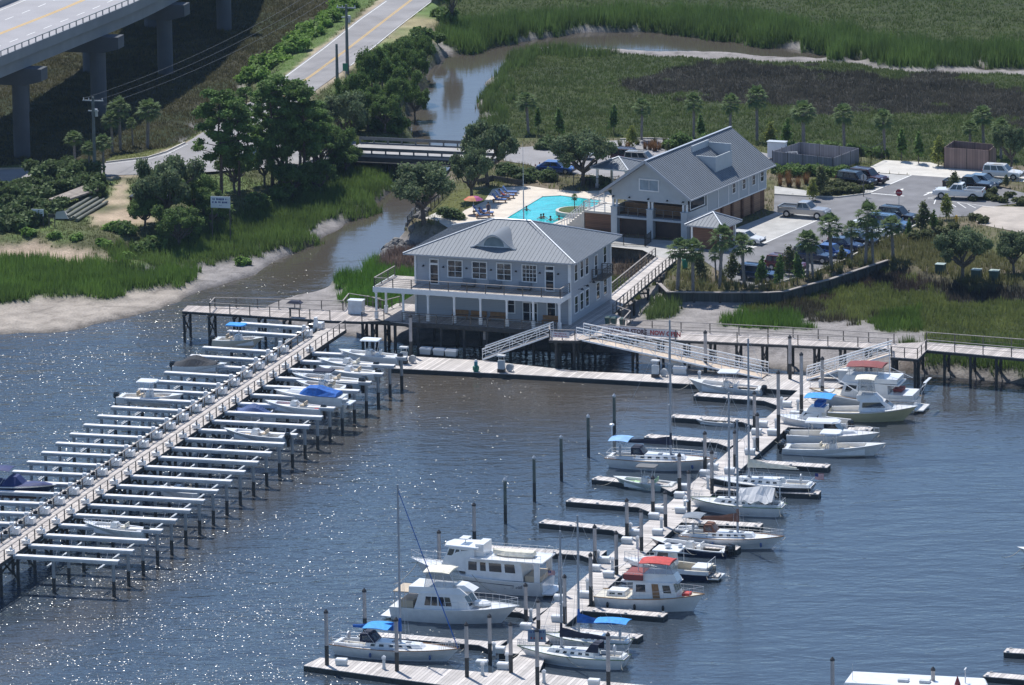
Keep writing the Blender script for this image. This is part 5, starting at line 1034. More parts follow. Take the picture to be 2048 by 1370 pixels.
def sail(label, L, B, hm=white_gel, cover=blue_canvas, mh=14, mx=.56, boot=None, toe=None, bim=None, dodger=None, furl=None, stripe=None, deck=white_gel, radar=False, dinghy=None, arch=None, tarp=None, mz=0, bx_=(.04,.22)):
    t = thing('sailboat', label, 'sailboat'); fs, fb = .95, 1.3
    h, f = hull(t, L, B, fs, fb, hm, boot or navy, rake=1.4, sw=.62, full=2.0, tr=.5, wl=.8, stripe=stripe, pw=2.2, mid=.45)
    fullDeck(t, f, L, deck, toe=toe or teak, a=.015)
    zs = fs - .02
    hs = Fr(L*.27, L*.74, B*.29, B*.15, zs-.05, L*.29, L*.69, B*.25, B*.12, zs+.52); b = MB(); hs.solid(b); ho = b.build('coachroof', deck, t)
    for s in 'LR':
        for u in (.1, .25, .42, .58, .74): b = MB(); hs.pan(b, s, u, u+.08, .35, .72); b.build('portlight', glass, ho)
    b = MB(); 
    for u in (.45, .72): hs.pan(b, 'T', u, u+.09, .3, .7, off=.06)
    b.build('hatch', clear if False else grey_canvas, ho)
    b = MB(); 
    for s in (-1, 1): b.box(L*.06, L*.27, s*B*.27-.09, s*B*.27+.09, zs-.02, zs+.26)
    b.box(L*.03, L*.06, -B*.26, B*.26, zs-.02, zs+.22); b.build('coaming', deck, t)
    b = MB(); b.box(L*.07, L*.265, -B*.2, B*.2, zs-.02, zs+.02); b.build('cockpit_well', mat('cockpit_shade', (.30,.29,.26), .7), t)
    b = MB(); b.tube((L*.12, 0, zs), (L*.12, 0, zs+.8), .06); b.tube((L*.125, 0, zs+.75), (L*.115, 0, zs+.75), .38, .38, 14); b.build('wheel', steel, t)
    mastset(t, L*mx, zs+.45, mh, L*mx-L*.14, cover, 1.15, xb=L*.985, xs=.1, by=B*.42, furl=furl, lo=fb)
    if mz: mastset(t, L*.1, zs, mz, L*.16, cover, 1.3, xb=L*.3, xs=-.1, by=B*.3, mr=.06, lo=zs+1)
    bowrail(t, f, L, .86, .995, .6, .05); b = MB()
    for s in (-1, 1):
        pts = []
        for i in range(8): q = .02 + .84*i/7; hb, z = f(q); b.tube((q*L, s*(hb-.06), z), (q*L, s*(hb-.06), z+.6), .013, .013, 4); pts.append((q*L, s*(hb-.06), z+.6))
        b.path(pts, .009, 3); b.path([(p[0], p[1], p[2]-.3) for p in pts], .008, 3)
    hb, z = f(.02); b.tube((.2, -hb+.1, z+.6), (.2, hb-.1, z+.6), .018); b.build('lifeline', steel, t)
    if bim: bimini(t, L*bx_[0], L*bx_[1], B*.36, zs+.5, zs+1.95, bim)
    if dodger:
        d = Fr(L*.24, L*.36, B*.27, B*.24, zs+.45, L*.24, L*.31, B*.25, B*.2, zs+1.2); b = MB(); d.pan(b,'T',0,1,0,1); d.pan(b,'L',0,1,0,1); d.pan(b,'R',0,1,0,1); d.pan(b,'F',0,1,0,1); b.build('spray_dodger', dodger, t)
        b = MB(); d.pan(b, 'F', .1, .45, .2, .8, off=.03); d.pan(b, 'F', .55, .9, .2, .8, off=.03); d.pan(b, 'R', .2, .8, .25, .8, off=.03); b.build('dodger_window', clear, t)
    if arch:
        b = MB()
        for s in (-1, 1): b.tube((.3, s*B*.3, zs), (.1, s*B*.28, zs+2.0), .025, .025, 5)
        b.tube((.1, -B*.28, zs+2.0), (.1, B*.28, zs+2.0), .025); b.build('stern_arch', steel, t)
    if radar: b = MB(); b.tube((.25, B*.3, zs), (.25, B*.3, zs+2.9), .04); b.ball((.25, B*.3, zs+3.0), .28, 0, 10, 6, .5); b.build('radar', white_gel, t)
    if tarp:
        b = MB(); rings = []
        for i in range(11):
            q = i/10; xx = L*(.10+.36*q); hh = 1.9+.35*math.sin(q*5)*.4; w_ = B*.36*(1+.12*math.sin(q*14))
            rings.append([(xx, -w_, zs+.5+.15*math.sin(q*17)), (xx, -w_*.5, zs+1.1+.1*math.sin(q*11)), (xx, 0, zs+hh-.15), (xx, w_*.5, zs+1.1+.1*math.cos(q*13)), (xx, w_, zs+.5+.15*math.cos(q*15))])
        b.loft(rings, caps=False); b.build('tarpaulin', tarp, t, recalc=False)
    b = MB(); b.ball((L*.8, -f(.8)[0]-.1, .55), .13, 0, 8, 6, 1.8); b.ball((L*.35, -f(.35)[0]-.1, .5), .13, 0, 8, 6, 1.8); b.build('fender', mat('fender_blue', (.05,.1,.25), .5), t)
    return t
def rnd(x, a=.0): return x
def motor_parts(t, L, B, f, plat=True, m=white_gel):
    if plat: b = MB(); b.loft([[(-.9,-B*.36,.22),(.15,-B*.4,.22),(.15,B*.4,.22),(-.9,B*.36,.22)],[(-.9,-B*.36,.34),(.15,-B*.4,.34),(.15,B*.4,.34),(-.9,B*.36,.34)]], close=True); b.build('swim_platform', m, t)
def fenders(t, f, L, ts, s=-1, m=black):
    for q in ts: b = MB(); b.ball((q*L, s*(f(q)[0]+.1), .55), .14, 0, 8, 6, 2.0); b.build('fender', m, t)
def yacht_cream():      # cream bimini, aft cockpit, flybridge
    L, B = 12.0, 4.1; t = thing('motor_yacht', 'white motor yacht with cream flybridge top and clear curtains, nearest of the yachts', 'motor yacht')
    h, f = hull(t, L, B, 1.25, 1.75, white_gel, navy, rake=1.9, tr=.1, full=2.5, wl=.84); fullDeck(t, f, L, white_gel, toe=white_gel); motor_parts(t, L, B, f)
    cockpit(t, f, L, cream_gel, teak, .0, .2, .75, .3)
    hs = Fr(L*.2, L*.66, B*.41, B*.34, 1.2, L*.24, L*.58, B*.37, B*.30, 2.75); b = MB(); hs.solid(b); b.build('cabin', white_gel, t)
    windows(t, hs, [(s, u, u+.11, .28, .8) for s in 'LR' for u in (.17, .3, .44, .57)] + [('F', .08, .47, .3, .85), ('F', .53, .92, .3, .85)])
    fly = Fr(L*.16, L*.62, B*.40, B*.30, 2.72, L*.16, L*.55, B*.38, B*.26, 3.3); b = MB(); fly.solid(b); b.build('flybridge', white_gel, t)
    b = MB(); fly2 = Fr(L*.5, L*.66, B*.26, B*.2, 3.0, L*.5, L*.58, B*.24, B*.17, 3.5); fly2.solid(b); b.build('flybridge_cowl', white_gel, t)
    c = Fr(L*.28, L*.53, B*.34, B*.26, 3.3, L*.3, L*.47, B*.32, B*.26, 4.75); b = MB(); [c.pan(b, s, 0, 1, 0, 1) for s in 'LRFA']; b.build('clear_curtain', clear, t)
    b = MB()
    for u in (0, .33, .66, 1):
        for s in (-1, 1): x = L*.28 + L*.25*u; x2 = L*.3+L*.17*u; b.tube((x, s*B*(.34-.08*u), 3.3), (x2, s*B*(.32-.06*u), 4.75), .025, .025, 5)
    b.build('bimini_frame', steel, t)
    b = MB(); b.loft([[(x, y*B*.34, 4.78+.16*(1-y*y)-.12*(q*2-1)**2) for y in (-1,-.6,0,.6,1)]+[(x, y*B*.34, 4.68) for y in (1,0,-1)] for q, x in ((0,L*.27),(.33,L*.34),(.66,L*.42),(1,L*.48))], close=True); b.build('bimini_top', cream_canvas, t)
    b = MB(); b.box(L*.08, L*.19, -B*.36, B*.3, 1.25, 1.9); b.build('cockpit_seat', tan, t)
    b = MB(); [b.bar((L*.03, s*B*.36, 2.7), (L*.22, s*B*.36, 2.7), .05, .05) for s in (-1, 1)]; [b.tube((L*.04, s*B*.36, 1.3), (L*.04, s*B*.36, 2.7), .03) for s in (-1, 1)]; b.box(L*.03, L*.2, -B*.36, B*.36, 2.72, 2.76); b.build('aft_canopy', tan, t)
    b = MB(); b.loft([[(L*.7+.9*math.cos(a)*k, .8*math.sin(a)*k, 1.65+z) for a in np.linspace(0, 2*math.pi, 13)[:-1]] for k, z in ((1,0),(.95,.2),(.7,.32))], close=True); b.build('foredeck_locker', white_gel, t)
    bowrail(t, f, L, .45, .99, .75); return t
def yacht_pilothouse():
    L, B = 13.6, 4.5; t = thing('motor_yacht', 'largest white pilothouse yacht with name lettering on the hull and dark windows', 'motor yacht')
    h, f = hull(t, L, B, 1.35, 2.45, white_gel, navy, rake=2.2, tr=.1, full=2.4, wl=.8, pw=2.4); fullDeck(t, f, L, white_gel, toe=white_gel); motor_parts(t, L, B, f)
    sal = Fr(L*.14, L*.56, B*.40, B*.37, 1.4, L*.16, L*.56, B*.38, B*.35, 3.2); b = MB(); sal.solid(b); b.build('saloon', white_gel, t)
    windows(t, sal, [(s, u, v, .4, .85) for s in 'LR' for u, v in ((.12,.3),(.36,.58),(.64,.74),(.8,.95))])
    ph = Fr(L*.5, L*.76, B*.36, B*.27, 1.9, L*.5, L*.69, B*.33, B*.24, 4.1); b = MB(); ph.solid(b); b.build('pilothouse', white_gel, t)
    windows(t, ph, [(s, u, v, .62, .9) for s in 'LR' for u, v in ((.2,.5),(.56,.7),(.75,.95))] + [('F', a, a+.28, .62, .92) for a in (.04, .36, .68)])
    b = MB(); b.loft([[(L*.47,-B*.36,4.1),(L*.72,-B*.27,4.1),(L*.745,0,4.1),(L*.72,B*.27,4.1),(L*.47,B*.36,4.1)],[(L*.47,-B*.35,4.24),(L*.71,-B*.26,4.24),(L*.735,0,4.24),(L*.71,B*.26,4.24),(L*.47,B*.35,4.24)]], close=True); b.build('pilothouse_roof', white_gel, t)
    b = MB(); b.box(L*.0, L*.52, -B*.43, B*.43, 3.2, 3.32); b.build('boat_deck', white_gel, t)
    [MB().box(L*.02, L*.06, s*B*.4-.06, s*B*.4+.06, 1.4, 3.2).build('deck_support', white_gel, t) for s in (-1, 1)]
    b = MB(); b.box(.3, L*.13, -B*.36, B*.36, 1.36, 1.9); b.build('cockpit_seat', tan, t)
    b = MB(); b.box(L*.44, L*.5, -B*.26, B*.26, 3.33, 4.5); b.build('fly_console', white_gel, t)
    rings = [[(x, -.8*k, 3.45), (x, -.55*k, 3.85), (x, 0, 3.95), (x, .55*k, 3.85), (x, .8*k, 3.45)] for x, k in ((L*.1,.8),(L*.15,1),(L*.3,1),(L*.38,.4),(L*.4,.05))]
    b = MB(); b.loft(rings); b.build('covered_tender', cream_canvas, t)
    b = MB()
    for s in (-1, 1):
        pts = [(L*x, s*B*.41, 3.95) for x in np.linspace(.01, .48, 9)]; b.path(pts, .02, 4); b.path([(p[0], p[1], p[2]-.3) for p in pts], .014, 4); [b.tube((p[0], p[1], 3.3), p, .016, .016, 4) for p in pts]
    b.build('boat_deck_rail', steel, t)
    b = MB(); b.tube((L*.6, 0, 4.24), (L*.6, 0, 4.7), .05); b.box(L*.57, L*.63, -.6, .6, 4.7, 4.8); b.build('radar', white_gel, t)
    bowrail(t, f, L, .6, .995, .8); text(t, 'Après Sail', .52, (L*.22, f(.1)[0]*.975+.02, .74), (90, 0, 180), mat('lettering_dark', (.05,.05,.08), .5), 'name_lettering')
    b = MB(); b.tube((-.1, B*.3, 1.4), (-.7, B*.3, 2.8), .02); b.build('flag_staff', steel, t); flag(t, (-.4, B*.3, 2.1), .7, .45)
    b = MB(); b.tube((L*.2, f(.2)[0]+.01, 1.0), (L*.65, f(.62)[0]+.0, 1.25), .03); b.build('rub_rail', navy_canvas, t)
    return t
def flag(par, p, w_, h_):
    x, y, z = p; b = MB(); n = 7
    for k in range(13):
        mi = 0 if k % 2 == 0 else 1; z0 = z + h_ - h_*(k+1)/13; z1 = z + h_ - h_*k/13; xa = x - (w_*.4 if k < 7 else 0)
        st = [xa - (w_ - (x-xa))*i/n for i in range(n+1)]
        for a, c in zip(st[:-1], st[1:]): b.add([(a, y+.05*math.sin(a*9), z0), (c, y+.05*math.sin(c*9), z0), (c, y+.05*math.sin(c*9), z1), (a, y+.05*math.sin(a*9), z1)], [(0,1,2,3)], mi)
    b.add([(x, y+.05*math.sin(x*9), z+h_*6/13), (x-w_*.4, y+.05*math.sin((x-w_*.4)*9), z+h_*6/13), (x-w_*.4, y+.05*math.sin((x-w_*.4)*9), z+h_), (x, y+.05*math.sin(x*9), z+h_)], [(0,1,2,3)], 2)
    b.build('flag', [mat('flag_red', (.5,.03,.04), .7), mat('flag_white', (.75,.75,.75), .7), mat('flag_blue', (.02,.03,.18), .7)], par, recalc=False)
def text(par, s, size, loc, rot, m, name='lettering', ext=.005, bold=0.0, sx=1.0):
    cu = bpy.data.curves.new(name, 'FONT'); cu.body = s; cu.size = size; cu.extrude = ext; cu.offset = bold; cu.resolution_u = 2; cu.align_x = 'CENTER'
    o = bpy.data.objects.new(name, cu); COL.objects.link(o); dg = bpy.context.evaluated_depsgraph_get(); me = bpy.data.meshes.new_from_object(o.evaluated_get(dg))
    bpy.data.objects.remove(o); me.materials.clear(); me.materials.append(m); o = bpy.data.objects.new(name, me); COL.objects.link(o); o.parent = par; o.location = loc; o.scale = (sx, 1, 1)
    o.rotation_euler = tuple(math.radians(a) for a in rot); return o
def trawler_red(label, L=10.2, B=3.8, top=red_canvas, big=False):
    t = thing('trawler_yacht', label, 'motor yacht')
    h, f = hull(t, L, B, 1.15, 1.7, white_gel, navy, rake=1.2, tr=.1, full=2.3, wl=.84, pw=2.0); fullDeck(t, f, L, cream_gel, toe=teak)
    x0, x1 = (.36, .78) if not big else (.24, .70)
    hs = Fr(L*x0, L*x1, B*.38, B*.28, 1.15, L*(x0+.01), L*(x1-.05), B*.36, B*.25, 2.75); b = MB(); hs.solid(b); b.build('cabin', white_gel, t)
    windows(t, hs, [(s, u, v, .42, .86) for s in 'LR' for u, v in (((.08,.3),(.72,.9)) if not big else ((.3,.42),(.48,.6),(.7,.93)))] + [('F', a, a+.28, .45, .9) for a in (.04, .36, .68)])
    if not big:
        for s in 'LR': b = MB(); hs.pan(b, s, .46, .62, .03, .92, off=.03); b.build('door', teak, t)
    fl = Fr(L*(x0-.1), L*(x1-.0), B*.4, B*.22, 2.75, L*(x0-.1), L*(x1-.04), B*.4, B*.2, 2.87); b = MB(); fl.solid(b); b.build('flybridge_deck', white_gel, t)
    ven = Fr(L*(x0+.1), L*(x1-.01), B*.3, B*.2, 2.87, L*(x0+.1), L*(x1-.05), B*.3, B*.17, 3.55); b = MB(); ven.solid(b); b.build('flybridge', white_gel, t)
    b = MB()
    for s in (-1, 1):
        pts = [(L*q, s*B*.37, 3.6) for q in np.linspace(x0-.09, x0+.12, 5)]; b.path(pts, .02, 4); [b.tube((p[0], p[1], 2.87), p, .018, .018, 4) for p in pts]
    b.build('flybridge_rail', steel, t)
    b = MB(); b.box(L*(x0-.08), L*(x0+.1), -B*.375, B*.375, 2.95, 3.45); b.build('weather_cloth', burg_canvas if not big else white_gel, t)
    c = Fr(L*(x0+.1), L*(x1-.05), B*.3, B*.2, 3.55, L*(x0+.1), L*(x1-.1), B*.3, B*.2, 4.6); b = MB(); [c.pan(b, s, 0, 1, 0, 1) for s in 'LRFA']; b.build('clear_curtain', clear, t)
    b = MB(); b.loft([[(x, y*B*.34, 4.66+.22*(1-y*y)-.15*(q*2-1)**2) for y in (-1,-.6,0,.6,1)]+[(x, y*B*.34, 4.55) for y in (1,0,-1)] for q, x in ((0,L*(x0+.06)),(.33,L*(x0+.16)),(.66,L*(x0+.25)),(1,L*(x1-.07)))], close=True); b.build('bimini_top', top, t)
    b = MB(); [b.tube((L*q, s*B*.31, 3.5), (L*q, s*B*.32, 4.6), .022, .022, 5) for q in (x0+.1, (x0+x1)/2, x1-.1) for s in (-1, 1)]; b.build('bimini_frame', steel, t)
    tr = Fr(L*(.1 if not big else .78), L*(.28 if not big else .9), B*.24, B*.22 if not big else B*.1, 1.15, L*.11 if not big else L*.78, L*.27 if not big else L*.87, B*.22, B*.2 if not big else B*.08, 1.6); b = MB(); tr.solid(b); b.build('trunk_cabin', white_gel, t)
    windows(t, tr, [('L', .15, .45, .3, .7), ('R', .15, .45, .3, .7), ('R', .6, .85, .3, .7)])
    b = MB()
    if not big: b.box(L*.80, L*.87, -.45, .45, 1.45, 1.75)
    else: b.box(L*.03, L*.12, -B*.36, B*.36, 1.2, 1.65); b.box(L*.14, L*.22, -B*.3, B*.1, 1.9, 2.2)
    b.build('deck_cushion', top, t)
    if big: b = MB(); b.box(L*.02, L*.24, -B*.40, B*.40, 1.15, 1.85); b.build('aft_cabin', white_gel, t); motor_parts(t, L, B, f)
    bowrail(t, f, L, .0, .99, .7, mid=True); fenders(t, f, L, (.14, .4, .66), -1)
    if big:
        b = MB(); [b.tube((.0, s*B*.3, 1.3), (-.9, s*B*.3, 3.2), .03) for s in (-1, 1)]; b.bar((-1.0, -B*.32, 3.2), (-1.0, B*.32, 3.2), .3, .06); b.bar((-.6, -B*.32, 2.6), (-.6, B*.32, 2.6), .05, .05); b.build('davit', alu, t)
    b = MB(); b.tube((L*(x0+.02), 0, 2.87), (L*(x0+.02), 0, 6.2), .05, .03); b.tube((L*(x0+.02), 0, 4.4), (L*.05, 0, 3.4), .025); b.build('mast', white_paint, t)
    return t
def pilot_boat():
    L, B = 8.7, 3.1; t = thing('pilothouse_boat', 'hardtop fishing boat with dark blue hull bottom and round radar dome', 'motorboat')
    h, f = hull(t, L, B, 1.0, 1.5, navy, navy, rake=1.4, tr=0, full=2.3, stripe=white_gel); motor_parts(t, L, B, f)
    b = MB()
    for s in (-1, 1):
        for i in range(12): a, c = i/12, (i+1)/12; b.bar((a*L, s*(f(a)[0]+.0), f(a)[1]-.2), (c*L, s*(f(c)[0]+.0), f(c)[1]-.2), .05, .36)
    b.build('topsides_band', white_gel, t)
    cockpit(t, f, L, cream_gel, cream_gel, 0, .46, .4, .22); b = MB(); strip(b, f, L, .46, .995, 0, 0); b.build('foredeck', white_gel, t, recalc=False)
    tr = Fr(L*.6, L*.86, B*.34, B*.16, 1.1, L*.6, L*.8, B*.3, B*.12, 1.65); b = MB(); tr.solid(b); b.build('trunk_cabin', white_gel, t)
    hs = Fr(L*.42, L*.66, B*.36, B*.32, 1.0, L*.44, L*.6, B*.33, B*.29, 2.55); b = MB(); hs.solid(b); b.build('cabin', white_gel, t)
    windows(t, hs, [('L', .15, .85, .55, .95), ('R', .15, .85, .55, .95), ('F', .05, .95, .5, .95)])
    b = MB(); b.box(L*.34, L*.64, -B*.36, B*.36, 2.55, 2.68); b.build('hardtop', white_gel, t)
    b = MB(); [b.tube((L*.36, s*B*.34, 1.0), (L*.36, s*B*.34, 2.55), .03) for s in (-1, 1)]; b.build('hardtop_post', white_gel, t)
    b = MB(); b.ball((L*.5, 0, 2.95), .36, 0, 12, 8, .75); b.ball((L*.38, -.5, 2.88), .26, 0, 10, 6, .8); b.build('radar_dome', white_gel, t)
    b = MB(); b.box(L*.03, L*.2, -B*.33, B*.33, .4, 1.25); b.build('engine_box', white_gel, t); b = MB(); b.box(.1, .3, -B*.3, B*.3, 1.2, 1.3); b.build('transom_cap', cream_gel, t)
    b = MB(); b.bar((.1, -B*.4, 1.85), (.1, B*.4, 1.85), .04, .04); [b.tube((.1, y, 1.0), (.1, y, 1.85), .02) for y in (-B*.4, 0, B*.4)]; b.build('stern_rail', steel, t)
    bowrail(t, f, L, .55, .99, .6); return t
def hardtop_express():
    L, B = 9.4, 3.0; t = thing('express_boat', 'white cabin boat with long white hardtop, behind the big centre console', 'motorboat')
    h, f = hull(t, L, B, 1.0, 1.35, white_gel, navy, rake=1.5, full=2.3); cockpit(t, f, L, white_gel, cream_gel, 0, .42, .4); b = MB(); strip(b, f, L, .42, .995, 0, .02); b.build('foredeck', white_gel, t, recalc=False)
    tr = Fr(L*.42, L*.8, B*.36, B*.14, 1.0, L*.42, L*.72, B*.32, B*.1, 1.45); b = MB(); tr.solid(b); b.build('trunk_cabin', white_gel, t)
    ws = Fr(L*.4, L*.6, B*.34, B*.28, 1.4, L*.4, L*.5, B*.32, B*.28, 2.3); b = MB(); [ws.pan(b, s, .05, .95, 0, 1) for s in 'LRF']; b.build('windscreen', glass, t)
    b = MB(); b.loft([[(L*.2,-B*.34,2.3),(L*.5,-B*.36,2.3),(L*.57,-B*.2,2.3),(L*.57,B*.2,2.3),(L*.5,B*.36,2.3),(L*.2,B*.34,2.3)],[(L*.2,-B*.3,2.45),(L*.5,-B*.32,2.45),(L*.55,-B*.18,2.45),(L*.55,B*.18,2.45),(L*.5,B*.32,2.45),(L*.2,B*.3,2.45)]], close=True); b.build('hardtop', white_gel, t)
    b = MB(); [b.tube((L*.24, s*B*.33, 1.0), (L*.24, s*B*.33, 2.3), .03) for s in (-1, 1)]; b.build('hardtop_post', alu, t)
    outboard(t, -.1, 0, .35, 1.2); bowrail(t, f, L, .5, .99, .5, mid=False); return t
def fly_small():
    L, B = 7.6, 2.9; t = thing('flybridge_boat', 'small white cabin boat with two bright blue canvas tops', 'motorboat')
    h, f = hull(t, L, B, 1.0, 1.35, white_gel, navy, rake=1.3); cockpit(t, f, L, white_gel, cream_gel, 0, .36, .4); b = MB(); strip(b, f, L, .36, .995, 0, 0); b.build('foredeck', white_gel, t, recalc=False)
    hs = Fr(L*.34, L*.7, B*.36, B*.24, 1.0, L*.34, L*.6, B*.34, B*.22, 2.0); b = MB(); hs.solid(b); b.build('cabin', white_gel, t); windows(t, hs, [(s, .15, .85, .4, .85) for s in 'LR'] + [('F', .1, .9, .3, .9)])
    fl = Fr(L*.3, L*.56, B*.33, B*.24, 2.0, L*.3, L*.52, B*.33, B*.24, 2.5); b = MB(); fl.solid(b); b.build('flybridge', white_gel, t)
    bimini(t, L*.2, L*.58, B*.42, 2.4, 3.6, bright_blue); b = MB(); b.box(L*.33, L*.45, -B*.26, B*.26, 2.5, 3.0); b.build('helm_cover', blue_canvas, t)
    outboard(t, -.1, 0, .35, 1.1); bowrail(t, f, L, .5, .99, .5); return t
def sportfisher():
    L, B = 9.2, 3.5; t = thing('sportfishing_boat', 'sportfishing boat with pale yellow hull and bright blue bottom', 'motorboat'); yel = mat('yellow_gelcoat', (.55,.50,.30), .25, var=.05)
    h, f = hull(t, L, B, .95, 1.6, yel, mat('bottom_blue', (.01,.2,.36), .5), rake=1.7, full=2.4, stripe=white_gel); cockpit(t, f, L, white_gel, cream_gel, 0, .36, .45); b = MB(); strip(b, f, L, .36, .995, .02, .02); b.build('foredeck', white_gel, t, recalc=False)
    hs = Fr(L*.34, L*.78, B*.38, B*.2, 1.1, L*.36, L*.62, B*.34, B*.18, 2.1); b = MB(); hs.solid(b); b.build('cabin', white_gel, t); windows(t, hs, [(s, .1, .8, .4, .9) for s in 'LR'] + [('F', .05, .95, .4, .95)], engine_black)
    fl = Fr(L*.32, L*.6, B*.33, B*.22, 2.1, L*.32, L*.52, B*.33, B*.2, 2.75); b = MB(); fl.solid(b); b.build('flybridge', white_gel, t)
    bimini(t, L*.3, L*.52, B*.33, 2.7, 4.5, cream_canvas); c = Fr(L*.33, L*.5, B*.3, B*.22, 2.75, L*.34, L*.48, B*.3, B*.24, 4.3); b = MB(); [c.pan(b, s, 0, 1, 0, 1) for s in 'LRFA']; b.build('clear_curtain', clear, t)
    b = MB(); b.tube((L*.36, -B*.35, 2.2), (-1.6, -B*.8, 3.4), .07, .03, 6); b.tube((L*.36, B*.35, 2.2), (-1.4, B*.9, 4.4), .05, .03, 6); b.build('outrigger', white_paint, t)
    bowrail(t, f, L, .5, .99, .55); return t
def cruiser_cover():
    L, B = 7.8, 2.6; t = thing('cabin_cruiser', 'white cabin cruiser under a blue canvas cockpit cover on the lift', 'motorboat')
    h, f = hull(t, L, B, .95, 1.2, white_gel, white_gel, rake=1.5); fullDeck(t, f, L, white_gel); tr = Fr(L*.4, L*.85, B*.38, B*.15, .95, L*.42, L*.76, B*.3, B*.08, 1.35); b = MB(); tr.solid(b); b.build('trunk_cabin', white_gel, t)
    rings = [[(L*q, -B*.44*k, 1.0), (L*q, -B*.3*k, 1.0+hh*.8), (L*q, 0, 1.0+hh), (L*q, B*.3*k, 1.0+hh*.8), (L*q, B*.44*k, 1.0)] for q, k, hh in ((.08,1,.35),(.2,1,.55),(.35,1,.95),(.48,.95,.9),(.6,.7,.3))]
    b = MB(); b.loft(rings); b.build('cockpit_cover', blue_canvas, t); motor_parts(t, L, B, f); b = MB(); b.bar((L*.05,-f(.05)[0]-.01,.6),(L*.85,-f(.85)[0]*.9,.75),.02,.06); b.build('hull_stripe', grey_canvas, t); return t
def bowrider_cover():
    L, B = 8.2, 2.6; t = thing('runabout_boat', 'navy runabout under dark blue covers on the lift at the left edge', 'motorboat')
    h, f = hull(t, L, B, .95, 1.15, navy, mat('hull_brown', (.12,.06,.04), .5), rake=1.3, stripe=white_gel); fullDeck(t, f, L, white_gel, dz=.02)
    for a, c, hh, nm in ((.02,.42,.5,'cockpit_cover'),(.55,.95,.25,'bow_cover'),(.36,.6,.95,'windscreen_cover')):
        b = MB(); b.loft([[(L*q, -f(q)[0]*.92, f(q)[1]+.03), (L*q, -f(q)[0]*.5, f(q)[1]+hh*k), (L*q, f(q)[0]*.5, f(q)[1]+hh*k), (L*q, f(q)[0]*.92, f(q)[1]+.03)] for q, k in ((a,.3),(a+(c-a)*.35,1),(a+(c-a)*.7,.9),(c,.15))]); b.build(nm, mat('navy_cover', (.015,.03,.13), .7, var=.15), t)
    bimini(t, L*.22, L*.46, B*.42, 1.2, 2.6, mat('navy_cover', (.015,.03,.13), .7)); motor_parts(t, L, B, f, m=navy); return t
def skiff(label, L=4.4, B=1.7, m=white_gel):
    t = thing('skiff', label, 'dinghy'); h, f = hull(t, L, B, .4, .5, m, m, rake=.4, full=3.0, sw=.9); cockpit(t, f, L, white_gel, grey_canvas, .03, .82, .1, .12); b = MB(); strip(b, f, L, .82, .995, 0, 0); b.build('foredeck', white_gel, t, recalc=False)
    b = MB(); b.box(L*.3, L*.42, -B*.38, B*.38, .3, .36); b.box(L*.1, L*.2, -B*.38, B*.38, .3, .36); b.build('thwart', cream_gel, t); outboard(t, -.08, 0, .1, .7); return t
def inflatable(label, L=3.2):
    t = thing('inflatable_dinghy', label, 'dinghy'); m = mat('hypalon_grey', (.5,.52,.54), .6); b = MB()
    pts = [(0, -.65, .2), (L*.6, -.65, .25), (L*.85, -.4, .35), (L*.95, 0, .42), (L*.85, .4, .35), (L*.6, .65, .25), (0, .65, .2)]
    for a, c in zip(pts[:-1], pts[1:]): b.tube(a, c, .22, .22, 10)
    for p in pts: b.ball(p, .22, 0, 8, 6)
    b.build('tube', m, t); b = MB(); b.box(.1, L*.8, -.55, .55, .05, .1); b.build('floor', grey_canvas, t); b = MB(); b.box(L*.3, L*.4, -.55, .55, .3, .35); b.build('thwart', white_paint, t); return t
def houseboat():
    L, B = 14.5, 4.4; t = thing('houseboat', 'long white roofed houseboat cut off by the bottom edge', 'houseboat')
    h, f = hull(t, L, B, 1.0, 1.3, white_gel, navy, rake=1.0, sw=.95, full=3); fullDeck(t, f, L, white_gel)
    hs = Fr(1.0, L*.82, B*.42, B*.40, 1.0, 1.0, L*.80, B*.42, B*.40, 3.0); b = MB(); hs.solid(b); b.build('cabin', white_gel, t); windows(t, hs, [(s, u, u+.12, .4, .85) for s in 'LR' for u in (.05, .25, .45, .65, .83)])
    b = MB(); b.loft([[(-.2,-B*.44,3.0),(L*.8,-B*.44,3.0),(L*.84,0,3.0),(L*.8,B*.44,3.0),(-.2,B*.44,3.0)],[(-.1,-B*.42,3.16),(L*.79,-B*.42,3.16),(L*.83,0,3.16),(L*.79,B*.42,3.16),(-.1,B*.42,3.16)]], close=True); b.build('roof', white_gel, t)
    for x in (L*.3, L*.43): b = MB(); b.box(x, x+.95, -.9, -.2, 3.17, 3.42); b.build('roof_hatch', mat('hatch_grey', (.55,.58,.62), .5), t, bevel=.06)
    b = MB(); b.tube((L*.7, 0, 3.16), (L*.7, 0, 4.4), .05); b.bar((L*.7, -.4, 4.4), (L*.7, .4, 4.4), .12, .1); b.build('radar_mast', steel, t)
    b = MB(); b.tube((L*.03, -1, 3.16), (L*.03, -1, 4.6), .02); b.build('antenna', steel, t)
    b = MB(); b.tube((L*.66, -.6, 3.16), (L*.66, -.6, 3.9), .28, .03, 10); b.build('cone', burg_canvas, t)
    b = MB(); b.box(L*.83, L*.9, -B*.3, B*.3, 1.3, 2.6); b.build('forward_helm', white_gel, t); bowrail(t, f, L, .8, .99, .7); return t
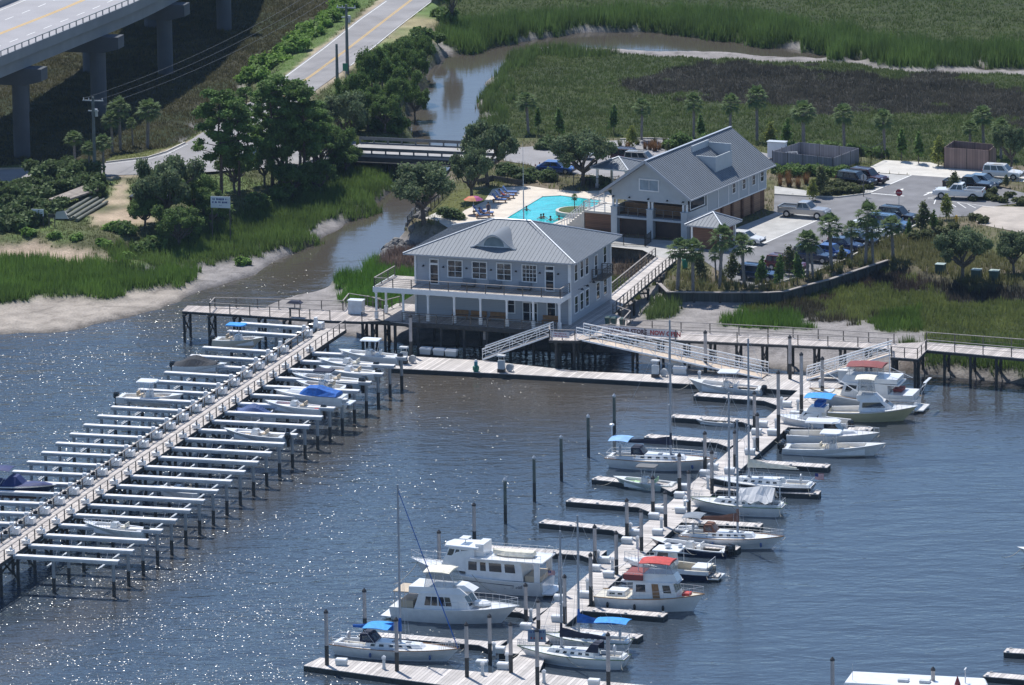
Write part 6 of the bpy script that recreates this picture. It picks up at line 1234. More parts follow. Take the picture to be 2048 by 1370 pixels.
def put(o, px, py, left=False, z=0.0, a=-20.0):
    if z == 0 and o.name.split('.')[0] not in ('skiff', 'inflatable_dinghy', 'houseboat'):
        h = [c for c in o.children if c.name.split('.')[0] == 'hull'][0]; xs_ = [v.co.x for v in h.data.vertices]; zs_ = max(v.co.z for v in h.data.vertices); X1 = max(xs_); by_ = max(v.co.y for v in h.data.vertices)
        for p0, p1 in (((X1*.93, .25, zs_-.1), (X1*.93+(1.6 if left else .2), by_+.8, .55)), ((.3, by_*.7, zs_*.7), (-.3 if left else -1.4, by_+.7, .55)), ((X1*.5, by_*.97, zs_*.75), (X1*.3, by_+.9, .55))):
            p0 = Vector(p0); p1 = Vector(p1); b = MB(); b.path([p0 + (p1-p0)*k/5 - Vector((0,0,.35*4*(k/5)*(1-k/5))) for k in range(6)], .028, 4); b.build('mooring_line', rope, o)
    q = P(px, py, z); o.location = (q.x, q.y, z); o.rotation_euler = (0, 0, math.radians(a + (180 if left else 0))); return o
yel_g = mat('green_trim', (.06,.14,.06), .5)
put(sail('white sailboat with bright blue sail cover and bimini, moored to the end dock', 12.2, 3.6, cover=blue_canvas, mh=14.6, mx=.53, bim=bright_blue, dodger=navy_canvas, furl=blue_canvas, toe=teak, arch=True, bx_=(.27,.47), boot=mat('boot_black',(.02,.02,.025),.5)), 668, 1303, a=-21)
o = put(yacht_cream(), 790, 1231, a=-18)
put(yacht_pilothouse(), 1098, 1186, True, a=-19)
put(trawler_red('white trawler with red flybridge top and brown wooden door, beside a short finger'), 1197, 1209, a=-18)
put(pilot_boat(), 1425, 1158, True, a=-19)
put(cc('navy hulled centre console with large black outboards, on the right of the main dock', 7.8, 2.6, navy, None, 2, white_gel, stripe=white_gel, fb=1.3), 1455, 1112, True, a=-20)
put(sail('white sailboat with brown sail cover and grey dinghy behind it', 10.2, 3.2, cover=brown_canvas, mh=11, mx=.55, bim=grey_canvas, dodger=brown_canvas, toe=teak, radar=True), 1362, 1086, a=-17)
put(inflatable('grey inflatable dinghy hanging off the dock behind the brown covered sailboat'), 1330, 1062, a=-10)
put(sail('white sailboat with a loose white tarpaulin tied over its boom', 9.8, 3.2, cover=None, mh=10.6, mx=.57, tarp=mat('white_tarp', (.72,.72,.72), .7, var=.06), toe=yel_g, radar=True), 1570, 1031, True, a=-17)
t5 = put(sail('dark green hulled sailboat with tan sail and flag at the stern', 11.0, 3.3, hm=mat('dark_hull', (.012,.02,.025), .2, coat=.5), cover=cream_canvas, mh=14, mx=.6, deck=white_gel, toe=white_gel, boot=white_gel), 1628, 990, True, a=-17)
flag(t5, (-.1, 0, 1.6), .9, .6)
t = cc('large white centre console with white hardtop and black outboards, bow pointing right', 10.4, 2.9, white_gel, white_gel, 2, cream_gel, boot=navy, fb=1.35); put(t, 1569, 904, a=-13)
put(hardtop_express(), 1577, 884, a=-13)
put(fly_small(), 1697, 862, True, a=-17)
put(sportfisher(), 1660, 836, a=-12)
put(trawler_red('large white yacht with burgundy canvas top and red deck cushions, nearest the boardwalk', 11.6, 4.1, burg_canvas, True), 1836, 820, True, a=-17)
put(cc('white centre console with white T-top moored at the fuel dock', 7.9, 2.6, white_gel, white_gel, 1, white_gel, fb=1.35), 1524, 788, True, a=-14)
put(skiff('small white open skiff tied to the second left finger dock', 4.3), 1471, 851, True, a=-17)
put(sail('large white sailboat with navy sail cover and pale blue sunshade, bow to the dock', 11.4, 3.5, cover=navy_canvas, mh=13.8, mx=.58, bim=mat('pale_blue_canvas', (.22,.42,.72), .7), dodger=navy_canvas, radar=True, toe=teak), 1214, 930, a=-16)
put(cc('small open skiff with a dark framed T-top on the left of the main dock', 6.3, 2.2, mat('pale_green_gel', (.62,.68,.62), .3), mat('dark_ttop', (.12,.12,.12), .6), 0, mat('light_green', (.4,.6,.35), .6)), 1349, 980, True, a=-17)
put(sail('white sailboat with dark navy sail cover and green trim, next to the marina sign', 10.4, 3.3, cover=navy_canvas, mh=10.8, mx=.6, toe=yel_g, bim=None, dodger=navy_canvas, boot=yel_g, arch=True, radar=False), 1256, 1336, True, a=-19)
put(sail('small white sailboat with bright blue sail cover and blue awning, behind the green trimmed one', 8.4, 2.8, cover=blue_canvas, mh=11, mx=.58, bim=bright_blue, bx_=(.02,.38), toe=yel_g), 1262, 1304, True, a=-17)
put(houseboat(), 1700, 1424, a=-14)
put(cc('white boat whose bow tip shows at the right edge', 6.5, 2.3, white_gel, None, 1, tan, boot=navy), 2170, 1122, True, a=-14)
# boats up on the lifts
lz = 2.75
put(cc('open boat under a bright blue T-top on a left lift next to the timber pier', 5.6, 2.2, cream_gel, bright_blue, 1, tan), 430, 688, z=lz, a=-17)
put(cc('boat under a dark grey cover on a left lift with a small white seat top', 5.8, 2.2, white_gel, None, 1, tan, cover=mat('charcoal_cover', (.03,.035,.045), .8, var=.2)), 350, 740, z=lz, a=-16)
put(cc('cream centre console with white T-top on a left lift', 7.0, 2.4, white_gel, white_gel, 1, tan), 238, 802, z=lz, a=-15)
put(bowrider_cover(), -48, 985, z=lz, a=-13)
put(cc('small white boat half hidden low on a right lift near the outer end', 4.8, 2.0, white_gel, None, 1, tan), 400, 996, True, z=1.6, a=-16)
put(cc('white centre console alone on the third right lift from the outer end', 6.2, 2.3, mat('pale_hull', (.6,.64,.62), .25), None, 1, cream_gel, rails=True), 289, 1072, True, z=lz, a=-18)
put(cc('grey hulled centre console with pale seats in the middle of the right lifts', 6.6, 2.3, mat('grey_hull', (.50,.53,.56), .25), None, 1, tan), 571, 884, True, z=lz, a=-18)
put(cc('small white boat with red seat cushions on a right lift', 6.1, 2.2, white_gel, None, 1, tan, cushions=red_canvas), 643, 827, True, z=lz, a=-18)
put(cruiser_cover(), 690, 810, True, z=lz-.1, a=-19)
put(cc('cream boat with a tilted black engine cover, behind the blue covered cruiser', 5.6, 2.2, white_gel, navy_canvas, 1, tan), 694, 786, True, z=lz, a=-18)
put(cc('blue grey hulled fishing boat with twin black outboards on a right lift', 7.6, 2.5, mat('bluegrey_hull', (.42,.50,.56), .25), None, 2, tan, rails=True), 722, 774, True, z=lz, a=-18)
put(cc('cream interior fishing boat, fourth boat from the shore on the right lifts', 6.3, 2.3, white_gel, None, 1, tan), 752, 757, True, z=lz, a=-17)
put(cc('white boat with a white bow cover, second boat from the shore on the right lifts', 6.2, 2.3, white_gel, None, 1, cream_gel, cushions=white_gel), 748, 741, True, z=lz, a=-17)
put(cc('white centre console with white T-top on the right lift nearest the shore', 6.6, 2.3, white_gel, white_gel, 1, white_gel), 796, 724, True, z=lz+.1, a=-17)
put(cc('boat under a flat blue cover beneath the lift beams', 4.6, 2.0, white_gel, None, 0, tan, cover=mat('cover_blue2', (.04,.09,.25), .7)), 545, 842, True, z=2.0, a=-17)
# ================================================================ VEHICLES
tyre = mat('tyre', (.012,.012,.013), .7); rim = mat('rim', (.45,.46,.48), .3, metal=.7); lampw = mat('headlight', (.7,.72,.75), .1); lampr = mat('tail_light', (.35,.01,.01), .2); trimk = mat('black_trim', (.015,.015,.017), .4)
carglass = mat('car_glass', (.02,.03,.04), .04, spec=.9)
def vehicle(name, label, cat, kind, paint, px, py, deg, group='cars parked by the clubhouse'):
    q = P(px, py, 3.01); t = thing(name, label, cat, q, math.radians(deg), group)
    L, W, hh = {'sedan': (4.7,1.8,.0), 'suv': (4.75,1.9,.12), 'van': (5.1,1.98,.05), 'pickup': (6.0,2.0,.2)}[kind]
    b = MB(); hz_ = {'sedan': [(-.5,.62),(-.46,.88),(-.22,.92),(.0,.9),(.22,.88),(.4,.78),(.49,.62)], 'suv': [(-.5,.7),(-.485,1.0),(-.2,1.0),(.1,1.0),(.2,.98),(.42,.9),(.49,.7)], 'van': [(-.5,.7),(-.485,1.05),(-.2,1.03),(.15,1.0),(.3,.95),(.44,.82),(.495,.62)], 'pickup': [(-.5,.95),(-.495,1.1),(-.13,1.1),(-.12,1.1),(.16,1.12),(.44,1.05),(.495,.8)]}[kind]
    rings = []
    for u, z in hz_:
        w_ = W/2 * (1 - .10*abs(u*2)**4); z += hh*.5 if kind != 'pickup' else .08; zb = .28 + hh
        rings.append([(u*L,-w_*.96,zb),(u*L,-w_,zb+.2),(u*L,-w_,z-.12),(u*L,-w_*.9,z),(u*L,w_*.9,z),(u*L,w_,z-.12),(u*L,w_,zb+.2),(u*L,w_*.96,zb)])
    b.loft(rings, close=True); body = b.build('body', paint, t, bevel=.04)
    z0 = {'sedan': .88, 'suv': 1.04, 'van': 1.03, 'pickup': 1.17}[kind]; z1 = {'sedan': 1.42, 'suv': 1.74, 'van': 1.74, 'pickup': 1.86}[kind]
    xb, xf, XB, XF = {'sedan': (-.42,.23,-.26,.06), 'suv': (-.49,.2,-.45,.06), 'van': (-.49,.3,-.44,.10), 'pickup': (-.12,.2,-.09,.09)}[kind]
    g = Fr(xb*L, xf*L, W*.46, W*.45, z0-.03, XB*L, XF*L, W*.40, W*.38, z1); b = MB(); g.solid(b); b.build('cabin', paint, t, bevel=.04)
    sp = [(s, u, v, .14, .86) for s in 'LR' for u, v in ({'sedan': ((.2,.5),(.54,.84)), 'suv': ((.05,.3),(.34,.58),(.62,.88)), 'van': ((.05,.33),(.36,.6),(.63,.86)), 'pickup': ((.08,.45),(.5,.88))}[kind])] + [('F', .06, .94, .1, .92), ('A', .08, .92, .25, .9)]
    windows(t, g, sp, carglass)
    if kind == 'pickup':
        b = MB(); b.box(-L*.485, -L*.14, -W*.42, W*.42, 1.0, 1.2); b.build('bed_liner', trimk, t)
        b = MB(); [b.box(-L*.49, -L*.125, s*W*.47-.05, s*W*.47+.05, 1.15, 1.3) for s in (-1, 1)]; b.box(-L*.495, -L*.48, -W*.47, W*.47, .9, 1.3); b.build('bed_side', paint, t)
    if kind in ('suv', 'van'): b = MB(); [b.bar((XB*L+.2, s*W*.34, z1+.05), (XF*L-.1, s*W*.33, z1+.05), .05, .05) for s in (-1, 1)]; b.build('roof_rack', trimk, t)
    r = .33 + hh*.5
    for u in (-.31, .32):
        for s in (-1, 1):
            b = MB(); b.tube((u*L, s*(W/2-.2), r), (u*L, s*(W/2+.01), r), r, r, 16); w_ = b.build('wheel', tyre, t)
            b = MB(); b.tube((u*L, s*(W/2), r), (u*L, s*(W/2+.025), r), r*.62, r*.55, 12); b.build('rim', rim, w_)
    for s in (-1, 1):
        b = MB(); b.box(L*.475, L*.495, s*W*.36-.16, s*W*.36+.16, .68+hh, .82+hh); b.build('headlight', lampw, t)
        b = MB(); b.box(-L*.503, -L*.488, s*W*.4-.1, s*W*.4+.1, .8+hh, 1.02+hh); b.build('tail_light', lampr, t)
        b = MB(); b.box(xf*L*.82, xf*L*.82+.12, s*(W*.5)-.0, s*(W*.5+.12), z0+.05, z0+.2); b.build('mirror', paint, t)
    b = MB(); b.box(L*.485, L*.505, -W*.42, W*.42, .35+hh, .55+hh); b.box(-L*.508, -L*.49, -W*.42, W*.42, .4+hh, .6+hh); b.build('bumper', trimk if kind != 'pickup' else alu, t)
    return t
pc = lambda n, c, m=.3: mat('paint_' + n, c, .25, metal=m, var=.03, coat=.6)
VH = [('pickup_truck','silver crew cab pickup truck parked alone beside the clubhouse garages','truck','pickup',pc('silver',(.42,.40,.38)),1609,434,-24),
 ('sedan','white sedan parked behind the small square pavilion','car','sedan',pc('white',(.75,.75,.74),0),1489,486,-27),
 ('suv','dark blue car at the left end of the lower parking row','car','suv',pc('dkblue',(.015,.04,.10)),1519,560,-30),
 ('suv','dark red car in the lower parking row','car','suv',pc('dkred',(.13,.015,.02)),1574,541,-30),
 ('suv','dark blue sport utility car right of the dark red car','car','suv',pc('navy',(.015,.03,.07)),1628,523,-30),
 ('sedan','bright blue sedan tucked behind the double palm','car','sedan',pc('blue',(.03,.09,.30)),1663,513,-30),
 ('sedan','very dark blue sedan in the middle of the lower parking row','car','sedan',pc('midnight',(.012,.022,.06)),1687,499,-30),
 ('sedan','black sedan just left of the white sport utility car','car','sedan',pc('black',(.012,.012,.016)),1715,489,-30),
 ('suv','white sport utility car behind the tall leaning palm','car','suv',pc('white',(.75,.75,.74),0),1739,474,-30),
 ('minivan','light blue minivan with roof rails in the lower parking row','car','van',pc('ltblue',(.10,.20,.34)),1777,458,-30),
 ('suv','black sport utility car farthest right in the lower parking row','car','suv',pc('black',(.012,.012,.016)),1797,443,-30),
 ('suv','black sport utility car in front on the pale bay beyond the shrubs','car','suv',pc('black',(.012,.012,.016)),1713,372,-35),
 ('suv','dark maroon sport utility car behind the black one beyond the shrubs','car','suv',pc('maroon',(.05,.01,.015)),1737,366,-35),
 ('pickup_truck','white pickup truck nearest in the far right group','truck','pickup',pc('white',(.75,.75,.74),0),1918,397,-196),
 ('pickup_truck','black pickup truck in the far right group','truck','pickup',pc('black',(.012,.012,.016)),1938,382,-22),
 ('sedan','silver blue sedan in the far right group','car','sedan',pc('slate',(.16,.22,.28)),1966,372,-25),
 ('suv','white sport utility car beside the wooden enclosure','car','suv',pc('white',(.75,.75,.74),0),2006,357,-20),
 ('suv','dark red sport utility car left of the silver one behind the clubhouse','car','suv',pc('maroon',(.05,.01,.015)),1262,325,-20),
 ('suv','silver sport utility car parked behind the clubhouse roof','car','suv',pc('silver',(.42,.40,.38)),1288,331,-20),
 ('sedan','blue car parked under the live oaks behind the pool','car','sedan',pc('blue',(.03,.09,.30)),1112,345,-20),
 ('sedan','white car half hidden by live oak branches','car','sedan',pc('white',(.75,.75,.74),0),1147,316,-20)]
for v in VH: vehicle(*v)

# ================================================================ STREET FURNITURE, SIGNS
def faint_line(par, x0, x1, z, h, y, m, seed=1):      # a line of lettering too worn to read: short uneven strokes
    r_ = random.Random(seed); b = MB(); x = x0
    while x < x1:
        w_ = r_.uniform(.25, .6) * h; b.box(x, min(x+w_, x1), y-.006, y, z + r_.uniform(0,.12)*h, z + h*r_.uniform(.8,1)); x += w_ + (h*.18 if r_.random() < .8 else h*.7)
    b.build('faded_lettering', m, par)
def sign_post(name, label, q, rz, w_, h_, z0, face, posts=2, txt=(), m=white_paint, back=None):
    t = thing(name, label, 'sign', q, rz)
    for x in ((-w_/2+.1, w_/2-.1) if posts == 2 else (0,)): b = MB(); b.cb((x, .04, (z0+h_)/2), (.1, .08, z0+h_)); b.build('post', rail_wood, t)
    b = MB(); b.box(-w_/2, w_/2, -.06, -.0, z0, z0+h_); b.build('panel', face, t)
    for k, (u, sz, zz, mm) in enumerate(txt): faint_line(t, -w_*u/2, w_*u/2, zz, sz, -.062, mm, k+3)
    return t
ink = mat('ink_blue', (.02,.05,.22), .6); inkr = mat('ink_red', (.35,.02,.03), .6); inkd = mat('ink_maroon', (.07,.015,.03), .6)
sw_ = mat('sign_white', (.66,.70,.74), .5, var=.04)
q = G(443, 487); sign_post('marina_sign', 'large white board sign with faded blue lettering on two tall posts above the marsh', q, math.radians(-14), 2.35, 1.35, 4.2, sw_, txt=[(.8, .26, 5.1, ink), (.86, .24, 4.75, ink), (.1, .12, 4.45, ink)])
q = G(76, 452); sign_post('notice_board', 'white notice board with brown roof strip at the left bank', q, math.radians(-14), 1.5, .8, 1.2, sw_)
q = G(104, 455); sign_post('notice_board', 'small empty dark sign frame right of the white notice board', q, math.radians(-14), .9, .4, 1.2, dark_timber)
q = P(1075, 1372, DZ); h = top(1075, 1283, 1372, DZ)
sign_post('dock_sign', 'grey blue dock sign with dark red band fixed to a pile of the end dock', (q.x, q.y-.3, DZ), math.radians(-6), 1.6, 1.15, h, mat('sign_greyblue', (.20,.27,.36), .5), 1, [(.8, .2, h+.82, ink), (.15, .1, h+.62, ink), (.68, .22, h+.25, inkr)])
# banner on the boardwalk rail
A = P(1221, 668.5, PZ); Bq = P(1356, 678.5, PZ); bl = (Bq - A).length; t = thing('banner', 'long white banner reading HARBOR STORE NOW OPEN tied to the boardwalk rail', 'banner', A, ang(A, Bq))
b = MB(); b.box(-.9, bl, -.1, -.07, .12, .98); b.build('cloth', mat('banner_cloth', (.62,.60,.64), .7, var=.05), t)
text(t, 'Harbor Store'.upper(), .68, (bl*.27-.1, -.115, .30), (90, 0, 0), inkd, 'lettering', bold=.022, sx=.9); text(t, 'NOW OPEN', .70, (bl*.82, -.115, .30), (90, 0, 0), inkr, 'bold_lettering', bold=.025, sx=.9)
A = P(1104, 680, PZ); t = thing('banner', 'small white notice banner with faint red writing on the gangway landing rail', 'banner', A, math.radians(-20)); b = MB(); b.box(0, 2.0, -.12, -.09, .35, .95); b.build('cloth', mat('banner_cloth', (.62,.60,.64), .7), t)
faint_line(t, .3, 1.7, .70, .13, -.122, inkr, 8); faint_line(t, .2, 1.8, .45, .13, -.122, inkr, 9)
# stop sign
q = P(1798, 424, 3.0); t = thing('stop_sign', 'red octagonal stop sign facing the car park lane', 'sign', q, math.radians(-12)); b = MB(); b.tube((0,0,0), (0,0,2.6), .04, .04, 6); b.build('post', galv, t)
b = MB(); b.tube((0,-.03,2.3), (0,-.06,2.3), .42, .42, 8); b.build('panel', mat('stop_red', (.30,.01,.03), .5), t); text(t, 'STOP', .27, (0, -.07, 2.2), (90, 0, 0), white_paint, 'lettering', sx=.9)
q = P(1727, 393, 3.0); t = thing('stop_sign', 'back of a sign on a brown post beside the shrub bed', 'sign', q, math.radians(150)); b = MB(); b.tube((0,0,0), (0,0,2.6), .05, .05, 6); b.build('post', rail_wood, t); b = MB(); b.tube((0,-.03,2.3), (0,-.06,2.3), .4, .4, 8); b.build('panel', galv, t)
q = P(1913, 444, 3.0); t = thing('fire_hydrant', 'yellow fire hydrant in the right hand planting bed', 'hydrant', q); b = MB(); b.tube((0,0,0), (0,0,.65), .14, .12, 10); b.ball((0,0,.68), .14, 0, 10, 6); b.build('barrel', mat('hydrant_yellow', (.6,.38,.03), .5), t); b = MB(); b.tube((-.24,0,.45), (.24,0,.45), .06, .06, 8); b.build('nozzle', mat('hydrant_yellow', (.6,.38,.03), .5), t)
# utility poles
def utility_pole(label, px, yt, yb, arm=2.6, z=2.7, low=True):
    q = G(px, yb); h = top(px, yt, yb, q.z); t = thing('utility_pole', label, 'pole', q, math.radians(-15), 'utility poles along the road'); wd = mat('pole_wood', (.14,.16,.16), .85, var=.2)
    b = MB(); b.tube((0,0,-.3), (0,0,h), .24, .15, 10); b.build('pole', wd, t)
    if arm:
        b = MB(); b.cb((0, 0, h-.45), (arm, .12, .14)); b.build('crossarm', mat('crossarm', (.38,.40,.42), .7), t)
        for x in (-arm*.45, -arm*.2, arm*.45): b = MB(); b.tube((x,0,h-.38), (x,0,h-.12), .06, .04, 6); b.build('insulator', white_paint, t)
        if low: b = MB(); b.cb((0,0,h-1.7), (1.3,.1,.12)); b.tube((.3,.2,h-2.4), (.3,.2,h-1.5), .2, .2, 8); b.build('transformer', galv, t)
    return t, q, h
p1 = utility_pole('tall utility pole with crossarm standing in front of the road', 695, 9, 148)
p2 = utility_pole('bare utility pole without crossarm left of the road poles', 675, 88, 188, 0)
p3 = utility_pole('utility pole with white crossarm before the viaduct columns', 190, 194, 352)
p4 = utility_pole('utility pole top showing above the pine group', 577, 158, 290)
def wire(label, a, c, sag=1.2):
    pts = [a + (c-a)*k/12 - Vector((0,0,sag*4*(k/12)*(1-k/12))) for k in range(13)]; b = MB(); b.path(pts, .02, 4); tag(b.build('power_line', mat('wire_grey', (.10,.11,.12), .7)), label, 'cable', 'overhead wires')
a3 = p3[1] + Vector((0,0,p3[2]-.2)); far = Vector((-20, 190, 12))
for k, (dx, l) in enumerate(((-1.2,'outer overhead wire running from the white crossarm pole past the viaduct'), (.0,'middle overhead wire running from the white crossarm pole past the viaduct'), (1.2,'lower overhead wire running from the white crossarm pole past the viaduct'))): wire(l, a3 + Vector((dx,0,-.4*k)), far + Vector((dx,0,-.4*k)), 1.5)
# fences
def fence(name, label, pts, z, h, m, picket=.12, solid=False, posts=2.4, grp=None):
    P0 = P(pts[0][0], pts[0][1], z); t = thing(name, label, 'fence', P0, 0, grp); w3 = [P(x, y, z) - P0 for x, y in pts]; up = Vector((0,0,h))
    for a, c in zip(w3[:-1], w3[1:]):
        b = MB(); d = (c-a); L = d.length
        if solid: b.bar(a + up/2, c + up/2, .06, h)
        else:
            b.bar(a + up*.95, c + up*.95, .04, .04); b.bar(a + up*.12, c + up*.12, .04, .04)
            for k in range(int(L/picket)+1): q_ = a + d*min(1, k*picket/L); b.cb((q_.x, q_.y, q_.z + h/2), (.025, .025, h))
        b.build('panel', m, t)
        n = max(1, round(L/posts))
        for k in range(n+1): q_ = a + d*k/n; b = MB(); b.cb((q_.x, q_.y, q_.z + h/2 + .04), (.09, .09, h+.08)); b.build('post', m if not solid else dark_timber, t)
    return t
fence('metal_fence', 'black picket fence in front of the clubhouse ground floor', [(1205,489),(1290,493),(1302,484)], 3.0, 1.25, black)
fence('metal_fence', 'black picket fence behind the far side of the pool', [(1115,370),(1180,378),(1238,372)], 3.0, 1.25, black, .14)
fence('timber_fence', 'low timber wall at the back of the pool lawn', [(955,370),(985,362),(1045,372)], 2.9, .7, rail_wood, solid=True)
fence('metal_fence', 'thin black fence along the creek edge by the leaning oak', [(815,452),(832,432),(862,424),(900,384)], 2.9, 1.1, black, .3)
wfm = planks('enclosure_boards', (.24,.17,.15), 0, .3, .18, .8, .08, .5); gfm = planks('grey_fence_boards', (.22,.22,.25), 0, .3, .15, .8, .08, .5)
fence('timber_enclosure', 'brown board enclosure for refuse at the far right of the car park', [(1888,336),(1978,342),(1992,330),(1908,322),(1888,336)], 3.0, 2.5, wfm, solid=True)
fence('timber_enclosure', 'grey board enclosure round the utility equipment behind the clubhouse', [(1545,330),(1666,344),(1718,324),(1600,312),(1545,330)], 3.0, 1.7, gfm, solid=True)
fence('metal_gate', 'black metal gate right of the grey utility enclosure', [(1722,326),(1742,330),(1764,320)], 3.0, 2.2, black, .5)
q = P(1553, 318, 3.0); t = thing('equipment_cabinet', 'white equipment housing inside the grey enclosure', 'cabinet', q, math.radians(-20)); b = MB(); b.box(-1.0, 1.2, -.5, .5, .2, 2.1); b.build('housing', white_paint, t, bevel=.04); b = MB(); b.box(-1.1, 1.3, -.55, .55, 2.1, 2.2); b.build('lid', galv, t)
q = P(1583, 322, 3.0); t = thing('water_pump', 'small white water pump beside the equipment housing', 'pump', q); b = MB(); b.box(-.8,.8,-.4,.4,.1,.4); [b.tube((x,0,.4),(x,0,1.1),.04) for x in (-.7,0,.7)]; b.tube((-.7,0,1.1),(.7,0,1.1),.04); b.build('frame', white_paint, t)
# bulkhead
def bulkhead():
    px = [(1319,566),(1336,583),(1440,584),(1536,584),(1568,582),(1611,570),(1661,557),(1711,540),(1776,519)]; O = P(1319,566,3.0); t = thing('timber_bulkhead', 'timber retaining wall with pale cap along the edge of the car park bank', 'wall', O, 0)
    W3 = [P(x, y+1, 3.05) - O for x, y in px]; b = MB()
    for a, c in zip(W3[:-1], W3[1:]): b.bar(a + Vector((0,0,-1.25)), c + Vector((0,0,-1.25)), .16, 2.4)
    b.build('sheet_boards', planks('bulkhead_boards', (.05,.06,.058), 0, .4, .2), t)
    b = MB(); [b.bar(a + Vector((0,-.08,.02)), c + Vector((0,-.08,.02)), .42, .1) for a, c in zip(W3[:-1], W3[1:])]; b.build('cap', rail_cap, t)
    for a, c in zip(W3[:-1], W3[1:]):
        n = max(1, int((c-a).length/2.2))
        for k in range(n): q_ = a + (c-a)*k/n; b = MB(); b.tube(q_ + Vector((0,-.28,-2.6)), q_ + Vector((0,-.28,.0)), .14, .14, 8); b.build('post', dark_timber, t)
bulkhead()
# ---- pool
pb = MB(); pool = [(1005,441),(1018,432),(1083,393),(1121,391),(1206,401),(1196,412),(1152,430),(1119,443),(1060,470),(1020,462)]; pts = [P(x, y, 3.03) for x, y in pool]; O = pts[4]
t = thing('swimming_pool', 'turquoise swimming pool on the pale deck between the two buildings', 'pool', (O.x, O.y, 0)); lp = [p - Vector((O.x, O.y, 0)) for p in pts]
pw = mat('pool_water', (.03,.48,.50), .08, var=.22, sc=1.1, bump=.35, bsc=2.2); pb.add(lp, [tuple(range(len(lp)))]); o = pb.build('water', pw, t, recalc=False)
b = MB(); [b.bar(a + Vector((0,0,.0)), c + Vector((0,0,.0)), .4, .12) for a, c in zip(lp, lp[1:] + lp[:1])]; b.build('coping', conc_lt, t)
q = P(1149, 428, 3.05); t = thing('planter', 'round stone planter island holding a small palm in the pool', 'planter', q); b = MB(); b.tube((0,0,-.1), (0,0,.5), 2.2, 2.2, 28); b.build('kerb', conc_lt, t); b = MB(); b.tube((0,0,.5), (0,0,.56), 1.85, 1.8, 24); b.build('planting', mat('planting', (.06,.09,.02), .9, var=.5, sc=6), t)
blue_cush = mat('lounger_blue', (.10,.19,.42), .8, var=.08)
def lounger(px, py, deg, label):
    t = thing('sun_lounger', label, 'sun lounger', P(px, py, 3.01), math.radians(deg), 'sun loungers beside the pool')
    b = MB(); b.box(-.95,.7,-.34,.34,.28,.36); [b.box(x,x+.07,s*.3-.035,s*.3+.035,0,.28) for x in (-.85,.55) for s in (-1,1)]; b.build('frame', teak, t)
    b = MB(); b.box(-.5,.7,-.33,.33,.365,.46); b.build('seat_cushion', blue_cush, t); b = MB(); b.bar((-.5,0,.45), (-.95,0,1.05), .66, .1); b.build('back_cushion', blue_cush, t)
LG = [(1001,405,'nearest the creek'),(1008,399,'second from the left in the row of four'),(1017,396,'third in the row of four'),(1022,390,'last in the row of four'),(962,428,'left of the rainbow umbrella'),(968,436,'under the rainbow umbrella'),(975,431,'right of the rainbow umbrella')]
for x, y, l in LG: lounger(x, y, -8, 'blue cushioned sun lounger ' + l)
t = thing('beach_umbrella', 'pink, violet and orange beach umbrella beside the loungers', 'umbrella', P(947, 428, 3.0)); b = MB(); b.tube((0,0,0), (0,0,2.0), .03); b.build('pole', steel, t)
b = MB(); n = 10; um = [mat('um%d' % i, c, .7) for i, c in enumerate([(.42,.05,.22),(.22,.04,.28),(.5,.13,.07),(.5,.22,.08),(.35,.06,.2)])]
for k in range(n): a0, a1 = 2*math.pi*k/n, 2*math.pi*(k+1)/n; b.add([(0,0,2.15),(.7*math.cos(a0),.7*math.sin(a0),2.02),(.7*math.cos(a1),.7*math.sin(a1),2.02),(1.15*math.cos(a0),1.15*math.sin(a0),1.72),(1.15*math.cos(a1),1.15*math.sin(a1),1.72)], [(0,1,2),(1,3,4,2)], k//2)
b.build('canopy', um, t, recalc=False)
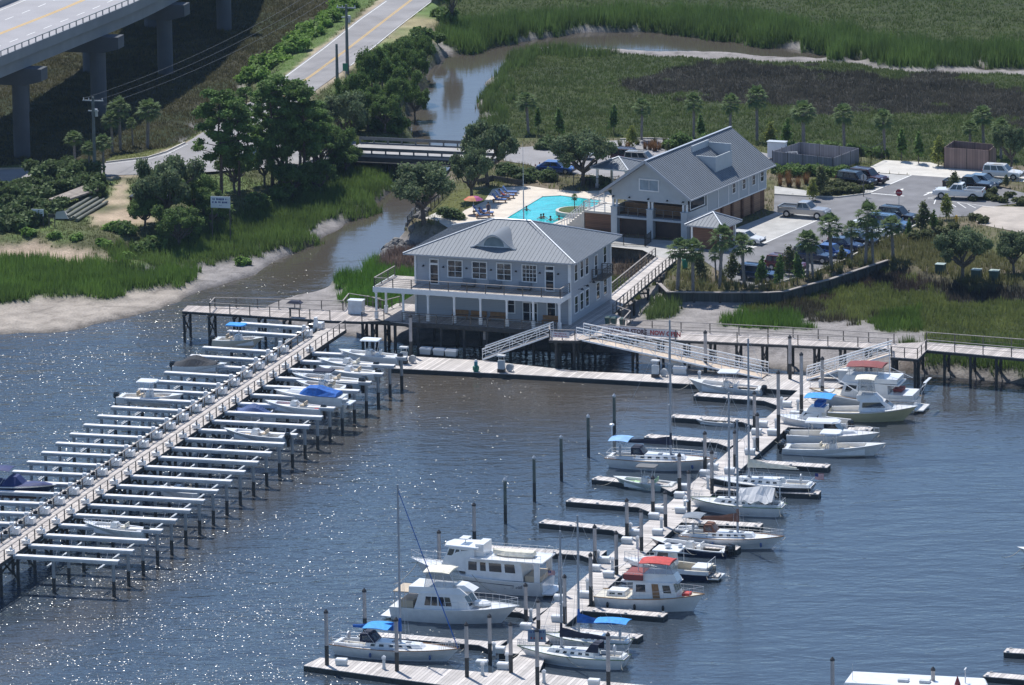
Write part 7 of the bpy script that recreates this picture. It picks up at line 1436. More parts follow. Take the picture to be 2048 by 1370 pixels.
# ---- people
def person(label, q, pose, skin=(.35,.2,.13), top_=(.1,.1,.12), rz=0.0, female=False):
    t = thing('person', label, 'person', q, rz); me = bpy.data.meshes.new('body')
    if pose == 'stand': J = [(0,0,.95),(0,0,1.2),(0,0,1.45),(0,0,1.55),(0,.01,1.68),(.09,0,.9),(.10,.02,.5),(.10,0,.08),(.11,-.12,.03),(-.09,0,.9),(-.10,.02,.5),(-.10,0,.08),(-.11,-.12,.03),(.19,0,1.42),(.26,.02,1.15),(.24,-.1,.92),(-.19,0,1.42),(-.26,.02,1.15),(-.24,-.1,.92)]
    elif pose == 'swim': J = [(0,0,-.2),(0,0,.0),(0,0,.18),(0,0,.28),(0,0,.42),(.09,0,-.3),(.1,-.1,-.5),(.1,0,-.7),(.1,-.1,-.75),(-.09,0,-.3),(-.1,-.1,-.5),(-.1,0,-.7),(-.1,-.1,-.75),(.19,0,.15),(.35,-.1,.05),(.5,-.25,.03),(-.19,0,.15),(-.35,-.1,.05),(-.5,-.25,.03)]
    else: J = [(0,0,.52),(-.22,0,.68),(-.42,0,.92),(-.5,0,1.02),(-.55,0,1.14),(.05,.1,.52),(.42,.12,.75),(.75,.12,.5),(.85,.12,.56),(.05,-.1,.52),(.45,-.12,.58),(.85,-.12,.5),(.9,-.12,.58),(-.4,.2,.88),(-.25,.28,.7),(-.05,.2,.62),(-.4,-.2,.88),(-.25,-.28,.7),(-.05,-.2,.62)]
    E = [(0,1),(1,2),(2,3),(3,4),(0,5),(5,6),(6,7),(7,8),(0,9),(9,10),(10,11),(11,12),(2,13),(13,14),(14,15),(2,16),(16,17),(17,18)]; Rr = [.15,.13,.14,.06,.105,.09,.065,.045,.04,.09,.065,.045,.04,.06,.045,.035,.06,.045,.035]
    me.from_pydata(J, E, []); o = bpy.data.objects.new('body', me); COL.objects.link(o); o.parent = t; md = o.modifiers.new('skin', 'SKIN')
    for v, r_ in zip(me.skin_vertices[0].data if me.skin_vertices else [], Rr): v.radius = (r_, r_*.85)
    if not me.skin_vertices:
        bm_ = bmesh.new(); bm_.from_mesh(me); ly = bm_.verts.layers.skin.verify()
        for v, r_ in zip(bm_.verts, Rr): v[ly].radius = (r_, r_*.85)
        bm_.verts.ensure_lookup_table(); bm_.verts[0][ly].use_root = True; bm_.to_mesh(me); bm_.free()
    s2 = o.modifiers.new('sub', 'SUBSURF'); s2.levels = 1; s2.render_levels = 1; me.materials.append(mat('skin%d' % int(skin[0]*100), skin, .6))
    dg = bpy.context.evaluated_depsgraph_get(); m2 = bpy.data.meshes.new_from_object(o.evaluated_get(dg)); o.modifiers.clear(); o.data = m2
    hd = J[4]; b = MB(); b.ball((hd[0], hd[1]+.02, hd[2]+.04), .118, 0, 10, 7); b.build('hair', mat('hair_dark', (.03,.02,.015), .7), t, smooth=True)
    if pose == 'stand': b = MB(); b.loft([[(.17*k*math.cos(a), .125*k*math.sin(a), z) for a in np.linspace(0, 2*math.pi, 13)[:-1]] for k, z in ((1.05,.78),(1.1,.95),(.95,1.12),(1.1,1.35),(.9,1.46))], close=True); b.build('clothing', mat('cloth%d' % int(top_[0]*1000), top_, .8), t)
    elif pose == 'recline': b = MB(); b.loft([[(x, .17*math.cos(a), z+.13*math.sin(a)) for a in np.linspace(0, 2*math.pi, 11)[:-1]] for x, z in ((.1,.54),(-.05,.56),(-.2,.68),(-.36,.86))], close=True); b.build('clothing', mat('cloth%d' % int(top_[0]*1000), top_, .8), t)
    return t
person('person standing at the deck edge beside the loungers in dark swimwear', P(977, 434, 3.01), 'stand', top_=(.05,.05,.09))
person('person in red reclining on a blue lounger of the row of four', P(1008, 399, 3.01), 'recline', top_=(.45,.05,.06), rz=math.radians(-8))
person('dark haired person lying on the lounger beneath the rainbow umbrella', P(968, 436, 3.01), 'recline', top_=(.03,.03,.05), rz=math.radians(-8))
for x, y, l in ((1053,421,'swimmer alone near the left edge of the pool'),(1082,437,'smaller swimmer of the close pair in the pool'),(1087,436,'taller swimmer of the close pair in the pool'),(1101,441,'swimmer by the roof ridge at the near edge of the pool'),(1118,440,'swimmer nearest the planter, at the pool corner')): person(l, P(x, y, 3.05), 'swim')
# ---- dock furniture
dbm = white_gel
def dock_box(px, py, z, label, s=1.0, deg=-17):
    t = thing('dock_box', label, 'dock box', P(px, py, z), math.radians(deg), 'white dock boxes'); b = MB(); b.loft([[(-.55*s,-.3*s,.02),(.55*s,-.3*s,.02),(.55*s,.3*s,.02),(-.55*s,.3*s,.02)],[(-.6*s,-.34*s,.55*s),(.6*s,-.34*s,.55*s),(.6*s,.34*s,.55*s),(-.6*s,.34*s,.55*s)]], close=True); b.build('box', mat('box_grey', (.50,.55,.58), .5, var=.05), t)
    b = MB(); b.loft([[(-.64*s,-.38*s,.55*s),(.64*s,-.38*s,.55*s),(.64*s,.38*s,.55*s),(-.64*s,.38*s,.55*s)],[(-.58*s,-.3*s,.68*s),(.58*s,-.3*s,.68*s),(.58*s,.34*s,.72*s),(-.58*s,.34*s,.72*s)]], close=True); b.build('lid', dbm, t)
def pedestal(px, py, z, label):
    t = thing('power_pedestal', label, 'pedestal', P(px, py, z), math.radians(-17), 'white power pedestals'); b = MB(); b.loft([[(-.13*k,-.1*k,zz),(.13*k,-.1*k,zz),(.13*k,.1*k,zz),(-.13*k,.1*k,zz)] for k, zz in ((1.2,.0),(1.2,.12),(.9,.15),(.9,.95))], close=True); b.build('column', mat('box_grey', (.50,.55,.58), .5), t)
    b = MB(); b.loft([[(-.17,-.14,.95),(.17,-.14,.95),(.17,.14,.95),(-.17,.14,.95)],[(-.17,-.14,1.12),(.17,-.14,1.12),(.17,.14,1.12),(-.17,.14,1.12)],[(-.06,-.05,1.25),(.06,-.05,1.25),(.06,.05,1.25),(-.06,.05,1.25)]], close=True); b.build('cap', white_gel, t)
BX = [(1308,1038),(1271.5,1071),(1254,1087),(1315.5,1070),(1209,1126),(1190,1142),(1217.5,1155),(1170,1195),(1119.5,1202),(1114.5,1243),(1052,1259),(1426,939),(1410,952),(1359,996),(1370,980),(1361,1026),(1321,1025),(1513,869),(1525,854),(1500,909),(1459,947),(1573,814),(1632,797),(1590,834),(1545,870),(683,1330),(964,1333),(999,1306),(1006,1338),(1188,1371)]
BX = sorted(BX, key=lambda q: q[1])
import itertools
def ordn(k):
    return ORD[k] if k < len(ORD) else ['twenty-ninth', 'thirtieth', 'thirty-first', 'thirty-second'][k-28]
for k, (x, y) in enumerate(BX): dock_box(x, y, DZ, 'white lidded dock box, %s counted from the store end of the main dock' % ordn(k) if x != 683 else 'white dock box standing alone on the end dock beside the blue covered sailboat', .85)
PD = sorted([(1261,1070),(1197,1125),(1323,1059),(1275,1097),(1225,1140),(1175,1183),(1123,1228),(1062,1243),(1509,897),(1416,977),(1370,1017),(1563,817),(1596,822),(1552,860),(1640,782),(768,1338),(988,1311),(965,1350),(1014,1331),(1088,1366),(1399,764)], key=lambda q: q[1])
for k, (x, y) in enumerate(PD): pedestal(x, y, DZ, 'slim white power pedestal, %s counted from the store end of the floating docks' % ORD[k])
t = thing('cabinet', 'large pale cabinet at the head of the main dock behind the burgundy topped yacht', 'cabinet', P(1693, 765, DZ), math.radians(-17)); b = MB(); b.box(-.75,.75,-.6,.6,.05,1.35); b.build('body', mat('box_grey', (.50,.55,.58), .5), t); b = MB(); b.box(-.78,.78,-.63,.63,1.35,1.42); b.build('lid', white_gel, t)
t = thing('cabinet', 'white storage cabinet with pale lid on the pier left of the store', 'cabinet', P(713, 627, PZ), math.radians(-17)); b = MB(); b.box(-.8,.8,-.5,.5,.03,1.45); b.build('body', mat('cab_blue', (.52,.58,.64), .5), t); b = MB(); b.box(-.85,.85,-.55,.55,1.45,1.55); b.build('lid', white_gel, t)
for x, y, l in ((1003,744,'fuel dispenser with white canopy at the foot of the left gangway'),(808,727,'fuel dispenser with white canopy at the left end of the fuel dock'),(1311,754,'fuel dispenser with white canopy left of the long gangway foot')):
    t = thing('fuel_dispenser', l, 'fuel pump', P(x, y, DZ), math.radians(-20), 'fuel dispensers'); b = MB(); b.box(-.38,.38,-.3,.3,0,.35); b.build('plinth', trimk, t); b = MB(); b.box(-.34,.34,-.25,.25,.35,1.25); b.build('body', mat('box_grey', (.50,.55,.58), .5), t); b = MB(); [b.tube((s*.3,0,1.25),(s*.3,0,1.7),.03) for s in (-1,1)]; b.build('strut', steel, t); b = MB(); b.box(-.42,.42,-.3,.3,1.7,1.85); b.build('canopy', white_gel, t)
    t = thing('hose_reel', 'grey hose reel next to the ' + l.split(' at ')[0].split(' left')[0] + (' by the left gangway' if x == 1003 else ' at the dock end' if x == 808 else ' by the long gangway'), 'hose reel', P(x+17, y-1, DZ), math.radians(-20), 'hose reels'); b = MB(); b.tube((0,-.2,.45), (0,.2,.45), .4, .4, 14); b.build('drum', galv, t); b = MB(); [b.bar((-.35,s*.22,0),(0,s*.22,.5),.05,.05) for s in (-1,1)]; [b.bar((.35,s*.22,0),(0,s*.22,.5),.05,.05) for s in (-1,1)]; b.build('stand', steel, t)
t = thing('pump_out_station', 'small green pump out station with white cap on the fuel dock', 'pump', P(952, 743, DZ)); gm = mat('pump_green', (.02,.20,.14), .5); b = MB(); b.loft([[(r_*math.cos(a), r_*math.sin(a), z) for a in np.linspace(0, 2*math.pi, 13)[:-1]] for r_, z in ((.25,0),(.36,.25),(.34,.55),(.15,.7))], close=True); b.build('body', gm, t)
b = MB(); b.tube((0,0,.7), (0,0,1.1), .2, .2, 10); b.build('head', mat('pump_teal', (.03,.30,.38), .5), t); b = MB(); b.tube((0,0,1.1), (0,0,1.3), .22, .12, 10); b.build('cap', white_gel, t)
for x, y, l in ((852,708,'leftmost'),(879,710,'middle'),(903,712,'rightmost')): dock_box(x, y, DZ, l + ' of three white boxes in the shade at the back of the fuel dock', 1.05, -20)
dock_box(1360, 748, DZ, 'round cornered white box on the dock extension below the long gangway', 1.2, -10)
for x, y, l in ((1216,649,'left'),(1228,650,'middle'),(1245,652,'right')):
    t = thing('wheeled_bin', l + ' of three dark green wheeled bins beside the boardwalk corner', 'bin', P(x, y+3, PZ), math.radians(-20), 'wheeled bins'); b = MB(); b.loft([[(-.25*k,-.28*k,z),(.25*k,-.28*k,z),(.25*k,.28*k,z),(-.25*k,.28*k,z)] for k, z in ((.8,.05),(1.1,.95))], close=True); b.build('bin', mat('bin_green', (.01,.06,.06), .5), t); b = MB(); b.loft([[(-.3,-.34,.95),(.3,-.34,.95),(.3,.34,.95),(-.3,.34,.95)],[(-.2,-.22,1.06),(.2,-.22,1.06),(.2,.3,1.06),(-.2,.3,1.06)]], close=True); b.build('lid', mat('bin_green', (.01,.06,.06), .5), t)
t = thing('litter_bin', 'teal litter bin at the car park end of the footbridge', 'bin', P(1370, 536, 3.0)); b = MB(); b.tube((0,0,0),(0,0,.85),.3,.34,12); b.build('bin', mat('bin_teal', (.01,.24,.16), .5), t); b = MB(); b.ball((0,0,.9),.34,0,12,6,.6); b.build('lid', mat('bin_teal', (.01,.24,.16), .5), t)
for x, y, l in ((1881,546,'green utility box left of the oak trunk'),(1953,557,'dark utility box right of the oak trunk'),(1989,559,'pale lidded utility box farthest right below the oaks')):
    t = thing('utility_box', l, 'utility box', G(x, y), math.radians(-20), 'utility boxes under the oaks'); b = MB(); b.box(-.5,.5,-.45,.45,0,1.0); b.build('body', mat('util_green', (.04,.08,.07), .5), t); b = MB(); b.box(-.54,.54,-.5,.5,1.0,1.07); b.build('lid', mat('util_lid', (.35,.42,.38), .5), t)
t = thing('cleaning_station', 'dark canopy over a fish cleaning table on the timber pier', 'table', P(590, 633, PZ), math.radians(-17)); b = MB(); b.box(-.6,.6,-.3,.3,.85,.92); [b.box(x-.05,x+.05,-.05,.05,0,.85) for x in (-.5,.5)]; b.build('table', dark_timber, t); b = MB(); b.loft([[(-.85,-.5,1.5),(.85,-.5,1.5),(.85,.5,1.5),(-.85,.5,1.5)],[(-.5,-.3,1.75),(.5,-.3,1.75),(.5,.3,1.75),(-.5,.3,1.75)]], close=True); b.tube((0,0,.9),(0,0,1.55),.05); b.build('canopy', navy_canvas, t)
# left bank store of timber
def log(k, x0, y0, x1, y1, z):
    a = P(x0, y0, 2.9) + Vector((0,0,z)); c = P(x1, y1, 2.9) + Vector((0,0,z)); t = thing('timber_pile_log', '%s log from the left in the stack of grey timber piles on the left bank' % ORD[k], 'log', a, 0, 'stacked timber piles'); b = MB(); b.tube((0,0,0), c-a, .2, .17, 10); b.build('log', mat('log_grey', (.17,.18,.15), .85, var=.3, sc=2), t)
for k in range(7): log(k, 116+k*6.2, 433+k*1.2, 176+k*6.4, 396+k*1.2, .0 if k % 2 == 0 else .22)
t = thing('dock_section', 'weathered wooden dock section propped up beside the log stack', 'platform', P(110, 413, 2.9), math.radians(58)); b = MB(); b.add([(0,-1.0,.7),(7.2,-1.2,.95),(7.2,1.0,1.15),(0,.9,.85),(0,-1.0,.5),(7.2,-1.2,.75),(7.2,1.0,.95),(0,.9,.65)], [(0,1,2,3),(7,6,5,4),(0,4,5,1),(1,5,6,2),(2,6,7,3),(3,7,4,0)]); b.build('deck', mat('weathered', (.28,.24,.21), .9, var=.3), t); b = MB(); [b.cb((x,y,.4),(.3,.3,.55)) for x in (1,4,6.4) for y in (-.8,.8)]; b.build('block', dark_timber, t)
t = thing('rubble_heap', 'pale broken concrete lump at the near end of the log stack', 'rubble', P(122, 436, 2.9)); b = MB(); b.add([(-.9,-.5,0),(.9,-.6,0),(1.1,.5,0),(-.7,.6,0),(-.5,-.3,.8),(.4,-.3,.95),(.5,.3,.7),(-.4,.35,.6)], [(0,3,2,1),(4,5,6,7),(0,1,5,4),(1,2,6,5),(2,3,7,6),(3,0,4,7)]); b.build('rubble', conc_lt, t)
t = thing('dumpster', 'dark red skip container under the left bank live oak', 'dumpster', P(300, 424, 2.75), math.radians(-15)); b = MB(); b.box(-2.1,2.1,-1,1,.15,1.9); [b.box(-2.1+k*.68,-2.02+k*.68,-1.08,-1.0,.2,1.85) for k in range(7)]; b.build('container', mat('skip_red', (.06,.015,.015), .7), t); b = MB(); b.box(-2.2,2.2,-1.1,1.1,1.9,2.0); b.build('rim', black, t)
t = thing('street_sign', 'small green road sign beside the tall road pole', 'sign', G(691, 157), math.radians(-15)); b = MB(); b.tube((0,.03,0),(0,.03,2.0),.04); b.build('post', galv, t); b = MB(); b.box(-.35,.35,-.02,.0,1.0,2.0); b.build('panel', mat('sign_green', (.01,.2,.12), .5), t)
# ================================================================ VEGETATION
def leafmat(name, c, var=.45, sc=.9):
    m = mat(name, c, .7, var=var, sc=sc, spec=.25); N, L = nt(m); b = N['Principled BSDF']
    col = b.inputs['Base Color'].links[0].from_socket; tr = N.new('ShaderNodeBsdfTranslucent'); L.new(col, tr.inputs['Color']); mx = N.new('ShaderNodeMixShader'); mx.inputs[0].default_value = .35
    out = [n for n in N if n.type == 'OUTPUT_MATERIAL'][0]; L.new(b.outputs[0], mx.inputs[1]); L.new(tr.outputs[0], mx.inputs[2]); L.new(mx.outputs[0], out.inputs['Surface']); return m
oakm = leafmat('oak_leaves', (.135,.18,.085)); oakd = leafmat('dark_leaves', (.12,.19,.05)); pinem = leafmat('pine_needles', (.12,.20,.05)); bright = leafmat('bright_leaves', (.18,.30,.06)); yellow = leafmat('yellow_green_leaves', (.24,.27,.06)); palmm = leafmat('palm_fronds', (.12,.175,.065), .3); shrubm = leafmat('shrub_leaves', (.11,.16,.06)); orng = leafmat('ornamental_grass', (.20,.11,.05)); olive_m = leafmat('olive_leaves', (.13,.15,.06))
bark = mat('bark', (.12,.10,.085), .9, var=.3, sc=4); palmbark = mat('palm_trunk', (.22,.20,.19), .9, var=.25, sc=5); pinebark = mat('pine_bark', (.10,.07,.055), .9, var=.3, sc=4)
def leaves(name, blobs, n, s, m, par, seed=1, flat=.7, stretch=1.0):
    rs = np.random.RandomState(seed); B = np.array(blobs, float); wgt = B[:,3]**2; idx = rs.choice(len(B), n, p=wgt/wgt.sum())
    d = rs.normal(size=(n,3)); d /= np.linalg.norm(d, axis=1)[:,None]; r = (.55 + .45*rs.rand(n)**.5) * (1 + .24*rs.normal(size=n))
    c = B[idx,:3] + d * (B[idx,3]*r)[:,None] * np.array([1,1,B[0,4] if B.shape[1] > 4 else flat])
    nn = rs.normal(size=(n,3)) + np.array([0,0,.9]) + d*.8; nn /= np.linalg.norm(nn, axis=1)[:,None]
    t1 = np.cross(nn, rs.normal(size=(n,3))); t1 /= np.linalg.norm(t1, axis=1)[:,None]; t2 = np.cross(nn, t1)
    sz = s * (.5 + rs.rand(n))[:,None]; V = np.stack([c - t1*sz*stretch, c + t2*sz*.7, c + t1*sz*stretch, c - t2*sz*.7], 1).reshape(-1,3)
    o = meshnp(name, V, np.arange(len(V)).reshape(-1,4), m); o.parent = par; return o
def limb(b, p0, p1, r0, r1, seg=4, wob=.12, R_=None):
    R_ = R_ or R; pts = [Vector(p0) + (Vector(p1)-Vector(p0))*k/seg + (Vector((R_.uniform(-1,1),R_.uniform(-1,1),R_.uniform(-.3,.3)))*wob*(Vector(p1)-Vector(p0)).length*.3 if 0 < k < seg else Vector()) for k in range(seg+1)]
    for k in range(seg): b.tube(pts[k], pts[k+1], r0+(r1-r0)*k/seg, r0+(r1-r0)*(k+1)/seg, 7)
def oak_proto(seed, m, n=17000, h=5.5, w=4.4, multi=4, dens=.14, gaps=True):
    rr = random.Random(seed); t = thing('live_oak', 'x', 'tree'); blobs = []; b = MB()
    limb(b, (0,0,-.2), (.2,0,h*.28), .30, .24, R_=rr)
    for k in range(multi*3):
        a = 2*math.pi*k/(multi*3) + rr.uniform(-.3,.3); rad = w*rr.uniform(.45,.85); z = h*rr.uniform(.5,.85); e = (rad*math.cos(a), rad*math.sin(a), z); limb(b, (.15,0,h*.26), e, .17, .05, 5, .25, rr)
        blobs.append((e[0], e[1], e[2]+.2, rr.uniform(.6,1.15)*w/4.2, .7)); blobs.append((e[0]*rr.uniform(.5,1.15)+rr.uniform(-.6,.6), e[1]*rr.uniform(.5,1.15)+rr.uniform(-.6,.6), e[2]+rr.uniform(-1.0,.9), rr.uniform(.4,.8), .7))
    for k in range(9): a = rr.uniform(0, 6.3); rad = w*rr.uniform(0,.5); blobs.append((rad*math.cos(a), rad*math.sin(a), h*rr.uniform(.75,.95), rr.uniform(.6,1.1)*w/4.2, .7))
    b.build('trunk', bark, t); leaves('crown', blobs, n, dens, m, t, seed); return t
def pine_proto(seed, h=14.0, n=12000, m=None):
    rr = random.Random(seed); t = thing('pine_tree', 'x', 'tree'); b = MB(); limb(b, (0,0,-.2), (rr.uniform(-.5,.5),0,h*.97), .26, .06, 6, .03, rr); blobs = []
    for k in range(24):
        z = h*(.38+.6*k/24); a = k*2.4+rr.uniform(-.4,.4); L_ = (2.9*(1-(z/h-.55)**2*2.6))*rr.uniform(.6,1.1); e = (L_*math.cos(a), L_*math.sin(a), z+L_*.15); limb(b, (0,0,z-.2), e, .07, .025, 3, .2, rr)
        blobs.append((e[0]*.95, e[1]*.95, e[2]+.1, rr.uniform(.6,1.1), .55)); 
        if rr.random() < .5: blobs.append((e[0]*.5, e[1]*.5, e[2]+.1, rr.uniform(.5,.8), .55))
    b.build('trunk', pinebark, t); leaves('crown', blobs, n, .16, m or pinem, t, seed); return t
def palm_proto(seed, h=5.0, cr=1.5):
    rr = random.Random(seed); t = thing('palm_tree', 'x', 'palm'); b = MB(); seg = 7; lean = rr.uniform(-.15,.15)
    for k in range(seg): b.tube((lean*(k/seg)**2, 0, h*k/seg-.1), (lean*((k+1)/seg)**2, 0, h*(k+1)/seg-.08), .21*(1+.12*(k%2)), .19*(1-.08*(k%2)), 9)
    b.build('trunk', palmbark, t); b = MB(); top_ = Vector((lean, 0, h))
    for k in range(40):
        a = k*2.399+rr.uniform(-.2,.2); el = math.radians(80 - 125*(k/40)) + rr.uniform(-.1,.1); st = cr*rr.uniform(.55,.75); d = Vector((math.cos(a)*math.cos(el), math.sin(a)*math.cos(el), math.sin(el))); p = top_ + d*st; b.tube(top_, p, .018, .012, 3)
        side = Vector((-math.sin(a), math.cos(a), 0)); up = side.cross(d)
        for j in range(9):
            th = math.radians(-85 + 170*j/8); fd = (d*math.cos(th) + side*math.sin(th)).normalized(); L_ = cr*.62*rr.uniform(.85,1.1)*(1-.25*abs(math.sin(th))); tip = p + fd*L_ - Vector((0,0,L_*.35)); ww = (up.cross(fd)).normalized()*.07
            mid = p + fd*L_*.55; b.add([p-ww*.4, mid-ww*1.3, tip, mid+ww*1.3, p+ww*.4], [(0,1,2,3,4)])
    b.build('crown', palmm, t, recalc=False); return t
def young_proto(seed, h=3.2, m=None, w=.6, n=700, name='young_tree'):
    rr = random.Random(seed); t = thing(name, 'x', 'tree'); b = MB(); limb(b, (0,0,-.1), (0,0,h*.9), .05, .02, 4, .05, rr); b.build('trunk', bark, t)
    blobs = [(rr.uniform(-.3,.3)*w*k2, rr.uniform(-.3,.3)*w*k2, h*(.35+.6*k/9), w*k2*rr.uniform(.6,.9), 1.0) for k in range(10) for k2 in (1.15-.9*k/10,)]
    leaves('crown', blobs, n, .12, m or shrubm, t, seed); return t
def bush_proto(seed, m, r=1.0, n=1300, s=.15, name='shrub', flat=.75):
    rr = random.Random(seed); t = thing(name, 'x', 'shrub'); blobs = [(rr.uniform(-.7,.7)*r, rr.uniform(-.7,.7)*r, r*rr.uniform(.25,.8), r*rr.uniform(.35,.6), flat) for k in range(9)]
    b = MB(); [limb(b, (0,0,-.1), q[:3], .05, .02, 2, .1, rr) for q in blobs[:5]]; b.build('stems', bark, t); leaves('foliage', blobs, n, s, m, t, seed); return t
def tuft_proto(seed, m, name='ornamental_grass_clump'):
    rr = random.Random(seed); t = thing(name, 'x', 'plant'); b = MB()
    for k in range(70): a = rr.uniform(0,6.28); r0 = rr.uniform(0,.15); L_ = rr.uniform(.5,1.0); ox, oy = r0*math.cos(a), r0*math.sin(a); e = rr.uniform(.1,.45); s_ = .03; b.add([(ox-s_*math.sin(a),oy+s_*math.cos(a),0),(ox+s_*math.sin(a),oy-s_*math.cos(a),0),(ox+e*math.cos(a),oy+e*math.sin(a),L_)], [(0,1,2)])
    b.build('blades', m, t, recalc=False); return t
PROTO = {}
def plant(kind, maker, px, yb, label, grp, z=None, base_h=None, yt=None, sc=None, rot=None):
    q = G(px, yb) if z is None else P(px, yb, z)
    if yt is not None: sc = top(px, yt, yb, q.z) / base_h
    sc = sc or 1.0; rot = R.uniform(0, 6.28) if rot is None else rot
    if isinstance(sc, (int, float)): sc = (sc,)*3
    if kind not in PROTO: o = maker(); PROTO[kind] = o; o.location = q; o.rotation_euler = (0,0,rot); o.scale = sc; o['label'] = label; o['group'] = grp; return o
    return dup(PROTO[kind], q, rot, label, grp, sc)
# live oaks: (px, y_base, y_top, half width px, kind, label)
OK = [(335,452,308,84,'oakA','broad grey green live oak hanging over the skip on the left bank'),(690,300,186,68,'oakB','grey live oak at the left end of the creek bridge'),(975,372,238,74,'oakC','live oak overhanging the right end of the creek bridge'),(1165,372,258,78,'oakA','multi stemmed live oak between the pool and the back car park'),(848,446,326,88,'oakB','leaning live oak at the creek edge left of the store roof'),(944,402,292,58,'oakC','dark trunked live oak on the pool lawn'),
 (1924,560,452,68,'oakA','rounded live oak standing over the utility boxes'),(2028,548,462,52,'oakB','live oak cut by the right edge of the picture'),(2022,342,248,44,'oakC','live oak behind the refuse enclosure at the far right'),(905,62,-60,26,'oakD','tall dark tree at the top of the picture beside the road'),
 (745,215,98,44,'oakD','dark leafy tree leftmost in the thicket along the creek'),(800,150,76,38,'oakE','dark leafy tree at the back of the thicket along the creek'),(832,205,118,36,'oakD','dark leafy tree nearest the water in the thicket'),(785,255,150,44,'oakE','dark leafy tree in front of the thicket along the creek'),(735,262,178,42,'oakD','low dark tree between the thicket and the grey oak'),(818,118,72,30,'oakE','small dark tree at the far end of the thicket'),
 (560,378,245,60,'oakD','dark undergrowth tree below the pine group'),(640,352,255,52,'oakE','dark undergrowth tree right of the pine group'),(470,385,300,50,'oakE','dark low tree between the single pine and the pine group'),(360,500,410,66,'oakD','dark spreading tree in the shade below the left bank oak'),(290,482,420,44,'oakE','small dark tree at the foot of the left bank oak'),(420,470,395,40,'oakD','dark tree behind the blue lettered sign')]
OK += [(705,245,140,42,'oakE','grey green tree between the thicket and the bare pole'),(765,180,96,40,'oakE','second dark tree of the thicket row beside the road'),(845,165,92,34,'oakE','dark tree of the thicket leaning over the creek water'),(800,225,128,48,'oakD','broad dark tree in the middle of the thicket'),(830,240,168,34,'oakE','dark tree at the near water edge of the thicket'),(770,268,190,46,'oakD','broad low tree just above the creek bridge'),
 (600,330,215,58,'oakD','dense tree filling the gap behind the pine group'),(670,345,240,48,'oakE','dense tree between the pine group and the grey oak'),(530,372,285,44,'oakD','low dense tree under the left pines of the group'),(585,398,330,52,'oakE','low dark tree at the foot of the pine group'),(640,392,318,48,'oakD','low dense tree at the right foot of the pine group'),(690,350,290,44,'oakE','low tree beside the left bridge end'),(390,462,372,56,'oakE','dense dark tree below the tallest pine'),(320,470,380,60,'oakD','dense tree merging with the left bank oak')]
mk = {'oakA': lambda: oak_proto(3, oakm), 'oakB': lambda: oak_proto(11, oakm, multi=4, n=12000), 'oakC': lambda: oak_proto(23, oakm, multi=3, n=13000), 'oakD': lambda: oak_proto(31, oakd, n=13000), 'oakE': lambda: oak_proto(41, oakd, n=13000)}
def oakput(x, yb, yt, hw, kind, l, grp='live oaks and dark trees of the banks'):
    q = G(x, yb); hh = top(x, yt, yb, q.z); s_ = FPX*math.sin(PITCH-math.atan((yb-685)*-1/FPX))/H; ww = hw/ (FPX/ (q - Vector((0,CY,H))).length)
    plant(kind, mk[kind], x, yb, l, grp, sc=(ww/4.9, ww/4.9, hh/6.1))
for o_ in OK: oakput(*o_)
PN = [(443,398,172,'pa','tallest single pine left of the pine group'),(478,392,196,'pb','pine just right of the tallest single pine'),(545,392,168,'pb','leftmost pine of the dense group'),(575,385,172,'pa','second pine of the dense group'),(608,388,166,'pb','third pine of the dense group, with the highest crown'),(630,375,200,'pa','rightmost pine of the dense group'),(495,300,170,'pa','pine crown standing at the road edge')]
for x, yb, yt, kd, l in PN: plant(kd, (lambda: pine_proto(5)) if kd == 'pa' else (lambda: pine_proto(9)), x, yb, l, 'pines on the left bank', base_h=14.6, yt=yt)
PMS = [(241,300,203,'a','left bank palm with the highest crown'),(295,296,207,'b','left bank palm farthest right'),(225,304,228,'c','left bank palm leaning on the tallest one'),(266,292,240,'a','short left bank palm between the two tall ones'),(150,330,268,'b','left bank palm nearest the viaduct column'),(208,348,276,'c','left bank palm at the roadside bend'),(180,350,288,'a','short left bank palm beside the utility pole'),
 (1057,268,193,'b','first palm of the back row, by the creek'),(1283,280,204,'c','thick palm of the back row behind the parked cars'),(1387,278,194,'a','third palm of the back row'),(1460,285,198,'b','fourth palm of the back row, above the roof ridge'),(1514,292,190,'c','fifth and tallest palm of the back row'),(1608,303,211,'a','sixth palm of the back row, behind the white equipment'),(1689,308,217,'b','seventh palm of the back row'),(1770,316,226,'c','eighth palm of the back row, beside the metal gate'),(1939,312,247,'a','short palm behind the refuse enclosure'),(1968,308,221,'b','tall palm behind the refuse enclosure'),(2002,318,244,'c','palm among the far right oak branches'),
 (1355,579,487,'a','first palm on the bulkhead bank'),(1386,582,484,'b','second palm on the bulkhead bank'),(1439,584,468,'c','third palm on the bulkhead bank, before the square pavilion'),(1489,584,486,'a','fourth palm on the bulkhead bank'),(1432,560,500,'b','short palm tucked behind the third one on the bank'),(1615,556,470,'c','left stem of the double palm on the bank'),(1626,557,474,'a','right stem of the double palm on the bank'),(1663,556,452,'b','single palm right of the double palm'),(1703,523,450,'c','palm before the dark sedans'),(1731,529,414,'a','tallest leaning palm of the bank, before the white car'),(1746,529,448,'b','palm close behind the tallest leaning one'),(1786,519,440,'c','last palm at the end of the bulkhead'),
 (1149,420,391,'b','small palm planted in the pool island')]
for x, yb, yt, kd, l in PMS:
    pm = plant('palm'+kd, lambda kd=kd: palm_proto({'a':2,'b':5,'c':8}[kd]), x, yb, l, 'sabal palms', base_h=5.9, yt=yt, z=3.5 if x == 1149 else None); k_ = pm.scale[2]; w_ = R.uniform(.8, 1.2); pm.scale = (k_*w_, k_*w_, k_); pm.rotation_euler[0] = R.uniform(-.05, .05); pm.rotation_euler[1] = R.uniform(-.05, .05)
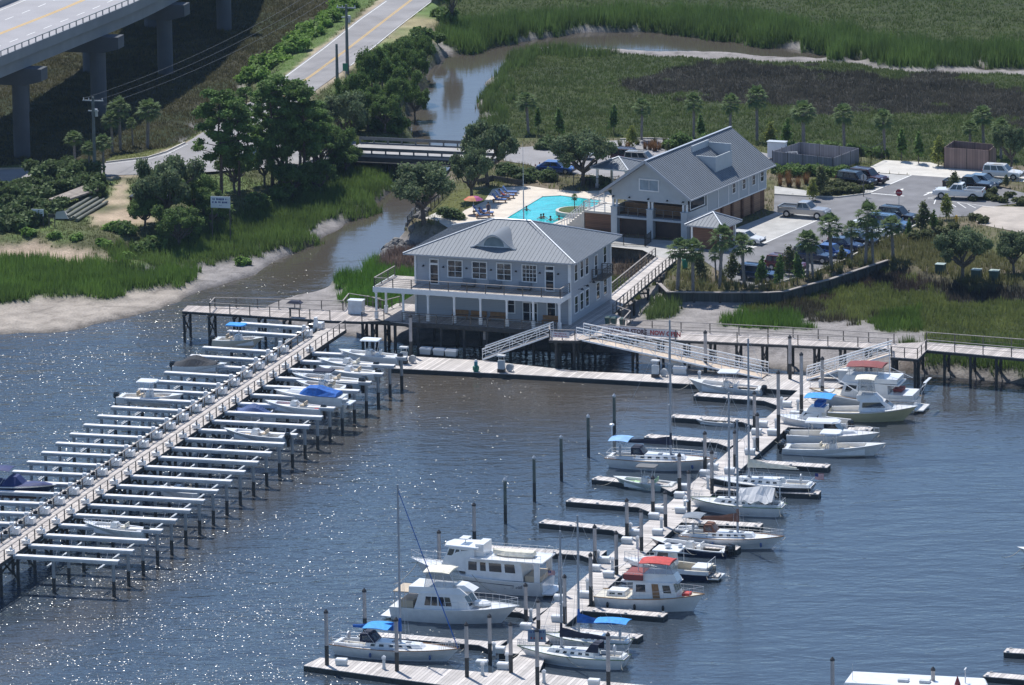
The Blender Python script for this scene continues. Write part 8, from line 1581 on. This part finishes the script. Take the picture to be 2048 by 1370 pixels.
YT = [(1118,275,205,'p','slim pine sapling left of the back palm row'),(1076,262,212,'p','slim sapling beside the first back palm'),(1228,276,212,'p','slim pine sapling before the second back palm'),(1401,284,224,'p','slim pine sapling by the third back palm'),(1574,296,231,'p','slim sapling behind the white equipment'),(1803,323,252,'p','pine sapling right of the metal gate'),(1837,328,260,'p','second pine sapling right of the metal gate'),(1877,333,270,'y','yellowish sapling left of the refuse enclosure'),(1264,299,249,'y','yellow green sapling behind the parked cars'),(1336,308,283,'g','small dark shrub like sapling behind the roof'),(1541,292,238,'y','yellow green sapling above the clubhouse roof end'),
 (1399,559,500,'g','sapling between the first two bank palms'),(1464,566,504,'g','sapling between the third and fourth bank palms'),(1524,583,515,'p','pine sapling in front of the leftmost parked car'),(1560,582,508,'p','pine sapling before the dark red car'),(1578,551,488,'g','leafy sapling behind the dark red car'),(1595,570,500,'p','pine sapling left of the double palm'),(1683,526,490,'g','low sapling right of the single palm'),(1626,402,355,'y','light green street tree beside the silver pickup'),(1641,394,328,'g','street tree behind the light green one'),(1846,469,400,'g','leafy tree right of the parked minivan'),(1867,464,416,'p','small dark sapling by the planting bed'),(1893,440,385,'y','light green tree before the white pickup'),(1908,396,340,'g','young tree between the two pickups'),(1818,476,434,'p','dark sapling beside the rightmost parked car'),(1150,300,262,'g','sapling at the back of the car park'),(2012,376,348,'g','young tree at the far right before the white car')]
for x, yb, yt, kd, l in YT: plant('young'+kd, {'p': lambda: young_proto(3, 3.2, pinem, .5), 'g': lambda: young_proto(4, 3.2, olive_m, .85, 900), 'y': lambda: young_proto(6, 3.2, yellow, .8, 900)}[kd], x, yb, l, 'young trees round the car park', base_h=3.3, yt=yt)
# bushes: generated along outlines, each one its own shrub
def bushes(kind, maker, pts, rad, names, grp):
    n = len(pts)
    for k, (x, y) in enumerate(pts):
        plant(kind, maker, x, y, names % ORD[k] if k < len(ORD) else names % ('number %d' % k), grp, sc=rad * R.uniform(.8, 1.25))
bushes('hedge', lambda: bush_proto(2, bright, 1.2, 1600, .17), [(502 + (690-502)*k/17, 166 - 146*k/17 + R.uniform(-3,3)) for k in range(18)], 1.35, 'bright green shrub of the roadside hedge, %s from its near end', 'bright hedge along the road')
bushes('lbank', lambda: bush_proto(7, shrubm, 1.6, 2600, .2), [(12,440),(40,425),(72,405),(95,428),(55,380),(108,385),(130,362),(152,378),(170,352),(188,372),(120,345),(85,360),(30,395),(5,405),(60,450),(20,462),(182,395)], 1.15, 'dense green bush of the left bank thicket, %s in a near to far sweep', 'thicket on the left bank')
bushes('lsmall', lambda: bush_proto(8, bright, .8, 900, .14), [(62,498),(210,500),(228,478),(490,530),(255,500),(150,480),(110,485)], 1.1, 'low light green bush at the foot of the left bank, %s of seven', 'low bushes on the left bank')
bushes('dkbush', lambda: bush_proto(9, oakd, 1.5, 2200, .2), [(280,500),(320,505),(250,470),(395,470),(440,455),(520,425),(560,405),(610,395),(650,370),(670,340),(700,262),(760,275),(790,262),(870,110),(890,72),(930,68),(850,95),(880,60)], 1.0, 'dark bush of the shaded bank, %s from the left bank oak towards the far creek', 'dark bushes along the creek')
bushes('poolsh', lambda: bush_proto(12, shrubm, 1.0, 1500, .15), [(1078,358),(1062,352),(1048,365),(1098,360),(1040,352),(1200,372),(1180,368),(1020,350),(1010,340),(905,438),(890,430),(1085,300),(1100,290),(1130,290),(1175,283)], 1.1, 'green shrub round the pool garden, %s in its bed', 'shrubs round the pool')
bushes('backsh', lambda: bush_proto(13, oakd, .9, 1300, .15), [(1560,296),(1590,298),(1625,300),(1645,300),(1665,304),(1705,308),(1720,309),(1745,312),(1758,314),(1340,296),(1362,290),(1420,288),(1575,352),(1600,352),(1625,350),(1650,352),(1680,352),(1590,345),(1555,345)], 1.15, 'dark evergreen shrub behind the clubhouse, %s from the left of its bed', 'evergreen shrubs behind the clubhouse')
bushes('islsh', lambda: bush_proto(14, olive_m, .7, 1100, .13), [(1660,385),(1675,388),(1690,386),(1705,388),(1720,386),(1735,378),(1650,390),(1700,378),(1670,378),(1950,440),(1965,446),(1945,402),(1960,396),(1975,400),(1990,402),(2005,405),(2020,395),(1985,388),(2040,410),(1870,455),(1885,470),(1905,460),(1850,478),(1830,480)], 1.1, 'olive shrub in the car park beds, %s of its kind from the left', 'olive shrubs in the car park beds')
bushes('orng', lambda: tuft_proto(4, orng), [(1560,372),(1578,373),(1596,375),(1560,362),(1575,360),(1612,368),(1300,300),(1310,303),(1318,300),(1290,298),(1306,296),(1256,302)], 1.5, 'rusty ornamental grass clump near the clubhouse, %s of its kind', 'rusty ornamental grasses')
bushes('otuft', lambda: tuft_proto(6, olive_m), [(1350+R.uniform(0,420), 0) for _ in range(1)] and [(x, y) for x, y in ((1404,577),(1420,580),(1455,580),(1472,579),(1505,580),(1512,572),(1540,577),(1585,575),(1640,560),(1655,562),(1680,548),(1700,540),(1720,534),(1740,530),(1768,520),(1380,560),(1410,556),(1445,555),(1240,292),(1275,290),(1310,287),(1330,286))], 1.3, 'straw coloured grass clump on the bulkhead bank, %s of its kind', 'ornamental grasses on the bank')
# rocks at the creek bend and below the right boardwalk
rock_m = mat('riprap', (.16,.155,.15), .9, var=.35, sc=1.2)
rr = random.Random(4); rp = [(758+8*k%97, 0) for k in range(0)]
RK = [(765+rr.uniform(0,90), 0) for _ in range(46)]
k = 0
proto_rock = None
for x, _ in RK:
    y = 508 - (x-765)*.62 + rr.uniform(-8, 12); q = G(x, y)
    if proto_rock is None:
        b = MB(); b.ball((0,0,0), .6, 0, 7, 5, .7); b.v = [(p[0]*rr.uniform(.75,1.2), p[1]*rr.uniform(.75,1.2), p[2]*rr.uniform(.7,1.2)) for p in b.v]; o = b.build('rock', rock_m); o.location = q; proto_rock = o
    else: o = proto_rock.copy(); COL.objects.link(o); o.location = q; o.rotation_euler = (rr.uniform(0,3), rr.uniform(0,3), rr.uniform(0,6)); o.scale = (rr.uniform(.6,1.3),)*3
    tag(o, 'grey riprap boulder on the creek bank beside the store', 'rock', 'riprap boulders beside the store')
